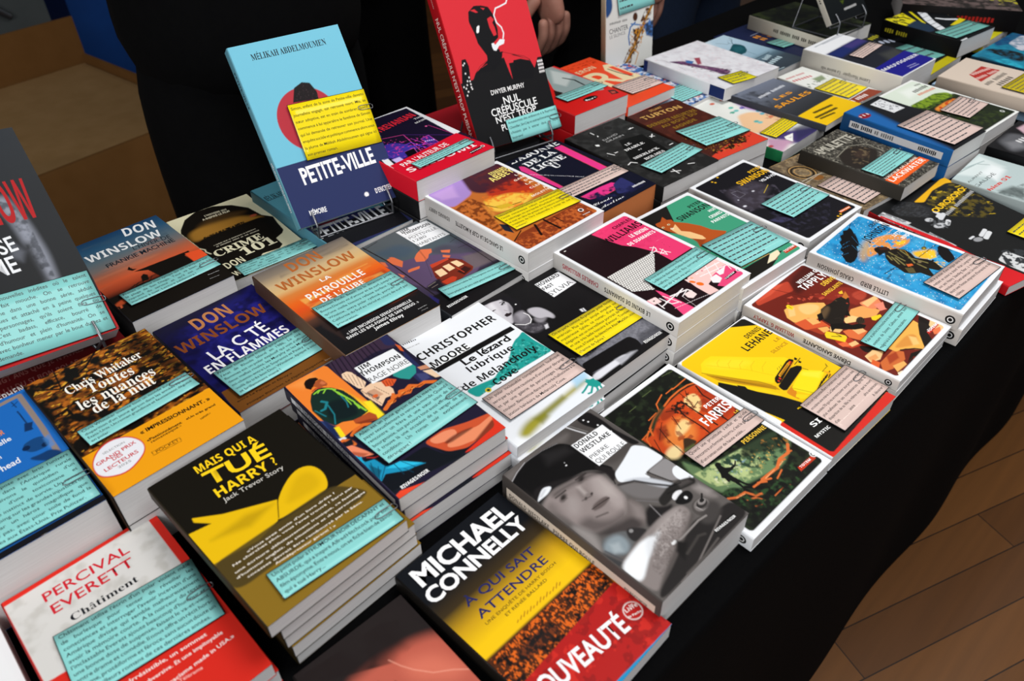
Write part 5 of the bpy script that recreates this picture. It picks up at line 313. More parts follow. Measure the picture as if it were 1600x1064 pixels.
BOOKS['duck'] = dict(hd=['duck','flat',[0.6677,1.1299,0.6915,0.0419,0.1087,0.1692],2,'#dbe6d8','#d8dad8','white-bordered paperback with pale sky, green hills and an orange blaze','copy of the pale sky and green hills paperback, {o} under it',['#eef0ee',4,3],None,None,4242],
 ops=[['p','#20281a',30,1,[-159,477,497,589,1148,741,1099,1691,-27,1674,-84,1071]],['p','#7d9a26',14,1,[71,506,487,517,831,514,1026,628,956,758,489,707,145,696]],['n','#4a641c',5,0.52,0.15,1,1,[71,506,831,514,1043,773,155,765]],['p','#e8963a',20,1,[262,804,639,783,893,827,870,932,283,942,218,882]],['n','#c84a1c',4,0.55,0.1,1,1,[262,804,853,790,843,907,223,917]],['p','#f2f6f2',80,0.7,[482,126,949,156,846,330,370,346]],['n','#36441e',6,0.6,0.2,0.8,1,[-3,1030,546,1124,1021,1619,39,1627]],['k','#3c4038',2,23,[905,167,907,149]],['k','#3c4038',2,23,[943,172,946,152]],['k','#3c4038',2,23,[982,176,985,154]],['k','#3c4038',2,23,[1020,181,1022,164]],['k','#3c4038',2,36,[657,297,657,263]],['k','#3c4038',2,36,[715,298,716,258]],['k','#3c4038',2,36,[773,298,774,254]],['k','#3c4038',2,36,[832,299,832,265]],['k','#3c4038',2,36,[890,300,890,260]],['k','#3c4038',2,36,[948,300,949,256]],['k','#3c4038',2,36,[1006,301,1007,267]],['k','#d8643c',2,31,[604,397,606,372]],['k','#d8643c',2,31,[655,400,657,371]],['k','#d8643c',2,31,[706,404,708,371]],['k','#d8643c',2,31,[757,407,759,382]],['k','#d8643c',2,31,[808,410,810,381]],['k','#d8643c',2,31,[859,413,861,381]],['k','#d8643c',2,31,[910,417,912,392]],['k','#d8643c',2,31,[961,420,963,391]],['k','#d8643c',2,31,[1012,423,1014,390]],['e','#e8ece8',3,34,34,0,[920,1515]],['e','#2c3418',3,20,20,0,[920,1515]]],
 tx=[], stx=[])
BOOKS['ouro'] = dict(hd=['ouro','flat',[0.577,0.827,0.5086,0.0132,0.1592,0.2029],1,'#191a1b','#c4191f','dark paperback with yellow disc, yellow title and white hands, red at its lower corner','',None,None,13,4343],
 ops=[['p','#eab018',8,1,[677,232,1667,-45,1723,263,1626,172,1472,109,1138,154,793,303]],['n','#5a4e1c',6,0.56,0.12,1,1,[793,303,1293,125,1626,172,1712,257,1438,872,1120,959,752,679]],['n','#b79a1c',5,0.72,0.06,1,2,[793,303,1293,125,1712,257,1873,847,1307,962,834,757]],['p','#262729',5,1,[293,185,540,118,677,232,752,452,649,559,507,584,301,430,236,307]],['n','#404246',1.6,0.55,0.2,0.7,2,[293,185,540,118,677,232,710,484,507,584,238,364]],['k','#d8dade',5,50,[700,534,711,597,629,631]],['k','#d8dade',5,60,[752,623,620,681]],['e','#c4c6ca',8,60,40,0,[473,624]],['e','#c4c6ca',8,90,50,0,[470,780]],['k','#d8dade',5,60,[661,761,571,814]],['n','#55585c',3,0.6,0.15,1,1,[486,571,671,794,473,888,351,760]],['k','#dcdee2',3,50,[853,1133,694,1193]],['k','#dcdee2',3,60,[848,1196,695,1258]],['k','#dcdee2',3,30,[517,1170,596,1159]],['e','#9a9ca0',8,70,40,0,[587,1230]],['p','#8a8c90',6,1,[-29,229,140,192,225,549,249,1188,154,1180,46,521]],['n','#d8dadc',6,0.55,0.05,1,1,[-29,229,140,192,225,549,249,1188,154,1180]],['p','#1c1d1e',3,1,[127,570,255,553,293,805,158,840]],['p','#dcdee0',3,0.5,[21,231,202,957,210,1164,200,1093,198,878,123,266]],['p','#d81f26',3,1,[7,251,42,244,226,1073,250,1693,203,1664]],['p','#d81f26',3,1,[275,1506,398,2096,-84,2127,-118,1948,342,1752]],['p','#d8dadc',5,1,[642,1548,691,1789,417,1969,389,1810,384,1632]],['n','#33363a',5,0.5,0.05,1,1,[570,1504,907,1648,462,1939,376,1744]],['k','#b9babc',2,26,[777,663,771,640]],['k','#b9babc',2,26,[818,652,811,626]],['k','#b9babc',2,26,[860,641,852,611]],['k','#b9babc',2,26,[902,629,896,607]],['k','#b9babc',2,26,[944,618,937,592]],['k','#b9babc',2,26,[986,607,978,578]],['k','#b9babc',2,26,[1069,584,1062,558]],['k','#b9babc',2,26,[1111,573,1103,544]],['k','#b9babc',2,26,[1153,562,1147,539]],['k','#b9babc',2,26,[1195,551,1188,525]],['k','#b9babc',2,26,[1237,540,1229,510]],['k','#b9babc',2,26,[1278,528,1272,506]],['k','#b9babc',2,26,[1320,517,1313,491]],['k','#b9babc',2,26,[1362,506,1354,476]],['k','#b9babc',2,26,[1404,495,1398,472]],['k','#b9babc',2,26,[1446,483,1439,457]],['k','#b9babc',2,26,[1487,472,1480,443]],['k','#b9babc',2,26,[1529,461,1523,438]],['k','#b9babc',2,26,[1571,450,1564,424]],['k','#b9babc',2,26,[1613,438,1605,409]]],
 tx=[['OUROBOROS',[700,563],951,83,-13,'#f4c21c','C']], stx=[])
BOOKS['gaude'] = dict(hd=['gaude','flat',[0.695,0.9205,0.7942,0.0176,0.1023,0.165],1,'#b9c9ca','#a8b4b4','pale grey green book with black author name and red title, behind the yellow disc book','',None,None,18,4444],
 ops=[['p','#dfe8e8',50,0.7,[162,-16,940,30,845,406,352,320]],['k','#8ea0a0',6,16,[207,-7,671,84,765,231]],['k','#9ab0b2',6,16,[402,-1,832,132]],['p','#e8eef0',60,1,[452,223,782,250,756,435,342,471]],['p','#6f7a7a',50,1,[76,570,338,666,356,803,33,902]],['n','#5a6464',8,0.58,0.2,1,1,[-3,560,523,752,33,902]]],
 tx=[['LAURENT',[-9,209],498,34,3.8,'#1a1e20','l'],['GAUDÉ',[-18,333],569,52,5.6,'#1a1e20','l'],['Chien 51',[-128,482],732,59,6.8,'#d8382c','S']], stx=[])
BOOKS['saules'] = dict(hd=['saules','flat',[0.4568,1.1953,0.767,0.0286,0.1113,0.1744],1,'#62687a','#3a3c44','grey paperback with orange title and a broad yellow wrapper band','x',None,None,11,4545],
 ops=[['g',[0,'#6d7588',0.3,'#646a78',0.45,'#43464e',0.7,'#2e3034',1,'#2a2b2e']],['n','#2a2c32',9,0.58,0.3,0.8,1,[-65,3,584,349,-52,903,-5,464]],['p','#f0c20c',2,1,[-278,1283,77,1262,538,1264,1183,1283,1482,1312,953,1975,-362,1969,-609,1707]],['k','#dfe2ea',2,28,[241,476,242,447]],['k','#dfe2ea',2,28,[287,477,288,443]],['k','#dfe2ea',2,28,[333,478,334,440]],['k','#dfe2ea',2,28,[379,479,380,450]],['k','#dfe2ea',2,28,[425,480,426,447]],['k','#dfe2ea',2,28,[471,481,472,443]],['k','#dfe2ea',2,28,[517,482,518,453]],['k','#dfe2ea',2,28,[609,485,610,447]],['k','#dfe2ea',2,28,[655,486,656,457]],['k','#dfe2ea',2,28,[702,487,702,453]],['k','#dfe2ea',2,28,[748,488,748,450]],['k','#dfe2ea',2,28,[794,489,794,460]],['k','#dfe2ea',2,28,[840,490,840,457]],['k','#dfe2ea',2,28,[886,491,887,453]],['k','#dfe2ea',2,28,[932,492,932,463]],['k','#5a4a0c',2,50,[296,1380,745,1430]],['k','#5a4a0c',2,50,[155,1489,693,1538]],['k','#5a4a0c',2,40,[172,1559,506,1604]]],
 tx=[['LES',[324,715],461,71,3.1,'#f0a01c','b'],['SAULES',[65,910],930,101,3.3,'#f0a01c','b']], stx=[])
BOOKS['flowers'] = dict(hd=['flowers','flat',[0.3761,1.1442,0.7748,0.0181,0.1287,0.19],1,'#e9ebe6','#1c6a40','floral paperback with a pale face among blue and red flowers','',None,None,18,4646],
 ops=[['p','#f2c79c',40,1,[644,731,903,796,1122,1195,1138,1320,514,1466,289,1322,260,1092]],['p','#b48acc',60,1,[1044,389,1329,641,1322,1249,1071,1140,959,691]],['p','#4a3c78',80,1,[358,1297,750,1621,1310,1923,480,2007,309,1823,299,1527]],['p','#c89cb8',60,1,[241,1465,328,1654,472,1809,-36,1911,-3,1674]],['p','#2c2c50',60,0.8,[821,1597,1218,1669,1310,1923,442,1873]],['p','#f2c79c',30,1,[1195,145,1297,373,1086,434,1035,322]],['e','#c84a3c',12,50,34,0,[995,220]],['e','#d86a50',12,50,34,0,[759,193]],['e','#5fbfae',12,50,34,0,[832,497]],['e','#6fc4c0',12,50,34,0,[792,620]],['e','#5a9cb4',12,50,34,0,[1028,876]],['e','#6cb8c8',12,50,34,0,[972,978]],['e','#5ab4b0',12,50,34,0,[659,1065]],['e','#7cc4c4',12,50,34,0,[668,1127]],['e','#4aa890',12,50,34,0,[687,616]],['e','#7a6ac0',12,50,34,0,[950,626]],['e','#e0805c',12,50,34,0,[967,1134]],['e','#a8503c',12,50,34,0,[1124,1143]],['e','#b84a50',12,50,34,0,[44,1678]],['e','#7a5a4a',12,50,34,0,[806,-43]],['n','#9a6a58',4,0.66,0.1,1,1,[1067,973,1171,1301,921,1295,843,1106]],['n','#e8ebe6',3,0.6,0.1,1,1,[517,44,431,500,603,740,753,468]],['k','#2c3c58',3,10,[1005,574,949,680]],['p','#f4f4f0',5,1,[463,1656,669,1683,404,1832,395,1727]],['k','#222',3,7,[395,1727,404,1832]],['k','#222',3,8,[482,1725,540,1739]],['p','#1c6a40',4,1,[-45,1675,-9,1896,-72,1962,-216,1984,-186,1751]]],
 tx=[], stx=[])
BOOKS['comic'] = dict(hd=['comic','flat',[0.2497,1.286,0.7729,0.024,0.0815,0.2],1,'#e2e4ea','#8a94a8','white comic paperback with blue splashes, under the large white and navy-spined book','',None,None,24,4747],
 ops=[['n','#3c6cb0',9,0.48,0.1,1,1,0],['n','#1c2c5c',6,0.62,0.1,1,1,0],['n','#d8522c',7,0.7,0.1,1,1,0],['k','#1a1c24',3,20,[797,935,847,1120]],['n','#7ab0e0',4,0.66,0.1,1,1,0]],
 tx=[], stx=[])
BOOKS['whitepic'] = dict(hd=['whitepic','flat',[0.3481,1.3141,0.6738,0.045,0.14,0.1763],1,'#e4e4ea','#d4d4d8','large white picture book with a purple figure and navy ends on its spine','',None,None,21,4848],
 ops=[['n','#c9c4cc',9,0.6,0.3,0.7,1,0],['p','#6a4468',25,1,[189,349,443,515,474,786,610,1086,696,1339,456,1411,423,1036,319,707]],['p','#a04858',15,1,[670,534,762,585,556,800,474,786]],['p','#3c6aa8',10,1,[490,496,547,639,436,692,398,597]],['n','#3a2a44',4,0.62,0.1,1,1,[223,318,731,1312,456,1411,285,736]],['k','#5a5460',3,6,[123,167,199,296,170,453]],['k','#7a7480',3,5,[166,629,128,830]],['n','#d8b0b8',6,0.74,0.1,0.4,1,0]],
 tx=[], stx=[['',0,0.05,'#1c2a5c','#',22],['',0.82,0.99,'#1c2a5c','#',22]])
BOOKS['deer'] = dict(hd=['deer','flat',[0.4366,1.4217,0.7382,0.02,0.1198,0.1771],1,'#b4d2e4','#7a1c24','pale blue book with a dark teal deer, dark grey at its lower edge','',None,None,24,4949],
 ops=[['g',[0,'#bcd6e8',0.35,'#b0cfe2',0.58,'#9cbccf',0.68,'#5a7484',0.78,'#3d4a56',1,'#333c46']],['p','#d4e6f2',60,0.6,[-17,29,722,-34,416,616,-226,655]],['p','#1d5560',5,1,[479,573,606,558,824,450,927,421,973,528,964,630,824,781,681,852,570,845,368,920,340,856,357,783,274,768,275,684]],['p','#2a6a74',20,0.7,[743,516,898,600,806,726,538,741]],['k','#1d4650',3,12,[884,436,993,321,1089,266,1119,180]],['k','#1d4650',3,8,[1032,284,1010,223]],['k','#1d4650',3,10,[909,402,889,351,799,349,784,273,705,177]],['k','#1d4650',3,7,[882,344,943,270]],['k','#1d4650',3,8,[289,685,338,608]],['k','#1d4650',3,10,[322,838,239,926,211,1047]],['k','#1d4650',3,10,[352,889,279,1001,274,1065]],['k','#1d4650',3,8,[297,742,264,847]],['k','#3a6474',3,9,[751,815,731,1045]],['k','#35505c',5,22,[116,1172,597,1153,995,1137]],['k','#c4dbe4',2,45,[78,1438,67,1392]],['k','#c4dbe4',2,45,[149,1421,137,1369]],['k','#c4dbe4',2,45,[291,1388,280,1343]],['k','#c4dbe4',2,45,[362,1372,350,1320]],['k','#c4dbe4',2,45,[433,1356,419,1296]],['k','#c4dbe4',2,45,[504,1339,494,1294]],['k','#c4dbe4',2,45,[646,1306,633,1247]],['k','#c4dbe4',2,45,[718,1290,707,1244]],['k','#c4dbe4',2,45,[789,1273,777,1221]],['k','#c4dbe4',2,45,[860,1257,846,1198]],['k','#c4dbe4',2,56,[285,1524,278,1478]],['k','#c4dbe4',2,56,[375,1511,368,1457]],['k','#c4dbe4',2,56,[466,1497,457,1437]],['k','#c4dbe4',2,56,[556,1484,550,1438]],['k','#c4dbe4',2,56,[647,1471,639,1418]],['k','#c4dbe4',2,56,[737,1457,728,1397]],['k','#c4dbe4',2,56,[828,1444,821,1398]],['k','#c4dbe4',2,56,[918,1431,910,1378]],['k','#c4dbe4',3,16,[361,1719,542,1740]]],
 tx=[], stx=[])
BOOKS['navy'] = dict(hd=['navy','flat',[0.5124,1.5033,0.7156,0.014,0.125,0.19],1,'#1c2447','#14182c','navy paperback with orange title lettering at the back','',None,None,14,5050],
 ops=[['k','#e8962c',2,59,[569,610,571,552]],['k','#e8962c',2,59,[666,612,667,545]],['k','#e8962c',2,59,[859,616,861,558]],['k','#e8962c',2,59,[956,618,957,551]],['k','#e8962c',2,59,[1053,620,1054,544]],['k','#e8962c',2,59,[1150,622,1151,563]],['k','#e8962c',2,52,[570,768,568,709]],['k','#e8962c',2,52,[655,765,653,698]],['k','#e8962c',2,52,[824,761,822,702]],['k','#e8962c',2,52,[909,758,907,691]],['k','#e8962c',2,52,[993,756,991,680]],['k','#e8962c',2,52,[1078,754,1076,695]],['k','#e8962c',2,52,[1163,751,1161,684]],['k','#a8b0c8',3,16,[585,461,1132,441]]],
 tx=[], stx=[])
BOOKS['greenflat'] = dict(hd=['greenflat','flat',[0.5879,1.5449,0.6142,0.0407,0.14,0.1766],1,'#1d2416','#c6c1b2','large dark green book with a cream spine lying flat at the far end','',None,None,26,5151],
 ops=[['n','#36401f',14,0.5,0.3,1,1,0],['n','#11140f',16,0.55,0.2,1,1,0]],
 tx=[], stx=[['',0.3535,0.3685,'#3a3832','#',0],['',0.3765,0.3915,'#3a3832','#',1],['',0.3996,0.4146,'#3a3832','#',2],['',0.4458,0.4608,'#3a3832','#',1],['',0.4688,0.4838,'#3a3832','#',2],['',0.4919,0.5069,'#3a3832','#',0],['',0.515,0.53,'#3a3832','#',1],['',0.5381,0.5531,'#3a3832','#',2],['',0.5612,0.5762,'#3a3832','#',0],['',0.6073,0.6223,'#3a3832','#',2],['',0.6304,0.6454,'#3a3832','#',0],['',0.6535,0.6685,'#3a3832','#',1],['',0.6765,0.6915,'#3a3832','#',2],['',0.7227,0.7377,'#3a3832','#',1],['',0.7458,0.7608,'#3a3832','#',2],['',0.7688,0.7838,'#3a3832','#',0],['',0.815,0.83,'#3a3832','#',2],['',0.8381,0.8531,'#3a3832','#',0],['',0.8612,0.8762,'#3a3832','#',1],['',0.8842,0.8992,'#3a3832','#',2],['',0.9073,0.9223,'#3a3832','#',0],['',0.9304,0.9454,'#3a3832','#',1]])
BOOKS['mauv'] = dict(hd=['mauv','flat',[0.6205,1.3281,0.7264,0.0499,0.1161,0.1803],1,'#eef0f4','#d9d4ca','thick white spined novel with a navy title band at the foot of its cover','',None,None,43,5252],
 ops=[['p','#20222c',3,1,[51,414,1195,362,1342,567,1193,1384,165,1496,29,1300]],['p','#1c2a66',50,1,[51,414,1195,362,1318,543,94,677]],['p','#4a3c80',60,0.7,[603,388,1175,400,1178,546,632,554]],['p','#4a4c48',90,0.6,[717,1040,1165,1088,1013,1336,514,1351]],['p','#1c1a86',3,1,[9,1310,1190,1248,1295,1486,1134,1779,-19,1784]],['p','#eef0f4',3,1,[-86,1786,1134,1779,1271,2106,-207,2161]],['k','#a8acb4',2,24,[232,85,1122,55]],['k','#b4b8c0',2,22,[456,102,1241,102]],['k','#9a9ac8',2,20,[487,1634,726,1656]],['k','#9a9ac8',2,20,[453,1691,717,1710]]],
 tx=[['MAUVIGNIER',[36,1475],1109,78,2.3,'#f0f0f4','b']], stx=[['Laurent Mauvignier   La maison vide',0.22,0.72,'#55504a','s',1]])
BOOKS['tealyel'] = dict(hd=['tealyel','flat',[0.7105,1.433,0.7505,0.015,0.135,0.2],1,'#181a1e','#b8a818','dark paperback with yellow foot and pale letters, under the black and yellow thriller','',None,None,15,5353],
 ops=[['p','#c8bc1c',4,1,[-319,2057,430,1807,1310,1825,1452,1974,1257,2054,-436,2240,-524,2149]],['k','#b8b01c',2,57,[1048,434,1049,381]],['k','#b8b01c',2,57,[1140,436,1142,376]],['k','#b8b01c',2,57,[1232,439,1234,370]],['k','#b8b01c',2,57,[1325,441,1326,388]],['k','#b4bcd0',2,74,[1014,667,1044,604]],['k','#b4bcd0',2,74,[1122,719,1156,646]],['k','#b4bcd0',2,74,[1229,770,1269,688]],['k','#b4bcd0',2,74,[1337,822,1368,759]]],
 tx=[], stx=[])
BOOKS['dark'] = dict(hd=['dark','flat',[0.8112,1.4886,0.6473,0.0463,0.1178,0.154],1,'#0f1216','#0b0b0c','black thriller with chunky yellow and white slanted letters','copy of the black thriller with slanted letters, {o} under it',None,None,31,5454],
 ops=[['p','#e4d81c',6,1,[119,-110,546,-208,724,-133,403,438,-45,491,61,-8]],['n','#1a1a14',7,0.6,0.05,1,1,[119,-110,724,-133,403,438,-45,491]],['k','#e4d81c',3,50,[945,-102,651,273,408,590]],['p','#20344a',20,1,[4,461,442,396,386,718,165,956,-215,838]],['k','#e8ecf2',4,160,[1098,71,591,600,343,968]],['k','#10141a',3,14,[798,246,1167,251]],['k','#10141a',3,14,[664,407,1025,411]],['k','#10141a',3,14,[533,565,885,568]],['k','#10141a',3,14,[404,719,749,722]],['k','#10141a',3,14,[278,870,616,872]],['k','#10141a',3,14,[155,1017,485,1019]],['k','#e8ecf2',3,70,[843,592,911,727]],['k','#e8ecf2',3,80,[925,738,1059,854]],['p','#e0d018',5,1,[654,963,1261,840,1274,965,757,1037]],['p','#dfe2e6',3,1,[10,1504,237,1498,61,1679,-161,1684]]],
 tx=[], stx=[['',0.0545,0.074,'#8a8018','#',0],['',0.0845,0.104,'#8a8018','#',1],['',0.1145,0.134,'#8a8018','#',2],['',0.1445,0.164,'#8a8018','#',0],['',0.2045,0.224,'#8a8018','#',2],['',0.2345,0.254,'#8a8018','#',0],['',0.2645,0.284,'#8a8018','#',1],['',0.2945,0.314,'#8a8018','#',2],['',0.3245,0.344,'#8a8018','#',0]])
BOOKS['tealR'] = dict(hd=['tealR','flat',[0.9664,1.3605,0.7205,0.0233,0.1774,0.21],1,'#2189a8','#1a3a50','teal blue book with a dark figure at the right edge, in the back row','',None,None,23,5555],
 ops=[['p','#1c4a78',40,1,[1170,-136,1883,-39,1978,134,1378,367,803,86]],['p','#cfd0dc',10,1,[1117,181,1706,171,1750,291,1011,575,865,499]],['p','#17140f',14,1,[470,4,653,115,783,349,762,605,373,756,280,664,404,251]],['p','#2fb4d0',50,1,[92,347,305,491,92,865,-206,824,-105,544]],['p','#142c3c',30,0.7,[-38,86,-71,448,-182,971,-91,936,129,115]],['n','#1a6a8c',8,0.55,0.2,0.7,1,0]],
 tx=[], stx=[])
BOOKS['beige'] = dict(hd=['beige','flat',[0.8087,1.2207,0.761,0.041,0.1155,0.178],1,'#d9c9ba','#cbbbab','beige curved paperback with red boxed author name','',None,None,21,5656],
 ops=[['p','#b5322c',3,1,[410,338,924,336,949,629,231,596]],['k','#e8c8c0',2,38,[460,389,466,360]],['k','#e8c8c0',2,38,[520,402,527,369]],['k','#e8c8c0',2,38,[581,414,588,377]],['k','#e8c8c0',2,38,[641,427,647,399]],['k','#e8c8c0',2,38,[702,440,709,407]],['k','#e8c8c0',2,38,[762,453,770,416]],['k','#e8c8c0',2,38,[823,466,829,437]],['k','#e8c8c0',2,38,[883,479,890,446]],['k','#e8c8c0',2,38,[944,492,952,454]],['k','#e8c8c0',2,31,[272,510,277,481]],['k','#e8c8c0',2,31,[322,518,327,485]],['k','#e8c8c0',2,31,[372,526,378,488]],['k','#e8c8c0',2,31,[422,534,426,505]],['k','#e8c8c0',2,31,[472,541,477,508]],['k','#e8c8c0',2,31,[522,549,527,512]],['k','#e8c8c0',2,31,[571,557,576,528]],['k','#e8c8c0',2,31,[671,572,677,535]],['k','#e8c8c0',2,31,[721,580,726,551]],['k','#e8c8c0',2,31,[771,588,776,555]],['k','#e8c8c0',2,31,[821,596,827,558]],['k','#e8c8c0',2,31,[871,604,875,575]],['k','#55504a',2,37,[181,721,183,686]],['k','#55504a',2,37,[242,724,244,684]],['k','#55504a',2,37,[302,727,305,682]],['k','#55504a',2,37,[363,731,365,696]],['k','#55504a',2,37,[484,737,487,692]],['k','#55504a',2,37,[545,741,547,706]],['k','#55504a',2,37,[605,744,607,704]],['k','#55504a',2,37,[666,747,668,702]],['k','#55504a',2,37,[726,751,728,716]],['k','#55504a',2,37,[787,754,789,714]],['k','#55504a',2,37,[847,757,850,712]],['k','#55504a',2,53,[307,864,309,829]],['k','#55504a',2,53,[393,868,395,828]],['k','#55504a',2,53,[478,873,481,827]],['k','#55504a',2,53,[564,877,566,842]],['k','#55504a',2,53,[649,882,651,842]],['k','#55504a',2,53,[735,886,737,841]]],
 tx=[], stx=[])
BOOKS['mount'] = dict(hd=['mount','flat',[0.8126,1.2384,0.7505,0.02,0.11,0.178],1,'#b4d0ea','#8aa8c0','pale blue paperback with red title block and a dark mountain, under the beige one','',None,None,20,5757],
 ops=[['p','#c03a34',3,1,[-76,314,100,316,183,582,-41,578]],['k','#e8c4c0',2,30,[-42,334,119,567]],['k','#4a5668',2,35,[-17,724,-6,685]],['k','#4a5668',2,35,[38,740,51,695]],['k','#4a5668',2,35,[149,772,161,732]],['k','#4a5668',2,35,[205,788,218,742]],['k','#4a5668',2,35,[260,803,275,752]],['k','#4a5668',2,16,[-78,820,-68,786]],['k','#4a5668',2,16,[-52,827,-41,788]],['k','#4a5668',2,16,[-26,834,-14,790]],['k','#4a5668',2,16,[26,848,36,809]],['k','#4a5668',2,16,[51,855,63,811]],['k','#4a5668',2,16,[77,862,87,828]],['k','#4a5668',2,16,[103,869,114,830]],['k','#4a5668',2,16,[129,876,141,832]],['k','#4a5668',2,16,[155,883,164,849]],['p','#1d2430',10,1,[-3,1011,244,1022,364,1146,-285,1469,-233,1201]],['p','#20242c',20,1,[-19,88,211,115,143,256,-75,238]]],
 tx=[], stx=[])
BOOKS['whitered'] = dict(hd=['whitered','flat',[0.5376,1.265,0.6905,0.0233,0.0742,0.1509],1,'#e9ebe6','#d8d8d4','white paperback with small red title, behind the yellow banded grey one','',None,None,23,5858],
 ops=[['k','#c8525a',2,16,[50,168,52,138]],['k','#c8525a',2,16,[76,170,79,136]],['k','#c8525a',2,16,[103,172,106,134]],['k','#c8525a',2,16,[130,174,132,145]],['k','#c8525a',2,16,[156,176,159,143]],['k','#c8525a',2,16,[183,178,186,140]],['k','#c8525a',2,16,[209,180,212,151]],['k','#c8525a',2,16,[236,183,239,149]],['k','#c8525a',2,16,[263,185,266,147]],['k','#c8525a',2,16,[316,189,318,155]],['k','#c8525a',2,16,[342,191,345,153]],['k','#c8525a',2,16,[369,193,371,164]],['k','#c8525a',2,16,[396,195,398,162]],['k','#c8525a',2,16,[422,197,425,160]],['k','#c8525a',2,16,[449,200,451,170]],['k','#c8525a',2,16,[475,202,478,168]],['k','#c8525a',2,16,[502,204,505,166]],['k','#c8525a',2,41,[69,301,74,272]],['k','#c8525a',2,41,[135,311,140,278]],['k','#c8525a',2,41,[200,322,206,284]],['k','#c8525a',2,41,[266,332,270,303]],['k','#c8525a',2,41,[331,342,336,309]],['k','#c8525a',2,41,[396,352,402,315]],['k','#c8525a',2,41,[462,362,466,333]],['p','#8a9a78',30,1,[375,436,644,448,551,600,346,584]],['p','#dfe4dc',50,1,[356,651,674,596,934,836,442,957]],['n','#5a6a58',4,0.66,0.1,1,1,[74,505,727,525,426,716,-22,641]],['p','#8e3a24',4,1,[-2,1334,691,1298,795,1613,77,1690]],['k','#f0e4e0',2,38,[-17,1419,-16,1378]],['k','#f0e4e0',2,38,[46,1420,47,1373]],['k','#f0e4e0',2,38,[170,1422,171,1381]],['k','#f0e4e0',2,38,[232,1423,233,1376]],['k','#f0e4e0',2,38,[295,1425,296,1371]],['k','#f0e4e0',2,38,[357,1426,358,1385]],['k','#f0e4e0',2,38,[419,1427,420,1380]],['k','#f0e4e0',2,37,[82,1562,84,1521]],['k','#f0e4e0',2,37,[142,1564,144,1517]],['k','#f0e4e0',2,37,[261,1569,263,1528]],['k','#f0e4e0',2,37,[321,1572,323,1525]],['k','#f0e4e0',2,37,[441,1577,443,1536]],['k','#f0e4e0',2,37,[501,1579,503,1532]],['k','#f0e4e0',2,37,[561,1582,563,1529]]],
 tx=[], stx=[])
BOOKS['flatpetite'] = dict(hd=['flatpetite','flat',[-0.2199,0.8642,0.7505,0.045,0.12,0.205],2,'#5fa8bc','#4a7f90','light blue and navy book lying flat under the wire easel of the standing one','copy of the light blue and navy book lying flat, {o} under the easel',None,None,None,5959],  # duller than the standing copy, shadow under the easel put into the colours
 ops=[['p','#2a2f5c',3,1,[-72,1119,1784,1841,1137,3280,-440,2057]],['e','#7a2430',3,260,260,0,[316,1148]],['p','#15161a',4,1,[-146,1452,1098,1563,999,2054,-197,1939]]],
 tx=[['MÉLIKAH ABDELMOUMEN',[-4,401],793,129,1.2,'#1a2026','s'],['PETITE-VILLE',[17,1636],919,260,7,'#b8bcc0','C']], stx=[])
BOOKS['flatnul'] = dict(hd=['flatnul','flat',[-0.0622,1.0564,0.6981,0.046,0.13,0.18],2,'#1a1a1c','#a0161e','black and red book lying flat under the easel of the standing red and black one','copy of the black and red book lying flat, {o} under the easel',None,'#232326',None,6060],  # page edges coloured near black, shade put into the paper colour
 ops=[['p','#c02430',5,1,[1328,-2220,2072,-340,583,1045,194,1104]]],
 tx=[], stx=[])
BOOKS['flatwins'] = dict(hd=['flatwins','flat',[-0.4868,0.6071,0.7505,0.05,0.14,0.22],2,'#2a1214','#111','dark book with deep red band, lying flat under the left standing book','copy of the dark book with deep red band, {o} in the flat pile',None,None,None,6161],
 ops=[['p','#560b0e',2,1,[-224,1242,1508,1496,1682,2359,-245,2538]]],
 tx=[["VINGT ANS QUE JE N'AVAIS",[190,1751],846,89,3.7,'#7c4844','b'],['PAS LU DU SI BON POLAR',[143,1913],799,83,4.3,'#7c4844','b'],['STEPHEN',[141,2029],295,110,-4.6,'#e8e4e4','b']], stx=[])
BOOKS['trevlow'] = dict(hd=['trevlow','flat',[-0.1225,0.9184,0.7504,0.0731,0.1238,0.1777],3,'#131316','#0e0e10','black paperback under the purple neon street one','black paperback, {o} under the purple neon street one',None,None,None,6262],
 ops=[],
 tx=[], stx=[])
BOOKS['darkbig'] = dict(hd=['darkbig','flat',[0.8915,1.6012,1.2741,0.06,0.14,0.21],1,'#2a2624','#131112','large dark book with red and cream spine lettering at the top right corner','',None,None,39,6363],
 ops=[['n','#6a5a58',9,0.5,0.2,1,1,0],['n','#b8b02c',8,0.6,0.1,1,1,[881,1603,1183,2345,529,2290,262,1676]]],
 tx=[], stx=[['',0.1453,0.168,'#b8b088','#',0],['',0.1803,0.203,'#b8b088','#',1],['',0.2152,0.238,'#b8b088','#',2],['',0.2502,0.273,'#b8b088','#',0],['',0.2853,0.308,'#b8b088','#',1],['',0.3203,0.343,'#b8b088','#',2],['',0.3553,0.378,'#b8b088','#',0],['',0.3902,0.413,'#b8b088','#',1],['',0.4848,0.5056,'#9a1e1a','#',0],['',0.5168,0.5376,'#9a1e1a','#',1],['',0.5488,0.5696,'#9a1e1a','#',2],['',0.5808,0.6016,'#9a1e1a','#',0],['',0.6128,0.6336,'#9a1e1a','#',1],['',0.6448,0.6656,'#9a1e1a','#',2],['',0.6768,0.6976,'#9a1e1a','#',0],['',0.7088,0.7296,'#9a1e1a','#',1],['',0.7408,0.7616,'#9a1e1a','#',2],['',0.7728,0.7936,'#9a1e1a','#',0]])
BOOKS['yellow'] = dict(hd=['yellow','flat',[0.8716,1.558,0.7505,0.02,0.12,0.18],1,'#d8cf26','#a89a18','yellow book behind the teal blue one, beside the black thriller','',None,None,20,6464],
 ops=[],
 tx=[], stx=[])
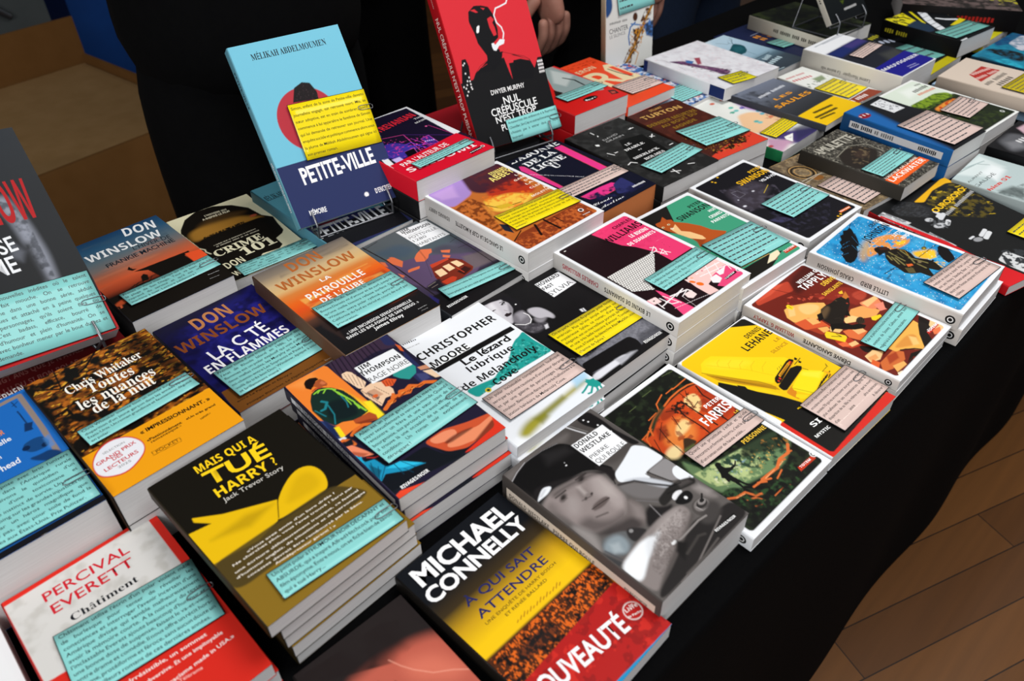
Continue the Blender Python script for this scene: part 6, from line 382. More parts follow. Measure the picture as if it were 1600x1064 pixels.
BOOKS['smoke'] = dict(hd=['smoke','flat',[0.7798,0.9966,0.7505,0.028,0.12,0.165],1,'#17171a','#121214','black book with grey smoke on its cover at the right edge','',None,None,28,6565],
 ops=[['p','#5c5d62',60,1,[272,50,676,66,736,243,446,505,59,324]],['p','#8c8d92',50,0.6,[314,150,524,253,330,387,175,282]],['p','#c9a8b4',30,1,[918,79,1121,107,1111,277,760,268]],['k','#d8d8da',2,47,[469,283,479,237]],['k','#d8d8da',2,47,[543,299,555,247]],['k','#d8d8da',2,47,[618,316,632,257]]],
 tx=[], stx=[])
CARDS = [
 ['wins','#8bd3d0',[786,1868],1188,629,1.1,'large cyan text card clipped to the left standing dark book',['Recueil de six nouvelles inédites où le talent','et le succès fait mouche. On se retrouve','emporté comme dans une bonne série, séduit','par les dialogues et attaché en à peine quelques',"pages aux personnages, qu'ils soient flics ou","truands. C'est badass, efficace, bourré de","suspense, d'humour et plein d'humanité. On se",'laisserait avec bonheur mener par le bout du nez et','on en redemande.'],1],
 ['frank','#8bd3d0',[621,1427],1023,284,-2.2,'narrow cyan text card on the pier silhouette paperback',['Prenez un vieux mec sympa qui vit tranquille sur','la plage de San Diego. Tout va bien. On lui',"reprend du service et qu'il est une vraie",'machine à tuer. Lecture jubilatoire !'],1],
 ['crime','#8bd3d0',[704,1650],985,269,-0.8,'cyan text card on the cream head silhouette paperback',['Ex voleur de haute volée, solitaire, infaillible',"qu'un voleur de bande vole ce ne plus joueur","s'empêcher de tomber avec à ses trousses la",'crème des détectives. Un récit tendu','au suspense incomparable.'],1],
 ['cite','#8bd3d0',[612,1265],1019,476,-1.5,'cyan text card on the dark blue paperback with copper letters',["Premier tome d'une trilogie qui prend pour décor","l'état de Rhode Island en 1986, La cité en","flammes est un polar explosif qui voit s'affronter",'deux mafias rivales, les Murphy et les Moretti. A','mi-chemin entre Les Sopranos et Peaky Blinders,','voilà du très bon Don Winslow, épique à souhait','et brillamment mené !'],1],
 ['patr','#8bd3d0',[633,1182],969,467,-1,'cyan text card on the sunset beach paperback',['Direction Pacific Beach où le détective privé',"Boone Daniels vit d'amour et de surf, jusqu'à ce","qu'une vieille histoire refasse surface. Du pur",'Winslow, entre polar rythmé, portrait de la','Californie du Sud au vitriol et cours de surf par','procuration.'],1],
 ['potts','#8bd3d0',[640,1438],932,234,6.3,'two line cyan text card on the red tram paperback',['Un incontournable de Thompson où un shérif cool,','bien pépère et peu zélé pète littéralement un câble.'],1],
 ['whit','#8bd3d0',[592,1026],983,253,-2.8,'cyan text card on the autumn leaves paperback',['Chris Whitaker invente tout un monde autour de la',"disparition d'un jeune garçon dans les années 70 aux",'États-Unis. Un roman grandiose et faussement déguisé','en polar.'],1],
 ['demon','#8bd3d0',[663,1356],864,660,0.5,'cyan text card on the bright blue paperback',["L'autrice transpose avec brio l'univers","de Dickens dans l'Amérique rurale","Nous y suivons le quotidien d'un","Demi, fils d'une toxicomane et","d'un simple instinct de survie. Un roman",'coup de poing sur les grandes injustices de','porté par un héros magnifique que',"n'oublie pas, avec pour toile de fond la",'opioïdes aux États-Unis. Prix Pulitzer.'],1],
 ['perc','#8bd3d0',[651,898],997,619,4.5,'cyan text card on the red bordered paperback',["Châtiment utilise l'écrin d'un polar violent mêlé",'de burlesque pour tenter de réveiller les',"consciences et interroger l'avenir incertain d'une",'Amérique divisée qui semble malheureusement','avoir la mémoire courte. A la noirceur du texte,',"l'inclassable Everett ajoute beaucoup d'humour et",'une bonne dose de suspense, faisant le va-et-vient','entre drame et comédie. Il nous offre un récit hors-','norme, protéiforme et féroce, sans aucun doute un','des meilleurs romans de ces dernières années.'],1],
 ['harry','#8bd3d0',[689,1501],979,263,3.8,'cyan text card on the black and gold yellow-hat paperback',["Un petit polar à l'HUMOUR NOIR DÉCAPANT et",'ABSURDE, qui a inspiré Alfred Hitchcock pour son','film éponyme. Entre nous, on se fiche bien de savoir','qui a tué Harry...'],1],
 ['rage','#8bd3d0',[617,1135],978,464,-3.7,'cyan text card on the green jacket comic paperback',['Allen est un jeune garçon dont la mère lui fait','payer sexuellement sa venue au monde. Quand il','rencontre un frère et une sœur issus de la','bourgeoisie, aux parcours tout aussi effroyables,','il trouve là une occasion de se venger de sa','condition. Un roman noir extrêmement','dérangeant !'],1],
 ['moore','#dcc2ba',[648,1327],973,380,-0.6,'pink text card on the white and teal lizard paperback',['Un polar inclassable complètement loufoque',"servi par la plume caustique d'un auteur dérangé",'et par une galerie de personnages haute en','couleur. Bienvenue dans une virée hallucinée à la','station balnéaire de Melancoly Cove.'],1],
 ['sylvia','#f2da12',[634,1119],991,467,1,'yellow text card on the pearl necklace photo paperback',['On en parle comme du premier polar féministe',"américain. Plus qu'une simple enquête sur la","mystérieuse Sylvia, ce roman, d'une femme",'élégante, est un merveilleux portrait de femme',"et une très belle histoire d'amour. Tomberez-","vous, à l'instar du détective Alan Macklin, sous le",'charme de Sylvia ?'],1],
 ['abbey','#f2da12',[725,1232],985,406,4,'yellow text card on the fire and rocks paperback',['Découvrez ce roman culte et jouissif appartenant à',"l'école romanesque mêlant courses-poursuites","et sabotages où une bande d'hurluberlus déjantés",'se met en tête de préserver la nature sauvage des',"invasions de l'ère industrielle à coups de clef à",'molette !'],1],
 ['nul','#8bd3d0',[936,1921],863,312,-1.8,'cyan text card clipped to the standing red and black book',['Amateurices des ambiances à la Raymond','Chandler, Sin City et autres histoires noires',"n'hésitez pas à entrer dans ce bijou",'littéraire!'],1],
 ['petite','#f2da12',[866,1106],969,661,1.8,'yellow text card clipped to the standing light blue book',['Simon, enfant de la zone de Petite-ville devenu','journaliste engagé, est retrouvé mort. Mia, sa','sœur adoptive, est en train de sombrer, quand','commence à lui apparaître le fantôme de Simon','qui lui demande de retrouver son journal. Une','enquête sociale et politique commence alors sous','la plume de Mélikah Abdelmoumen qui signe ici','son premier roman.'],1],
 ['farris','#dcc2ba',[747,972],879,222,2.2,'three line pink text card on the orange sunset forest paperback',["Quand une prostituée s'enfuit et qu'elle","rencontre un fermier bourru, c'est la garantie","d'un roman noir de haute volée..."],1],
 ['lehane','#dcc2ba',[764,1370],837,459,-1.1,'pink text card on the yellow school-bus paperback',['Dans cet époustouflant roman noir, Lehane met','en scène une mère. Le Silence dans le Boston des','années 70 qui va se retrouver aux prises avec les','plus mafieuses de ses connaissances après la','disparition de sa fille le même soir que la mort',"d'un jeune afro-américain.",'                                     A dévorer !'],1],
 ['tapply','#8bd3d0',[725,1266],899,257,-3.3,'cyan text card on the orange rocks paperback',['Polar et pêche à la mouche avec cette première','aventure de Stoney Calhoun, amené bien','malgré lui à découvertes macabres.'],1],
 ['john','#dcc2ba',[691,1418],937,391,6.1,'pink text card on the blue feather paperback',["Voilà le premier d'une longue série de polars",'mettant en scène le shérif Walt Longmire et','son ami Henry Standing Bear, à travers les',"étendues de l'Ouest américain. Un récit sombre","décrit avec finesse, empreint d'humanité et de",'noblesse.'],1],
 ['will','#8bd3d0',[752,1197],914,290,-1,'cyan text card on the pink bikini paperback',['Si vous aimez Les tontons flingueurs, alors lisez','Le Bikini de diamants. Débandades et arnaques,','malfrats, femmes et flics corrompus. On se','bien sûr à tous vos amis !'],1],
 ['swg','#8bd3d0',[736,1218],860,574,3,'cyan text card on the green ginger cat paperback',7,1],
 ['swv','#8bd3d0',[706,1100],832,463,-1,'cyan text card on the night street paperback',6,1],
 ['abon','#dcc2ba',[512,1181],1076,277,2.3,'pink text card on the navy and pink striped paperback',4,1],
 ['trev','#8bd3d0',[675,1467],946,172,-5.3,'narrow cyan text card on the purple neon street paperback',3,1],
 ['red','#8bd3d0',[692,1090],929,272,-2.4,'cyan text card on the thick red paperback',3,1],
 ['orange','#dcc2ba',[785,1422],769,452,1.3,'pink text card on the orange paperback with cream letters',6,1],
 ['comic','#8bd3d0',[439,1606],786,504,4.1,'cyan text card on the blue splashed comic paperback',7,1],
 ['turton','#8bd3d0',[610,1143],913,605,0.8,'cyan text card on the brown and gold paperback',7,1],
 ['sherl','#8bd3d0',[681,1404],972,352,-6.1,'cyan text card on the black emblem paperback',5,1],
 ['amul','#8bd3d0',[492,1016],930,308,-1.8,'cyan text card on the grey ornate paperback',6,1],
 ['brown','#dcc2ba',[481,1056],798,684,-4.9,'pink text card on the tan ornate paperback',9,1],
 ['koontz','#dcc2ba',[545,1177],846,836,-0.4,'pink text card on the blue and black thriller',9,1],
 ['duck','#dcc2ba',[633,1083],773,436,-4.7,'pink text card on the green hills paperback',6,1],
 ['flowers','#f2da12',[794,1444],987,274,-3.4,'yellow text card on the floral paperback',5,1],
 ['whitered','#f2da12',[351,993],666,608,-4.5,'yellow text card on the white paperback with small red title',6,1],
 ['whitepic','#d8cc10',[492,1598],556,361,5.3,'yellow card on the large white picture book',3,1],
 ['mauv','#dcc2ba',[697,789],876,245,-5.9,'pink text card on the thick white spined novel',4,1],
 ['tealyel','#74b8b0',[1048,1385],539,768,7.2,'teal card on the dark paperback with a yellow foot',3,1],  # cyan stock coloured darker, dim light of the far end put in
 ['dark','#74b8b0',[573,1232],1125,431,1.8,'teal card on the black thriller with slanted letters',3,1],  # same cyan stock, back-row dimness put into the colour
 ['beige','#c8b410',[601,1136],912,389,2.4,'yellow text card on the beige curved paperback',5,1],
 ['ouro','#f2da12',[1350,1447],637,402,-11.4,'yellow text card on the dark paperback with a yellow disc',5,1],
 ['chant','#8bd3d0',[616,824],793,558,-8.2,'cyan text card on the standing saxophone book',4,1],
 ['navy','#74b8b0',[780,1134],762,401,2.3,'teal card on the navy paperback with orange letters',3,1],  # cyan again, colour lowered to stand for weaker light at the back
]
# ------------------------------------------------------------------ lettering
_TXT = {}
SM = {'s': (0x1D400, 0x1D41A), 'S': (0x1D400, 0x1D41A), 'B': (0x1D5D4, 0x1D5EE), 'b': (0x1D5D4, 0x1D5EE), 'i': (0x1D4D0, 0x1D4EA)}
ACC = {'É': 'E', 'é': 'e', 'è': 'e', 'ê': 'e', 'À': 'A', 'à': 'a', 'â': 'a', 'Ê': 'E', 'ç': 'c', 'ô': 'o'}
def text_arrays(txt, style):
    """unit lettering: returns verts (n,2), tris (m,3); x from 0, cap height 1"""
    key = (txt, style)
    if key in _TXT: return _TXT[key]
    off = {'r': 0.0, 'l': -0.006, 'n': 0.006, 'm': 0.014, 'C': 0.03, 'X': 0.034, 'W': 0.01}.get(style, 0.0)
    body = txt
    has_acc = any(c in ACC for c in txt)
    if style in SM:
        if style == 'b' and has_acc: off = 0.026
        else:
            U, L = SM[style]
            body = ''.join(chr(U + ord(c) - 65) if 'A' <= c <= 'Z' else chr(L + ord(c) - 97) if 'a' <= c <= 'z' else
                           chr(0x1D7CE + ord(c) - 48) if c.isdigit() and style in 'sS' else chr(0x1D7EC + ord(c) - 48) if c.isdigit() and style in 'bB' else c for c in txt)
            off = .012 if style == 'S' else 0
    cu = bpy.data.curves.new('lettering', 'FONT'); cu.body = body; cu.resolution_u = 2 if len(txt) > 22 else 3
    cu.offset = off; cu.size = 1
    o = bpy.data.objects.new('lettering', cu); COL.objects.link(o)
    dg = bpy.context.evaluated_depsgraph_get()
    me = bpy.data.meshes.new_from_object(o.evaluated_get(dg))
    me.calc_loop_triangles()
    v = np.zeros(len(me.vertices) * 3, np.float32); me.vertices.foreach_get('co', v); v = v.reshape(-1, 3)[:, :2].copy()
    f = np.zeros(len(me.loop_triangles) * 3, np.int32); me.loop_triangles.foreach_get('vertices', f); f = f.reshape(-1, 3)
    bpy.data.objects.remove(o); bpy.data.curves.remove(cu); bpy.data.meshes.remove(me)
    if len(f):
        a, b, c = v[f[:, 0]], v[f[:, 1]], v[f[:, 2]]
        ar = (b[:, 0] - a[:, 0]) * (c[:, 1] - a[:, 1]) - (b[:, 1] - a[:, 1]) * (c[:, 0] - a[:, 0])
        f[ar < 0] = f[ar < 0][:, ::-1]
    cap = {'s': .675, 'S': .69, 'b': .71, 'B': .71, 'i': .69}.get(style, .69)
    if style == 'b' and has_acc: cap = .70
    if len(v): v[:, 0] -= v[:, 0].min()
    v /= cap
    _TXT[key] = (v, f)
    return _TXT[key]

class Letters:
    def __init__(s): s.V = []; s.F = []; s.C = []; s.n = 0
    def add(s, P3, F, col):
        s.V.append(P3); s.F.append(F + s.n); s.C.append(np.tile(lin(col), (len(P3), 1))); s.n += len(P3)
    def build(s, name, mat, parent):
        if not s.n: return None
        return np_mesh(name, np.concatenate(s.V), np.concatenate(s.F), mat, parent, np.concatenate(s.C))

def place_text(txt, style, x, y, w, h, ang):
    """cover coordinates in mm (x right, y down) of every letter vertex"""
    v, f = text_arrays(txt, style)
    if not len(f): return None, None
    W = v[:, 0].max() or 1.0
    if h <= 0: h = w / W
    a = math.radians(ang); d = np.array([math.cos(a), math.sin(a)]); n = np.array([math.sin(a), -math.cos(a)])
    q = np.array([x, y]) + np.outer(v[:, 0] * (w / W), d) + np.outer(v[:, 1] * h, n)
    return q, f

# ------------------------------------------------------------------ printed artwork (per-vertex ink on the cover board)
def seg_dist(P, A, B):
    d = B - A; L = d @ d or 1e-9
    t = np.clip(((P - A) @ d) / L, 0, 1)
    return np.hypot(*(P - A - np.outer(t, d)).T)
def poly_sd(P, Q):
    """signed distance to polygon, negative inside"""
    D = np.full(len(P), 1e9); ins = np.zeros(len(P), bool); n = len(Q)
    for i in range(n):
        A, B = Q[i], Q[(i + 1) % n]
        D = np.minimum(D, seg_dist(P, A, B))
        c = (A[1] > P[:, 1]) != (B[1] > P[:, 1])
        if c.any():
            with np.errstate(divide='ignore', invalid='ignore'):
                xi = (B[0] - A[0]) * (P[:, 1] - A[1]) / (B[1] - A[1]) + A[0]
            ins ^= c & (P[:, 0] < xi)
    return np.where(ins, -D, D)
def lattice(P, scale, seed, stretch=1):
    out = np.zeros(len(P)); amp = 0
    for o in range(3):
        rs = np.random.RandomState(seed + o * 77); G = rs.rand(64, 64)
        u = P[:, 0] / scale * (2 ** o) / stretch; v = P[:, 1] / scale * (2 ** o)
        i = np.floor(u).astype(int); j = np.floor(v).astype(int); fu = u - i; fv = v - j
        fu = fu * fu * (3 - 2 * fu); fv = fv * fv * (3 - 2 * fv)
        g = lambda a, b: G[a % 64, b % 64]
        out += (g(i, j) * (1 - fu) * (1 - fv) + g(i + 1, j) * fu * (1 - fv) + g(i, j + 1) * (1 - fu) * fv + g(i + 1, j + 1) * fu * fv) * (0.5 ** o); amp += 0.5 ** o
    return out / amp
def sstep(x, a, b): 
    t = np.clip((x - a) / (b - a), 0, 1); return t * t * (3 - 2 * t)
def paint(w, h, step, bg, ops, frame, seed):
    nx = max(2, int(round(w / step)) + 1); ny = max(2, int(round(h / step)) + 1)
    X, Y = np.meshgrid(np.linspace(0, w, nx), np.linspace(0, h, ny)); P = np.stack([X.ravel(), Y.ravel()], 1)
    C = np.tile(lin(bg), (len(P), 1))
    def blend(a, col): C[:] = C * (1 - a[:, None]) + lin(col) * a[:, None]
    pt = lambda L: np.array(L, float).reshape(-1, 2) / 10
    def rounded(Q, lim):
        if len(Q) < 5: return Q
        for _ in range(2):
            out = []
            for i in range(len(Q)):
                A, B_ = Q[i], Q[(i + 1) % len(Q)]; L = np.hypot(*(B_ - A)) + 1e-9; c = min(.25, lim / L)
                out += [A + (B_ - A) * c, B_ - (B_ - A) * c]
            Q = np.array(out); lim *= .5
        return Q
    hs = step * .5
    for k, op in enumerate(ops):
        t = op[0]
        if t == 'g':
            st = op[1]; y = P[:, 1] / h; pos = st[0::2]; cs = np.array([lin(c) for c in st[1::2]])
            for ch in range(3): C[:, ch] = np.interp(y, pos, cs[:, ch])
        elif t == 'p':
            s = max(op[2] / 10, hs); d = poly_sd(P, rounded(pt(op[4]), 6.0 if op[3] == .999 else .5 if op[2] <= 4 else 2.0 if op[2] < 10 else 5.0)); blend((1 - sstep(d, -s, s)) * op[3], op[1])
        elif t == 'k':
            s = max(op[2] / 10, hs); Q = pt(op[4]); r = op[3] / 20
            d = np.min([seg_dist(P, Q[i], Q[i + 1]) for i in range(len(Q) - 1)], 0)
            blend((1 - sstep(d, r - s, r + s)) * min(1, r * 2 / hs if r * 2 < hs else 1), op[1])
        elif t in 'eo':
            if t == 'e': rx, ry, ang, c = op[3] / 10, op[4] / 10, op[5], pt(op[6])[0]
            else: rx = ry = op[4] / 10; ang = 0; c = pt(op[5])[0]
            s = max(op[2] / 10, hs); a = math.radians(ang); q = P - c
            u = q[:, 0] * math.cos(a) + q[:, 1] * math.sin(a); v = -q[:, 0] * math.sin(a) + q[:, 1] * math.cos(a)
            d = (np.hypot(u / rx, v / ry) - 1) * min(rx, ry)
            if t == 'o': d = np.abs(d) - op[3] / 20
            blend(1 - sstep(d, -s, s), op[1])
        elif t == 'n':
            _, col, sc, thr, soft, a, stx, Q = op
            v = lattice(P, sc, seed + k * 13, stx); m = sstep(v, thr - soft, thr + soft) * a
            if Q: m = m * (1 - sstep(poly_sd(P, pt(Q)), -1.2, .6))
            blend(m, col)
        elif t == 'd':
            _, col, pitch, r, Q = op; pitch /= 10; r /= 10
            v = P / pitch; row = np.floor(v[:, 1] / .866); u = v[:, 0] + .5 * (row % 2)
            d = np.hypot(u - np.floor(u) - .5, (v[:, 1] / .866 - row - .5) * .866) * pitch
            m = (1 - sstep(d, r - hs, r + hs)) * (1 - sstep(poly_sd(P, pt(Q)), -.3, .3)); blend(m, col)
    if frame:
        col, m, r = frame
        q = np.abs(P - np.array([w / 2, h / 2])) - np.array([w / 2 - m - r, h / 2 - m - r])
        d = np.hypot(np.maximum(q[:, 0], 0), np.maximum(q[:, 1], 0)) + np.minimum(np.maximum(q[:, 0], q[:, 1]), 0) - r
        blend(sstep(d, -hs, hs), col)
    I = np.arange(nx * ny).reshape(ny, nx)
    F = np.stack([I[1:, :-1].ravel(), I[1:, 1:].ravel(), I[:-1, 1:].ravel(), I[:-1, :-1].ravel()], 1)
    return P, F, C

# ------------------------------------------------------------------ books
COVER_T = 0.00035
def make_book(d, step):
    name, kind, pose, n, bg, spine, label, low, frame, edge, th_mm, seed = d['hd']
    w, h = pose[-2], pose[-1]
    if kind == 'flat':
        x, y, rot, z = pose[:4]
        th = th_mm / 1000 if th_mm else z / n
        root = bpy.data.objects.new('paperback_book', None); COL.objects.link(root)
        root.location = (x, y, z - th); root.rotation_euler = (0, 0, rot)
        ox, oy, top = -w / 2, h / 2, th
    else:
        th = th_mm / 1000
        cx, cy, cz, yaw, tilt, roll = pose[:6]
        c, s = math.cos(yaw), math.sin(yaw); Xv = Vector((c, s, 0)); Bv = Vector((-s, c, 0))
        Yv = math.cos(tilt) * Vector((0, 0, 1)) + math.sin(tilt) * Bv; Nv = Xv.cross(Yv)
        X2 = math.cos(roll) * Xv + math.sin(roll) * Yv; Y2 = -math.sin(roll) * Xv + math.cos(roll) * Yv
        root = bpy.data.objects.new('paperback_book', None); COL.objects.link(root)
        root.matrix_world = Matrix(((X2.x, Y2.x, Nv.x, cx), (X2.y, Y2.y, Nv.y, cy), (X2.z, Y2.z, Nv.z, cz), (0, 0, 0, 1)))
        ox, oy, top = -w / 2, h, 0.0
    root.empty_display_size = 0.02
    bot = top - th
    ylo, yhi = oy - h, oy
    # page block, slightly inside the cover
    mat = M_PAGE
    if edge:
        if edge not in M_PAGES: M_PAGES[edge] = page_mat('stained_or_shaded_page_edges', edge, edge)  # orange edges are dyed, near-black ones have shade put into the colour
        mat = M_PAGES[edge]
    pb = Shape(); i = 0.0004
    pb.box(ox + 0.0012, ox + w - i, ylo + i, yhi - i, bot + COVER_T, top - COVER_T)
    pb.build('page_block', mat, root)
    # cover: back board, spine with rounded corners, front board, plus the printed front
    r = min(0.0016, th * .3); pr = []
    pr.append((ox + w, bot))
    for k in range(5):
        a = -math.pi / 2 - k * math.pi / 8; pr.append((ox + r + r * math.cos(a), bot + r + r * math.sin(a)))
    for k in range(5):
        a = math.pi - k * math.pi / 8; pr.append((ox + r + r * math.cos(a), top - r + r * math.sin(a)))
    pr.append((ox + w, top))
    inn = [(ox + w, bot + COVER_T)]
    for (px, pz) in pr[1:-1]:
        inn.append((max(px, ox + COVER_T), min(max(pz, bot + COVER_T), top - COVER_T)))
    inn.append((ox + w, top - COVER_T))
    V = []; m = len(pr)
    for yy in (ylo, yhi):
        V += [(px, yy, pz) for px, pz in pr]; V += [(px, yy, pz) for px, pz in inn]
    F = []
    for k in range(m - 1):
        F.append((k, k + 1, 2 * m + k + 1, 2 * m + k))                      # outside
        F.append((m + k, 3 * m + k, 3 * m + k + 1, m + k + 1))              # inside
        F.append((k, m + k, m + k + 1, k + 1)); F.append((2 * m + k, 2 * m + k + 1, 3 * m + k + 1, 3 * m + k))
    F.append((0, 2 * m, 3 * m, m)); F.append((m - 1, 2 * m - 1, 4 * m - 1, 3 * m - 1))
    V = np.array(V); F = np.array(F)[:, ::-1]
    bc = lin(bg if not frame else frame[0]); sc = lin(spine)
    C = np.tile(bc, (len(V), 1))
    for b in (0, m, 2 * m, 3 * m): C[b + 1:b + m - 2] = sc
    P, GF, GC = paint(w * 1000, h * 1000, step, bg, d['ops'], frame, seed)
    r_mm = r * 1000
    GX = np.maximum(P[:, 0], r_mm * .7)
    G = np.stack([ox + GX / 1000, oy - P[:, 1] / 1000, np.full(len(P), top + 0.00003)], 1)
    nb = len(V)
    np_mesh_cover = np_mesh('cover', np.concatenate([V, G]), [F, GF + nb], M_PRINT, root, np.concatenate([C, GC]))
    # lettering on the cover and the spine
    L = Letters()
    for tx in d['tx']:
        txt, (x0, y0), tw, thh, ang, col, st = tx
        q, f = place_text(txt, st, x0 / 10, y0 / 10, tw / 10, thh / 10, ang)
        if q is None: continue
        # keep lettering on the board
        keep = (q[f][:, :, 0].min(1) > r_mm * .5) & (q[f][:, :, 0].max(1) < w * 1000) & (q[f][:, :, 1].min(1) > 0) & (q[f][:, :, 1].max(1) < h * 1000)
        f = f[keep]
        if not len(f): continue
        used, inv = np.unique(f, return_inverse=True); q = q[used]; f = inv.reshape(-1, 3)
        L.add(np.stack([ox + q[:, 0] / 1000, oy - q[:, 1] / 1000, np.full(len(q), top + 0.00007)], 1), f, col)
    LS = Letters()
    for txt, u0, u1, col, st, flip in d['stx']:
        if st == '#':                                  # printed label panel on the spine
            zc = (top + bot) / 2; hz = th * (.2 if u1 - u0 > .3 else .1 + .015 * flip); ex_ = .00003 if u1 - u0 > .3 else .00006
            LS.add(np.array([(ox - ex_, oy - u * h, zc + q * hz) for u, q in ((u0, -1), (u1, -1), (u1, 1), (u0, 1))]), np.array([(0, 1, 2), (0, 2, 3)]), col); continue
        v, f = text_arrays(txt, st)
        if not len(f): continue
        W = v[:, 0].max(); ln = (u1 - u0) * h; hh = min(th * .34, ln / W * 1.5)
        if flip: yy = oy - u1 * h + v[:, 0] * ln / W; zz = (top + bot) / 2 + hh / 2 - v[:, 1] * hh
        else: yy = oy - u0 * h - v[:, 0] * ln / W; zz = (top + bot) / 2 - hh / 2 + v[:, 1] * hh
        LS.add(np.stack([np.full(len(v), ox - 0.00005), yy, zz], 1), f, col)
    if frame:                                                             # round mark at the foot of the spine
        k = 20; rr = min(th * .27, .005); cy0 = oy - h * .945
        for R_, cc, e_ in ((rr, '#141414', .00005), (rr * .62, '#e8e8e8', .00008), (rr * .4, '#141414', .00011)):
            a = np.linspace(0, 2 * math.pi, k, endpoint=False)
            q = np.stack([np.full(k, ox - e_), cy0 - R_ * np.cos(a), (top + bot) / 2 + R_ * np.sin(a)], 1)
            LS.add(np.concatenate([q, [[ox - e_, cy0, (top + bot) / 2]]]), np.array([(i_, (i_ + 1) % k, k) for i_ in range(k)]), cc)
    cov = [c for c in root.children if c.name.startswith('cover')][0]
    L.build('cover_lettering', M_INK, cov); LS.build('spine_lettering', M_INK, cov)
    d['geo'] = (ox, oy, top, w, h, th)
    tag(root, label, 'book')
    return root

def copy_tree(o, parent=None):
    c = o.copy(); COL.objects.link(c)
    if parent: c.parent = parent
    for ch in list(o.children): copy_tree(ch, c)
    return c

ORD = ['second copy down', 'third copy down', 'fourth copy down', 'fifth copy down']
SHIFT = {'john': [(0.006, -0.004, 0)], 'harry': [(.007, .002, .004), (.008, .003, .002), (.01, .002, .006), (.011, .004, .008)], 'lehane': [(.002, -.004, 0)],
         'rage': [(.003, .001, .004), (.004, -.002, -.006), (.003, .001, .002)], 'sylvia': [(.001, -.001, .02)], 'moore': [(-.002, -.003, .01), (.002, 0, -.02)]}
ROOTS = {}
rnd = random.Random(11)
for key, d in BOOKS.items():
    hd = d['hd']; pose = hd[2]
    dist = math.hypot(pose[0], pose[1])
    step = 0.62 if dist < .8 else 0.8 if dist < 1.05 else 1.05
    root = make_book(d, step); ROOTS[key] = root
    n = hd[3]
    if hd[1] == 'flat' and n > 1:
        grp = 'stacked copies of the ' + hd[6].split(',')[0]
        low = []
        for i in range(1, n):
            c = copy_tree(root)
            th = d['geo'][5]
            sh = SHIFT.get(key)
            dx, dy, da = sh[i - 1] if sh else (rnd.uniform(-.002, .002), rnd.uniform(-.0015, .0015), rnd.uniform(-.012, .012))
            rot = pose[2]
            c.location.x += dx * math.cos(rot) - dy * math.sin(rot); c.location.y += dx * math.sin(rot) + dy * math.cos(rot)
            c.location.z -= th * i; c.rotation_euler.z += da
            c['label'] = hd[7].replace('{o}', ORD[i - 1]); c['group'] = grp
        root['group'] = grp

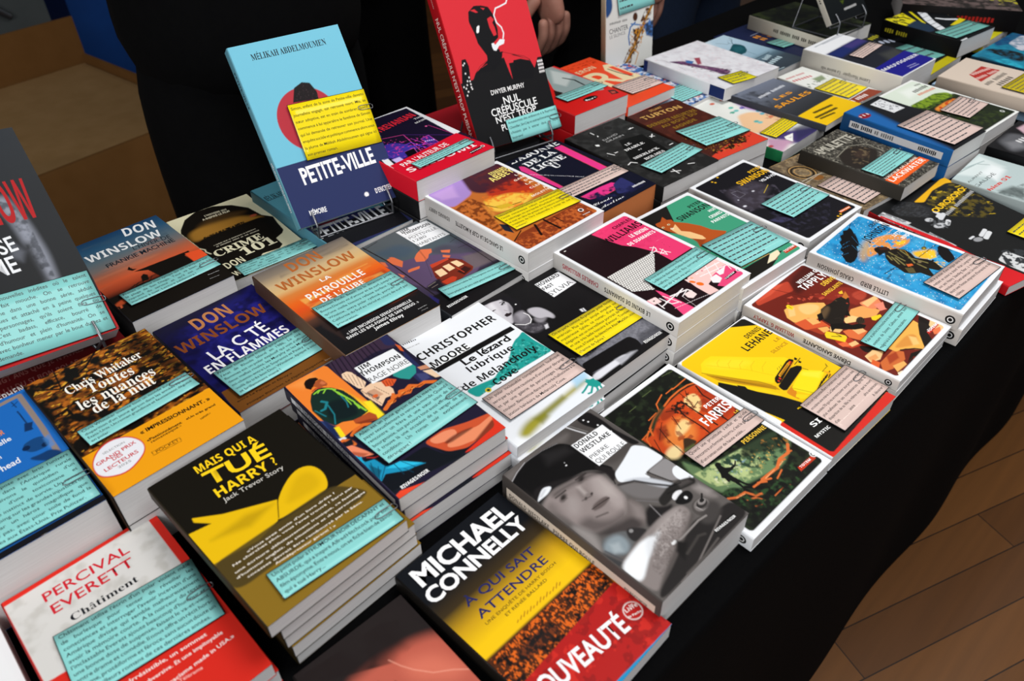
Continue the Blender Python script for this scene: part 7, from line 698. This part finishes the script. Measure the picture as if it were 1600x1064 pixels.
# ------------------------------------------------------------------ cards and paper clips
CARD_T = 0.0005
def make_card(rec, idx):
    book, col, (cx, cy), w, h, ang, label, lines, clip = rec
    d = BOOKS[book]; ox, oy, top, bw, bh, bth = d['geo']; root = ROOTS[book]
    cx, cy, w, h = cx / 10, cy / 10, w / 10, h / 10
    rr = random.Random(100 + idx)
    lift = rr.uniform(.8, 2.2); lift2 = rr.uniform(0, .8)
    a = math.radians(ang); dx = np.array([math.cos(a), math.sin(a)]); dy = np.array([-math.sin(a), math.cos(a)])
    def to_local(q):                # q: card mm (x right, y down from card centre) -> book local metres (z: card underside)
        u = q[:, 0] / w; v = q[:, 1] / h
        P = np.array([cx, cy]) + np.outer(q[:, 0], dx) + np.outer(q[:, 1], dy)
        z = .45 + lift * (0.5 - u) ** 2 + lift2 * (v + .5) ** 2
        return np.stack([ox + P[:, 0] / 1000, oy - P[:, 1] / 1000, top + z / 1000], 1)
    def slab(x0, x1, y0, y1, z0, z1, nx=14, ny=6):
        X, Y = np.meshgrid(np.linspace(x0, x1, nx), np.linspace(y0, y1, ny)); q = np.stack([X.ravel(), Y.ravel()], 1)
        A = to_local(q); B_ = A.copy(); A[:, 2] += z0; B_[:, 2] += z1
        I = np.arange(nx * ny).reshape(ny, nx)
        Ft = np.stack([I[1:, :-1].ravel(), I[1:, 1:].ravel(), I[:-1, 1:].ravel(), I[:-1, :-1].ravel()], 1)
        N = nx * ny; rim = list(I[0, :]) + list(I[1:, -1]) + list(I[-1, -2::-1]) + list(I[-2:0:-1, 0])
        S = np.array([(rim[k], rim[(k + 1) % len(rim)], rim[(k + 1) % len(rim)] + N, rim[k] + N) for k in range(len(rim))])
        return np.concatenate([A, B_]), [Ft[:, ::-1], Ft + N, S[:, ::-1]]
    V1, F1 = slab(-w / 2, w / 2, -h / 2, h / 2, 0, CARD_T * .8)
    b = .55
    V2, F2 = slab(-w / 2 + b, w / 2 - b, -h / 2 + b, h / 2 - b, CARD_T * .82, CARD_T)
    F2 = [f + len(V1) for f in F2]
    C = np.concatenate([np.tile(lin('#15161a'), (len(V1), 1)), np.tile(lin(col), (len(V2), 1))])
    M = root.matrix_world if root.parent is None else root.matrix_world
    o = np_mesh('note_card', np.concatenate([V1, V2]), F1 + F2, M_CARD, None, C)
    L = Letters(); ink = '#16181c'
    if isinstance(lines, int):
        # print too small and soft to read: word-long dashes
        n = lines; pitch = h / (n + .8); S = []
        for i in range(n):
            yb = -h / 2 + pitch * (i + .9); x = -w / 2 + 4; xe = w / 2 - 4 if i < n - 1 else w * rr.uniform(-.1, .3)
            while x < xe - 2:
                ln = min(rr.uniform(2.5, 9), xe - x)
                q = np.array([(x, yb - pitch * .13), (x + ln, yb - pitch * .13), (x + ln, yb + pitch * .13), (x, yb + pitch * .13)])
                P3 = to_local(q); P3[:, 2] += CARD_T + .00004
                L.add(P3, np.array([(0, 3, 2), (0, 2, 1)]), '#4a4e52'); x += ln + 1.3
    else:
        n = len(lines); pitch = h / (n + .55); avail = w - 6
        full = sorted(sum((text_arrays(wd, 'n')[0][:, 0].max() if len(text_arrays(wd, 'n')[0]) else .3) for wd in s_.split()) + .42 * (len(s_.split()) - 1) for s_ in lines)
        size = min(pitch * .56, 3.6, avail / full[-1] * 1.04)
        for i, s in enumerate(lines):
            right = s.startswith('    '); words = s.split()
            Wd = [text_arrays(wd, 'n') for wd in words]; wid = [(t_[0][:, 0].max() if len(t_[0]) else .3) * size for t_ in Wd]
            tot = sum(wid); gap = .42 * size; sx = 1.0; k1 = max(1, len(words) - 1)
            if i < n - 1 and not right: gap = (avail - tot) / k1
            elif tot + gap * k1 > avail: gap = (avail - tot) / k1
            if gap < .3 * size: gap = .3 * size; sx = (avail - gap * k1) / tot
            x = -w / 2 + 3 if not right else w / 2 - 3 - tot - gap * k1
            qs = []; fs = []; nn = 0
            for (tv, tf), ww in zip(Wd, wid):
                if len(tf):
                    qs.append(np.stack([x + tv[:, 0] * size * sx, -h / 2 + pitch * (i + .92) - tv[:, 1] * size], 1)); fs.append(tf + nn); nn += len(tv)
                x += ww * sx + gap
            q = np.concatenate(qs); f = np.concatenate(fs)
            P3 = to_local(q); P3[:, 2] += CARD_T + .00004
            L.add(P3, f, ink)
    L.build('lettering', M_CARD, o)
    o.matrix_world = M.copy()
    tag(o, label, 'card')
    # paper clip gripping the right-hand edge of card and book
    if clip:
        S = Shape(); yq = -h / 2 + h * rr.uniform(.3, .55); hw = 2.6; ln = rr.uniform(15, 19); ex = 2.5; tilt_ = rr.uniform(-.12, .1)
        def cp(x, y, z):
            xr = x * math.cos(tilt_) - y * math.sin(tilt_); yr = x * math.sin(tilt_) + y * math.cos(tilt_)
            q = np.array([(min(w / 2 + xr, w / 2 + ex + 2), yq + yr)])
            p3 = to_local(q)[0]; return Vector((p3[0], p3[1], p3[2] + z / 1000))
        pts = []
        z0 = .5 + .5
        pts.append(cp(ex - 1, -hw, z0)); pts.append(cp(-ln * .5, -hw, z0 + .3))
        for k in range(9):
            t = -math.pi / 2 - k * math.pi / 8; pts.append(cp(-ln + hw * 1.6 + hw * 1.6 * math.cos(t), hw * math.sin(t), z0 + .2))
        pts.append(cp(-ln * .4, hw, z0 + .2)); pts.append(cp(ex - .8, hw, z0))
        for k in range(1, 8):
            t = math.pi / 2 - k * math.pi / 8; pts.append(cp(ex - .8 + hw * .6 * math.cos(t), hw * .1 + hw * .9 * math.sin(t), z0))
        S.tube(pts, .0004, 6)
        c = S.build('paper_clip', M_STEEL, None, True); c.matrix_world = M.copy()
        tag(c, 'paper clip on the ' + label, 'paper clip', 'paper clips on the text cards')
bpy.context.view_layer.update()
for i, rec in enumerate(CARDS): make_card(rec, i)

# ------------------------------------------------------------------ wire easels
def easel(key, label, zt):
    d = BOOKS[key]; root = ROOTS[key]; M = root.matrix_world; ox, oy, top, w, h, th = d['geo']
    L = lambda u, y, n: M @ Vector((ox + u * w, y, n))
    r = .0014
    e = bpy.data.objects.new('wire_easel', None); COL.objects.link(e)
    c = M.translation; e.location = (c.x, c.y, zt)
    inv = Matrix.Translation(-e.location)
    def tube(name, pts, rr=r, sub=5):
        S = Shape(); S.tube([inv @ p for p in smooth_path(pts, sub)], rr, 8); S.build(name, M_STEEL, e, True)
    ends = []
    for u in (.14, .86):
        tip = L(u, .014, .004); kn = L(u, -.004, .005); bk = L(u, -.004, -th - .004)
        foot = Vector((kn.x, kn.y, zt + r)); bf = Vector((bk.x, bk.y, zt + r))
        tube('hook', [tip, L(u, .004, .0055), kn, L(u, -.006, .0015), bk], r, 4)
        tube('foot', [kn, Vector((kn.x, kn.y, (kn.z + zt) / 2)), foot], r, 3)
        ends.append((foot, bk))
    f0, f1 = ends[0][0], ends[1][0]
    tube('front_bar', [f0, f0.lerp(f1, .5), f1], r, 2)
    back = (ends[0][1] - ends[0][0]); back.z = 0; back = back.normalized() * .09
    tube('base_bar', [f0, f0 + back], r, 2); tube('base_bar', [f1, f1 + back], r, 2)
    tube('rear_bar', [f0 + back, f1 + back], r, 2)
    for (ft, bk), u in zip(ends, (.14, .86)):
        tube('support', [bk, L(.5 + (u - .5) * .7, h * .3, -th - .004), L(.5 + (u - .5) * .45, h * .55, -th - .004)], r, 5)
        tube('strut', [L(.5 + (u - .5) * .45, h * .55, -th - .004), ft + back], r, 2)
    tube('top_bar', [L(.5 - .36 * .45, h * .55, -th - .004), L(.5 + .36 * .45, h * .55, -th - .004)], r, 2)
    tag(e, label, 'easel', 'wire book easels')
easel('petite', 'wire easel holding the light blue and navy book', .045)
easel('nul', 'wire easel holding the red and black smoking man book', .046)
easel('wins', 'wire easel holding the large dark book at the left edge', .05)
easel('gst', 'wire easel at the far end holding the dark book with a cream spine', .042)

# ------------------------------------------------------------------ table, cloth, floor, walls
S0, S1, T0, T1 = -0.75, 2.55, .131, .945
def skirt():
    rs = random.Random(3); V = []; F = []
    top = []; per = []
    def edge(a, b, n):
        for k in range(n):
            t = k / n; per.append((a[0] + (b[0] - a[0]) * t, a[1] + (b[1] - a[1]) * t))
    edge((S0, T0), (S1, T0), 220); edge((S1, T0), (S1, T1), 60); edge((S1, T1), (S0, T1), 220); edge((S0, T1), (S0, T0), 60)
    n = len(per); rows = [(0, 0), (-.004, .002), (-.02, .006), (-.2, .009), (-.5, .011), (-.745, .012)]
    cx, cy = (S0 + S1) / 2, (T0 + T1) / 2
    for ri, (z, out) in enumerate(rows):
        for i, (s, t) in enumerate(per):
            fold = .5 + .5 * math.sin(i * .21 + 1.3 * math.sin(i * .037)); k = min(1, -z / .5) * (.012 * fold - .014) + min(out, .003)
            ds = -k if s <= S0 + 1e-6 else (k if s >= S1 - 1e-6 else 0); dt = -k if t <= T0 + 1e-6 else (k if t >= T1 - 1e-6 else 0)
            p = tb(s + ds, t + dt, z); V.append(p[:])
    for r_ in range(len(rows) - 1):
        for i in range(n):
            j = (i + 1) % n; F.append((r_ * n + i, (r_ + 1) * n + i, (r_ + 1) * n + j, r_ * n + j))
    F.append(tuple(range(n)))
    me = bpy.data.meshes.new('tablecloth'); me.from_pydata(V, [], F); me.update(); me.materials.append(M_CLOTH)
    for p_ in me.polygons: p_.use_smooth = len(p_.vertices) == 4
    o = bpy.data.objects.new('tablecloth', me); COL.objects.link(o); return o
tag(skirt(), 'plain black cloth covering the long book table down to the floor', 'tablecloth')
S = Shape(); S.box(S0 + .02, S1 - .02, T0 + .02, T1 - .02, -.03, -.003)
tbl = bpy.data.objects.new('trestle_table', None); COL.objects.link(tbl); tbl.location = (0, 0, 0); tbl.rotation_euler = (0, 0, TH)
S.build('table_top', M_GREY, tbl)
for s_ in (S0 + .1, S1 - .1):
    for t_ in (T0 + .08, T1 - .08):
        q = Shape(); q.tube([(s_, t_, -.03), (s_, t_, -.748)], .016, 10); q.build('table_leg', M_GREY, tbl, True)
tag(tbl, 'long trestle table hidden under the black cloth', 'table')

def floor_mat():
    m, nt, b = new_mat('oak_parquet')
    tc = nt.nodes.new('ShaderNodeTexCoord'); mp = nt.nodes.new('ShaderNodeMapping'); mp.inputs['Rotation'].default_value = (0, 0, math.radians(20))
    br = nt.nodes.new('ShaderNodeTexBrick'); br.inputs['Scale'].default_value = 1; br.inputs['Brick Width'].default_value = .9; br.inputs['Row Height'].default_value = .085; br.inputs['Mortar Size'].default_value = .0012
    br.inputs['Color1'].default_value = (*lin('#7a4f24'), 1); br.inputs['Color2'].default_value = (*lin('#5e3a18'), 1); br.inputs['Mortar'].default_value = (*lin('#2a180a'), 1)
    mp2 = nt.nodes.new('ShaderNodeMapping'); mp2.inputs['Rotation'].default_value = (0, 0, math.radians(20)); mp2.inputs['Scale'].default_value = (3, 60, 1)
    n = nt.nodes.new('ShaderNodeTexNoise'); n.inputs['Scale'].default_value = 1; n.inputs['Detail'].default_value = 4
    mx = nt.nodes.new('ShaderNodeMix'); mx.data_type = 'RGBA'; mx.blend_type = 'MULTIPLY'; mx.inputs[0].default_value = .6
    rp = nt.nodes.new('ShaderNodeValToRGB'); rp.color_ramp.elements[0].color = (.45, .4, .36, 1); rp.color_ramp.elements[1].color = (1.2, 1.1, 1, 1)
    for a_, b_ in ((tc.outputs['Object'], mp.inputs['Vector']), (mp.outputs['Vector'], br.inputs['Vector']), (tc.outputs['Object'], mp2.inputs['Vector']), (mp2.outputs['Vector'], n.inputs['Vector']), (n.outputs['Fac'], rp.inputs['Fac']), (br.outputs['Color'], mx.inputs[6]), (rp.outputs['Color'], mx.inputs[7]), (mx.outputs[2], b.inputs['Base Color'])): nt.links.new(a_, b_)
    b.inputs['Roughness'].default_value = .45
    return m
def plane(name, c, sx, sy, rot, mat, kind='structure'):
    me = bpy.data.meshes.new(name); me.from_pydata([(-sx, -sy, 0), (sx, -sy, 0), (sx, sy, 0), (-sx, sy, 0)], [], [(0, 1, 2, 3)]); me.materials.append(mat)
    o = bpy.data.objects.new(name, me); COL.objects.link(o); o.location = c; o.rotation_euler = rot; o['kind'] = kind; return o
plane('floor', tb(.9, 1.5, -.75), 6, 6, (0, 0, TH), floor_mat())
M_WALL = flat_mat('dark_hall_wall', '#17171a', .9, 0, .1, ('#101013', 3))
plane('wall_back', tb(.9, 5.2, .75), 6, 1.5, (math.pi / 2, 0, TH), M_WALL)

# ------------------------------------------------------------------ behind the table: box, crates
bx = bpy.data.objects.new('cardboard_box', None); COL.objects.link(bx); bx.location = tb(.4, 2.3, -.75); bx.rotation_euler = (0, 0, TH + .14)
q = Shape(); q.box(-.36, .36, -.34, .34, 0, .012); q.build('bottom', M_KRAFT, bx)
for nm, a in (('wall', (-.36, .36, .33, .34, .012, .56)), ('wall', (-.36, -.35, -.34, .33, .012, .45)), ('wall', (.35, .36, -.34, .33, .012, .45)), ('wall', (-.35, .35, -.34, -.33, .012, .44))):
    q = Shape(); q.box(*a); q.build(nm, M_KRAFT2, bx)
q = Shape(); q.box(-.345, .345, -.325, .325, .40, .425); q.build('packing_sheet', M_KRAFT, bx)
q = Shape(); q.add([(-.36, -.34, .44), (.36, -.34, .44), (.36, -.47, .2), (-.36, -.47, .2), (-.36, -.346, .437), (.36, -.346, .437), (.36, -.476, .197), (-.36, -.476, .197)], [(0, 1, 2, 3), (7, 6, 5, 4), (0, 4, 5, 1), (1, 5, 6, 2), (2, 6, 7, 3), (3, 7, 4, 0)]); q.build('flap', M_KRAFT2, bx)
q = Shape(); q.add([(-.345, .1, .426), (-.2, .32, .426), (-.24, .33, .5), (-.345, .2, .52)], [(0, 1, 2), (0, 2, 3)]); q.build('packing_paper', M_TAPE, bx)
tag(bx, 'open brown cardboard box on the floor behind the left end of the table', 'box')
for nm, lab, c, dims, mat, cat in (('plastic_bin', 'grey plastic bin standing behind the cardboard box', (.45, 3.3), (.3, .22, .62), M_GREY, 'bin'), ('plastic_crate', 'blue plastic crate behind the cardboard box, beside the grey bin', (1.2, 3.75), (.26, .2, .6), M_BLUE, 'crate')):
    r_ = bpy.data.objects.new(nm, None); COL.objects.link(r_); r_.location = tb(c[0], c[1], -.75); r_.rotation_euler = (0, 0, TH)
    sx, sy, sz = dims
    q = Shape(); q.box(-sx, sx, -sy, sy, 0, sz); q.build('body', mat, r_)
    q = Shape(); q.box(-sx - .015, sx + .015, -sy - .015, sy + .015, sz, sz + .03); q.build('rim', mat, r_)
    q = Shape(); q.tube(smooth_path([(-sx * .6, -sy - .01, sz * .8), (-sx * .3, -sy - .03, sz * .9), (sx * .3, -sy - .03, sz * .9), (sx * .6, -sy - .01, sz * .8)], 5), .012, 8); q.build('handle', M_STEEL, r_, True)
    tag(r_, lab, cat)

# ------------------------------------------------------------------ people behind the table
def skin_mesh(name, verts, edges, radii, mat, parent=None, sub=2, root=0):
    me = bpy.data.meshes.new(name); me.from_pydata(verts, edges, []); me.update()
    o = bpy.data.objects.new(name, me); COL.objects.link(o)
    sk = o.modifiers.new('skin', 'SKIN'); sk.use_smooth_shade = True
    ss = o.modifiers.new('sub', 'SUBSURF'); ss.levels = sub; ss.render_levels = sub
    lay = me.skin_vertices[0] if me.skin_vertices else None
    for i, r_ in enumerate(radii):
        lay.data[i].radius = (r_, r_) if not isinstance(r_, tuple) else r_
        lay.data[i].use_root = (i == root)
    dg = bpy.context.evaluated_depsgraph_get(); m2 = bpy.data.meshes.new_from_object(o.evaluated_get(dg))
    o.modifiers.clear(); o.data = m2; bpy.data.meshes.remove(me); m2.name = name
    m2.materials.clear(); m2.materials.append(mat)
    m2.polygons.foreach_set('use_smooth', [True] * len(m2.polygons))
    if parent: o.parent = parent
    return o

def person(label, s, t, face, arms, trousers=M_BLACK, height=1.72, lean=0.0, sleeves=0):
    """figure standing on the floor; local x = right of figure, y = forward (towards the table), z up from floor.
    arms: for each side (shoulder side sign, elbow, wrist, knuckle, finger direction, curl) in local metres"""
    root = bpy.data.objects.new('person', None); COL.objects.link(root)
    root.location = tb(s, t, -.75); root.rotation_euler = (0, 0, face)
    k = height / 1.72
    V = []; E = []; R_ = []
    def v(p_, r_, par=None):
        V.append(tuple(c * k for c in p_) if par != 'abs' else p_); R_.append(r_ * k if not isinstance(r_, tuple) else tuple(q * k for q in r_)); return len(V) - 1
    def e(a, b): E.append((a, b))
    L = lean
    pel = v((0, 0, .95), (.125, .095)); wa = v((0, .01 + L * .3, 1.08), (.135, .1)); ch = v((0, .01 + L * .7, 1.27), (.16, .12)); nb = v((0, L, 1.43), (.085, .075)); nk = v((0, .015 + L * 1.1, 1.5), .055); hd = v((0, .03 + L * 1.2, 1.6), (.08, .095)); tp = v((0, .025 + L * 1.2, 1.68), (.06, .075))
    for a, b in ((pel, wa), (wa, ch), (ch, nb), (nb, nk), (nk, hd), (hd, tp)): e(a, b)
    for sg in (-1, 1):
        hp = v((sg * .085, 0, .74), (.078, .085)); kn = v((sg * .11, .02, .48), .065); an = v((sg * .11, -.01, .09), .042); to = v((sg * .12, .14, .035), (.035, .045))
        e(pel, hp); e(hp, kn); e(kn, an); e(an, to)
    hands = []
    for sg, el, wr, kn_, fd, curl in arms:
        sh = v((sg * .18, L * .95, 1.38), .06); e(nb, sh)
        a = v(el, .044); b = v(wr, (.03, .024)); e(sh, a); mid = v(tuple((np.array(el) * .55 + np.array(wr) * .45)), .042); e(a, mid); e(mid, b)
        pm = v(tuple((np.array(wr) * .45 + np.array(kn_) * .55)), (.038, .019)); e(b, pm)
        kk = v(kn_, (.04, .015)); e(pm, kk)
        hands.append((sg, wr, kn_, fd, curl))
    body = skin_mesh('body', V, E, R_, M_SKIN, root, 2, pel)
    # fingers: five separate tapered chains rooted in the palm
    for sg, wr, kn_, fd, curl in hands:
        wr = np.array(wr) * k; kp = np.array(kn_) * k; fd = np.array(fd, float); fd /= np.linalg.norm(fd); cl = np.array(curl, float); cl /= np.linalg.norm(cl)
        side = np.cross(fd, cl); side /= np.linalg.norm(side)
        for fi, (off, ln) in enumerate(((-.028, .068), (-.0095, .077), (.0095, .072), (.0275, .056))):
            b0 = kp + side * off - fd * .022; p1 = kp + side * off + fd * .012; p2 = p1 + (fd * .86 + cl * .5) * ln * .45; p3 = p2 + (fd * .55 + cl * .83) * ln * .33; p4 = p3 + (fd * .3 + cl * .95) * ln * .25
            f_ = skin_mesh('finger', [tuple(x) for x in (b0, p1, p2, p3, p4)], [(0, 1), (1, 2), (2, 3), (3, 4)], [.0095, .0098, .0088, .008, .0062], M_SKIN, body, 2, 0)
            nl = Shape(); c_ = p4 - cl * .002 + (fd * .95 - cl * .3) * .0075; ax = (fd * .3 + cl * .95); sd = side
            nl.add([tuple(c_ + sd * a * .0048 + ax * b * .006) for a, b in ((-1, -1), (1, -1), (1.0, .6), (.5, 1.1), (-.5, 1.1), (-1, .6))], [(0, 1, 2, 3, 4, 5)])
            nl.build('fingernail', M_NAIL, f_)
        tb0 = wr * .6 + kp * .4 + side * -.02 * sg; t1 = tb0 + side * -.02 * sg + fd * .03 + cl * .016; t2 = t1 + fd * .034 + cl * .014 + side * .004 * sg; t3 = t2 + fd * .026 + cl * .014
        skin_mesh('thumb', [tuple(x) for x in (tb0, t1, t2, t3)], [(0, 1), (1, 2), (2, 3)], [.013, .0125, .0105, .0075], M_SKIN, body, 2, 0)
    # clothes follow the body
    cv = []; ce = []; cr = []
    def c(p_, r_): cv.append(tuple(q * k for q in p_)); cr.append(r_ * k if not isinstance(r_, tuple) else tuple(q * k for q in r_)); return len(cv) - 1
    a0 = c((0, 0, .8), (.2, .17)); a05 = c((0, .005, .93), (.21, .18)); a1 = c((0, .01 + L * .3, 1.05), (.19, .16)); a2 = c((0, .01 + L * .7, 1.26), (.19, .15)); a3 = c((0, L, 1.41), (.11, .095)); ce += [(a0, a05), (a05, a1), (a1, a2), (a2, a3)]
    for sg, el, wr, *_ in arms:
        s1 = c((sg * .185, L * .95, 1.37), .078); m1 = c(tuple(np.array((sg * .185, L * .95, 1.37)) * .45 + np.array(el) * .55), .066); ce += [(a3, s1), (s1, m1)]
        m2_ = c(tuple(np.array(el) * .96 + np.array((sg * .185, L * .95, 1.37)) * .04), .06); ce.append((m1, m2_))
        if sleeves: m3_ = c(tuple(np.array(wr) * .95 + np.array(el) * .05), .042); ce.append((m2_, m3_))
    skin_mesh('shirt', cv, ce, cr, M_BLACK, root, 2, 0)
    cv.clear(); ce = []; cr.clear()
    a0 = c((0, 0, .99), (.165, .13)); ah = c((0, 0, .9), (.172, .145)); ce.append((a0, ah)); a0 = ah
    for sg in (-1, 1):
        h0 = c((sg * .095, 0, .74), (.098, .11)); h1 = c((sg * .11, .02, .48), .088); h2 = c((sg * .11, -.01, .1), .075); ce += [(a0, h0), (h0, h1), (h1, h2)]
    skin_mesh('trousers', cv, ce, cr, trousers, root, 2, 0)
    for sg in (-1, 1):
        q = Shape(); 
        q.add([((sg * .12 + x) * k, y * k, z * k) for z, g_ in ((0.001, 1), (.05, .95), (.085, .6)) for x, y in ((-.045 * g_, -.09), (.045 * g_, -.09), (.05 * g_, .1 * g_ + .02), (.02 * g_, .17 * g_), (-.02 * g_, .17 * g_), (-.05 * g_, .1 * g_ + .02))], [(5, 4, 3, 2, 1, 0), (12, 13, 14, 15, 16, 17)] + [(l * 6 + i_, l * 6 + (i_ + 1) % 6, (l + 1) * 6 + (i_ + 1) % 6, (l + 1) * 6 + i_) for l in range(2) for i_ in range(6)]); q.build('shoe', M_BLACK, root)
    # head details
    hz, hy = 1.615 * k, (.03 + L * 1.2) * k
    hr = Shape(); n1, n2 = 14, 10
    for i_ in range(n2 + 1):
        ph = math.pi * .62 * i_ / n2
        for j_ in range(n1):
            th_ = 2 * math.pi * j_ / n1; fr_ = math.sin(th_)
            lim = ph * (0.62 if fr_ > .3 else 1.25)
            hr.v.append((.098 * k * math.sin(lim) * math.cos(th_), hy - .012 + .112 * k * math.sin(lim) * math.sin(th_), hz + .115 * k * math.cos(lim)))
    for i_ in range(n2):
        for j_ in range(n1): hr.f.append((i_ * n1 + j_, (i_ + 1) * n1 + j_, (i_ + 1) * n1 + (j_ + 1) % n1, i_ * n1 + (j_ + 1) % n1))
    hr.build('hair', M_HAIR, root, True)
    skin_mesh('nose', [(0, hy + .085 * k, hz + .01), (0, hy + .105 * k, hz - .02), (0, hy + .1 * k, hz - .032)], [(0, 1), (1, 2)], [.009, .012, .012], M_SKIN, body, 1, 0)
    for sg in (-1, 1):
        skin_mesh('ear', [(sg * .08 * k, hy, hz + .015), (sg * .088 * k, hy - .01, hz - .012), (sg * .08 * k, hy + .002, hz - .035)], [(0, 1), (1, 2)], [.011, .014, .009], M_SKIN, body, 1, 0)
        q = Shape(); q.tube([(sg * .02 * k, hy + .088 * k, hz + .005), (sg * .032 * k, hy + .09 * k, hz + .008), (sg * .045 * k, hy + .082 * k, hz + .004)], .005, 6); q.build('eye', M_HAIR, body, True)
    q = Shape(); q.tube([(-.022 * k, hy + .086 * k, hz - .055), (0, hy + .094 * k, hz - .053), (.022 * k, hy + .086 * k, hz - .055)], .005, 6); q.build('mouth', M_NAIL, body, True)
    tag(root, label, 'person', 'people standing behind the table')
    return root
FACE = TH + math.pi          # figures look across the table towards its front edge
person('person in black clothes standing behind the light blue standing book', .56, 1.2, FACE, [(-1, (-.23, -.1, 1.12), (-.09, -.2, .98), (-.03, -.215, .96), (1, -.1, -.2), (0, .5, -1)), (1, (.23, -.1, 1.12), (.1, -.23, 1.0), (.05, -.25, .97), (-1, -.1, -.2), (0, .5, -1))], sleeves=1)
person('person in black with bare forearms hanging down to the table edge, red nails', 1.235, 1.22, FACE, [(-1, (-.225, .05, 1.12), (-.185, .15, .872), (-.165, .175, .768), (.1, .0, -1), (.05, -1, -.5)), (1, (.24, .04, 1.13), (.185, .19, .91), (.175, .215, .815), (-.05, .0, -1), (-.05, -1, -.1))], lean=.1)
person('person in dark blue jeans standing behind the far end of the table', 1.76, 1.22, FACE, [(-1, (-.25, -.1, 1.1), (-.2, -.16, .88), (-.18, -.16, .8), (0, .1, -1), (1, .2, -.2)), (1, (.25, -.1, 1.1), (.2, -.16, .88), (.18, -.16, .8), (0, .1, -1), (-1, .2, -.2))], trousers=M_JEANS)
person('person in black added as a dark backdrop between the two standing books', .93, 1.5, FACE, [(-1, (-.23, -.1, 1.12), (-.09, -.2, .98), (-.03, -.215, .96), (1, -.1, -.2), (0, .5, -1)), (1, (.23, -.1, 1.12), (.1, -.23, 1.0), (.05, -.25, .97), (-1, -.1, -.2), (0, .5, -1))], sleeves=1)  # extra figure added to keep the gap between the standing books black
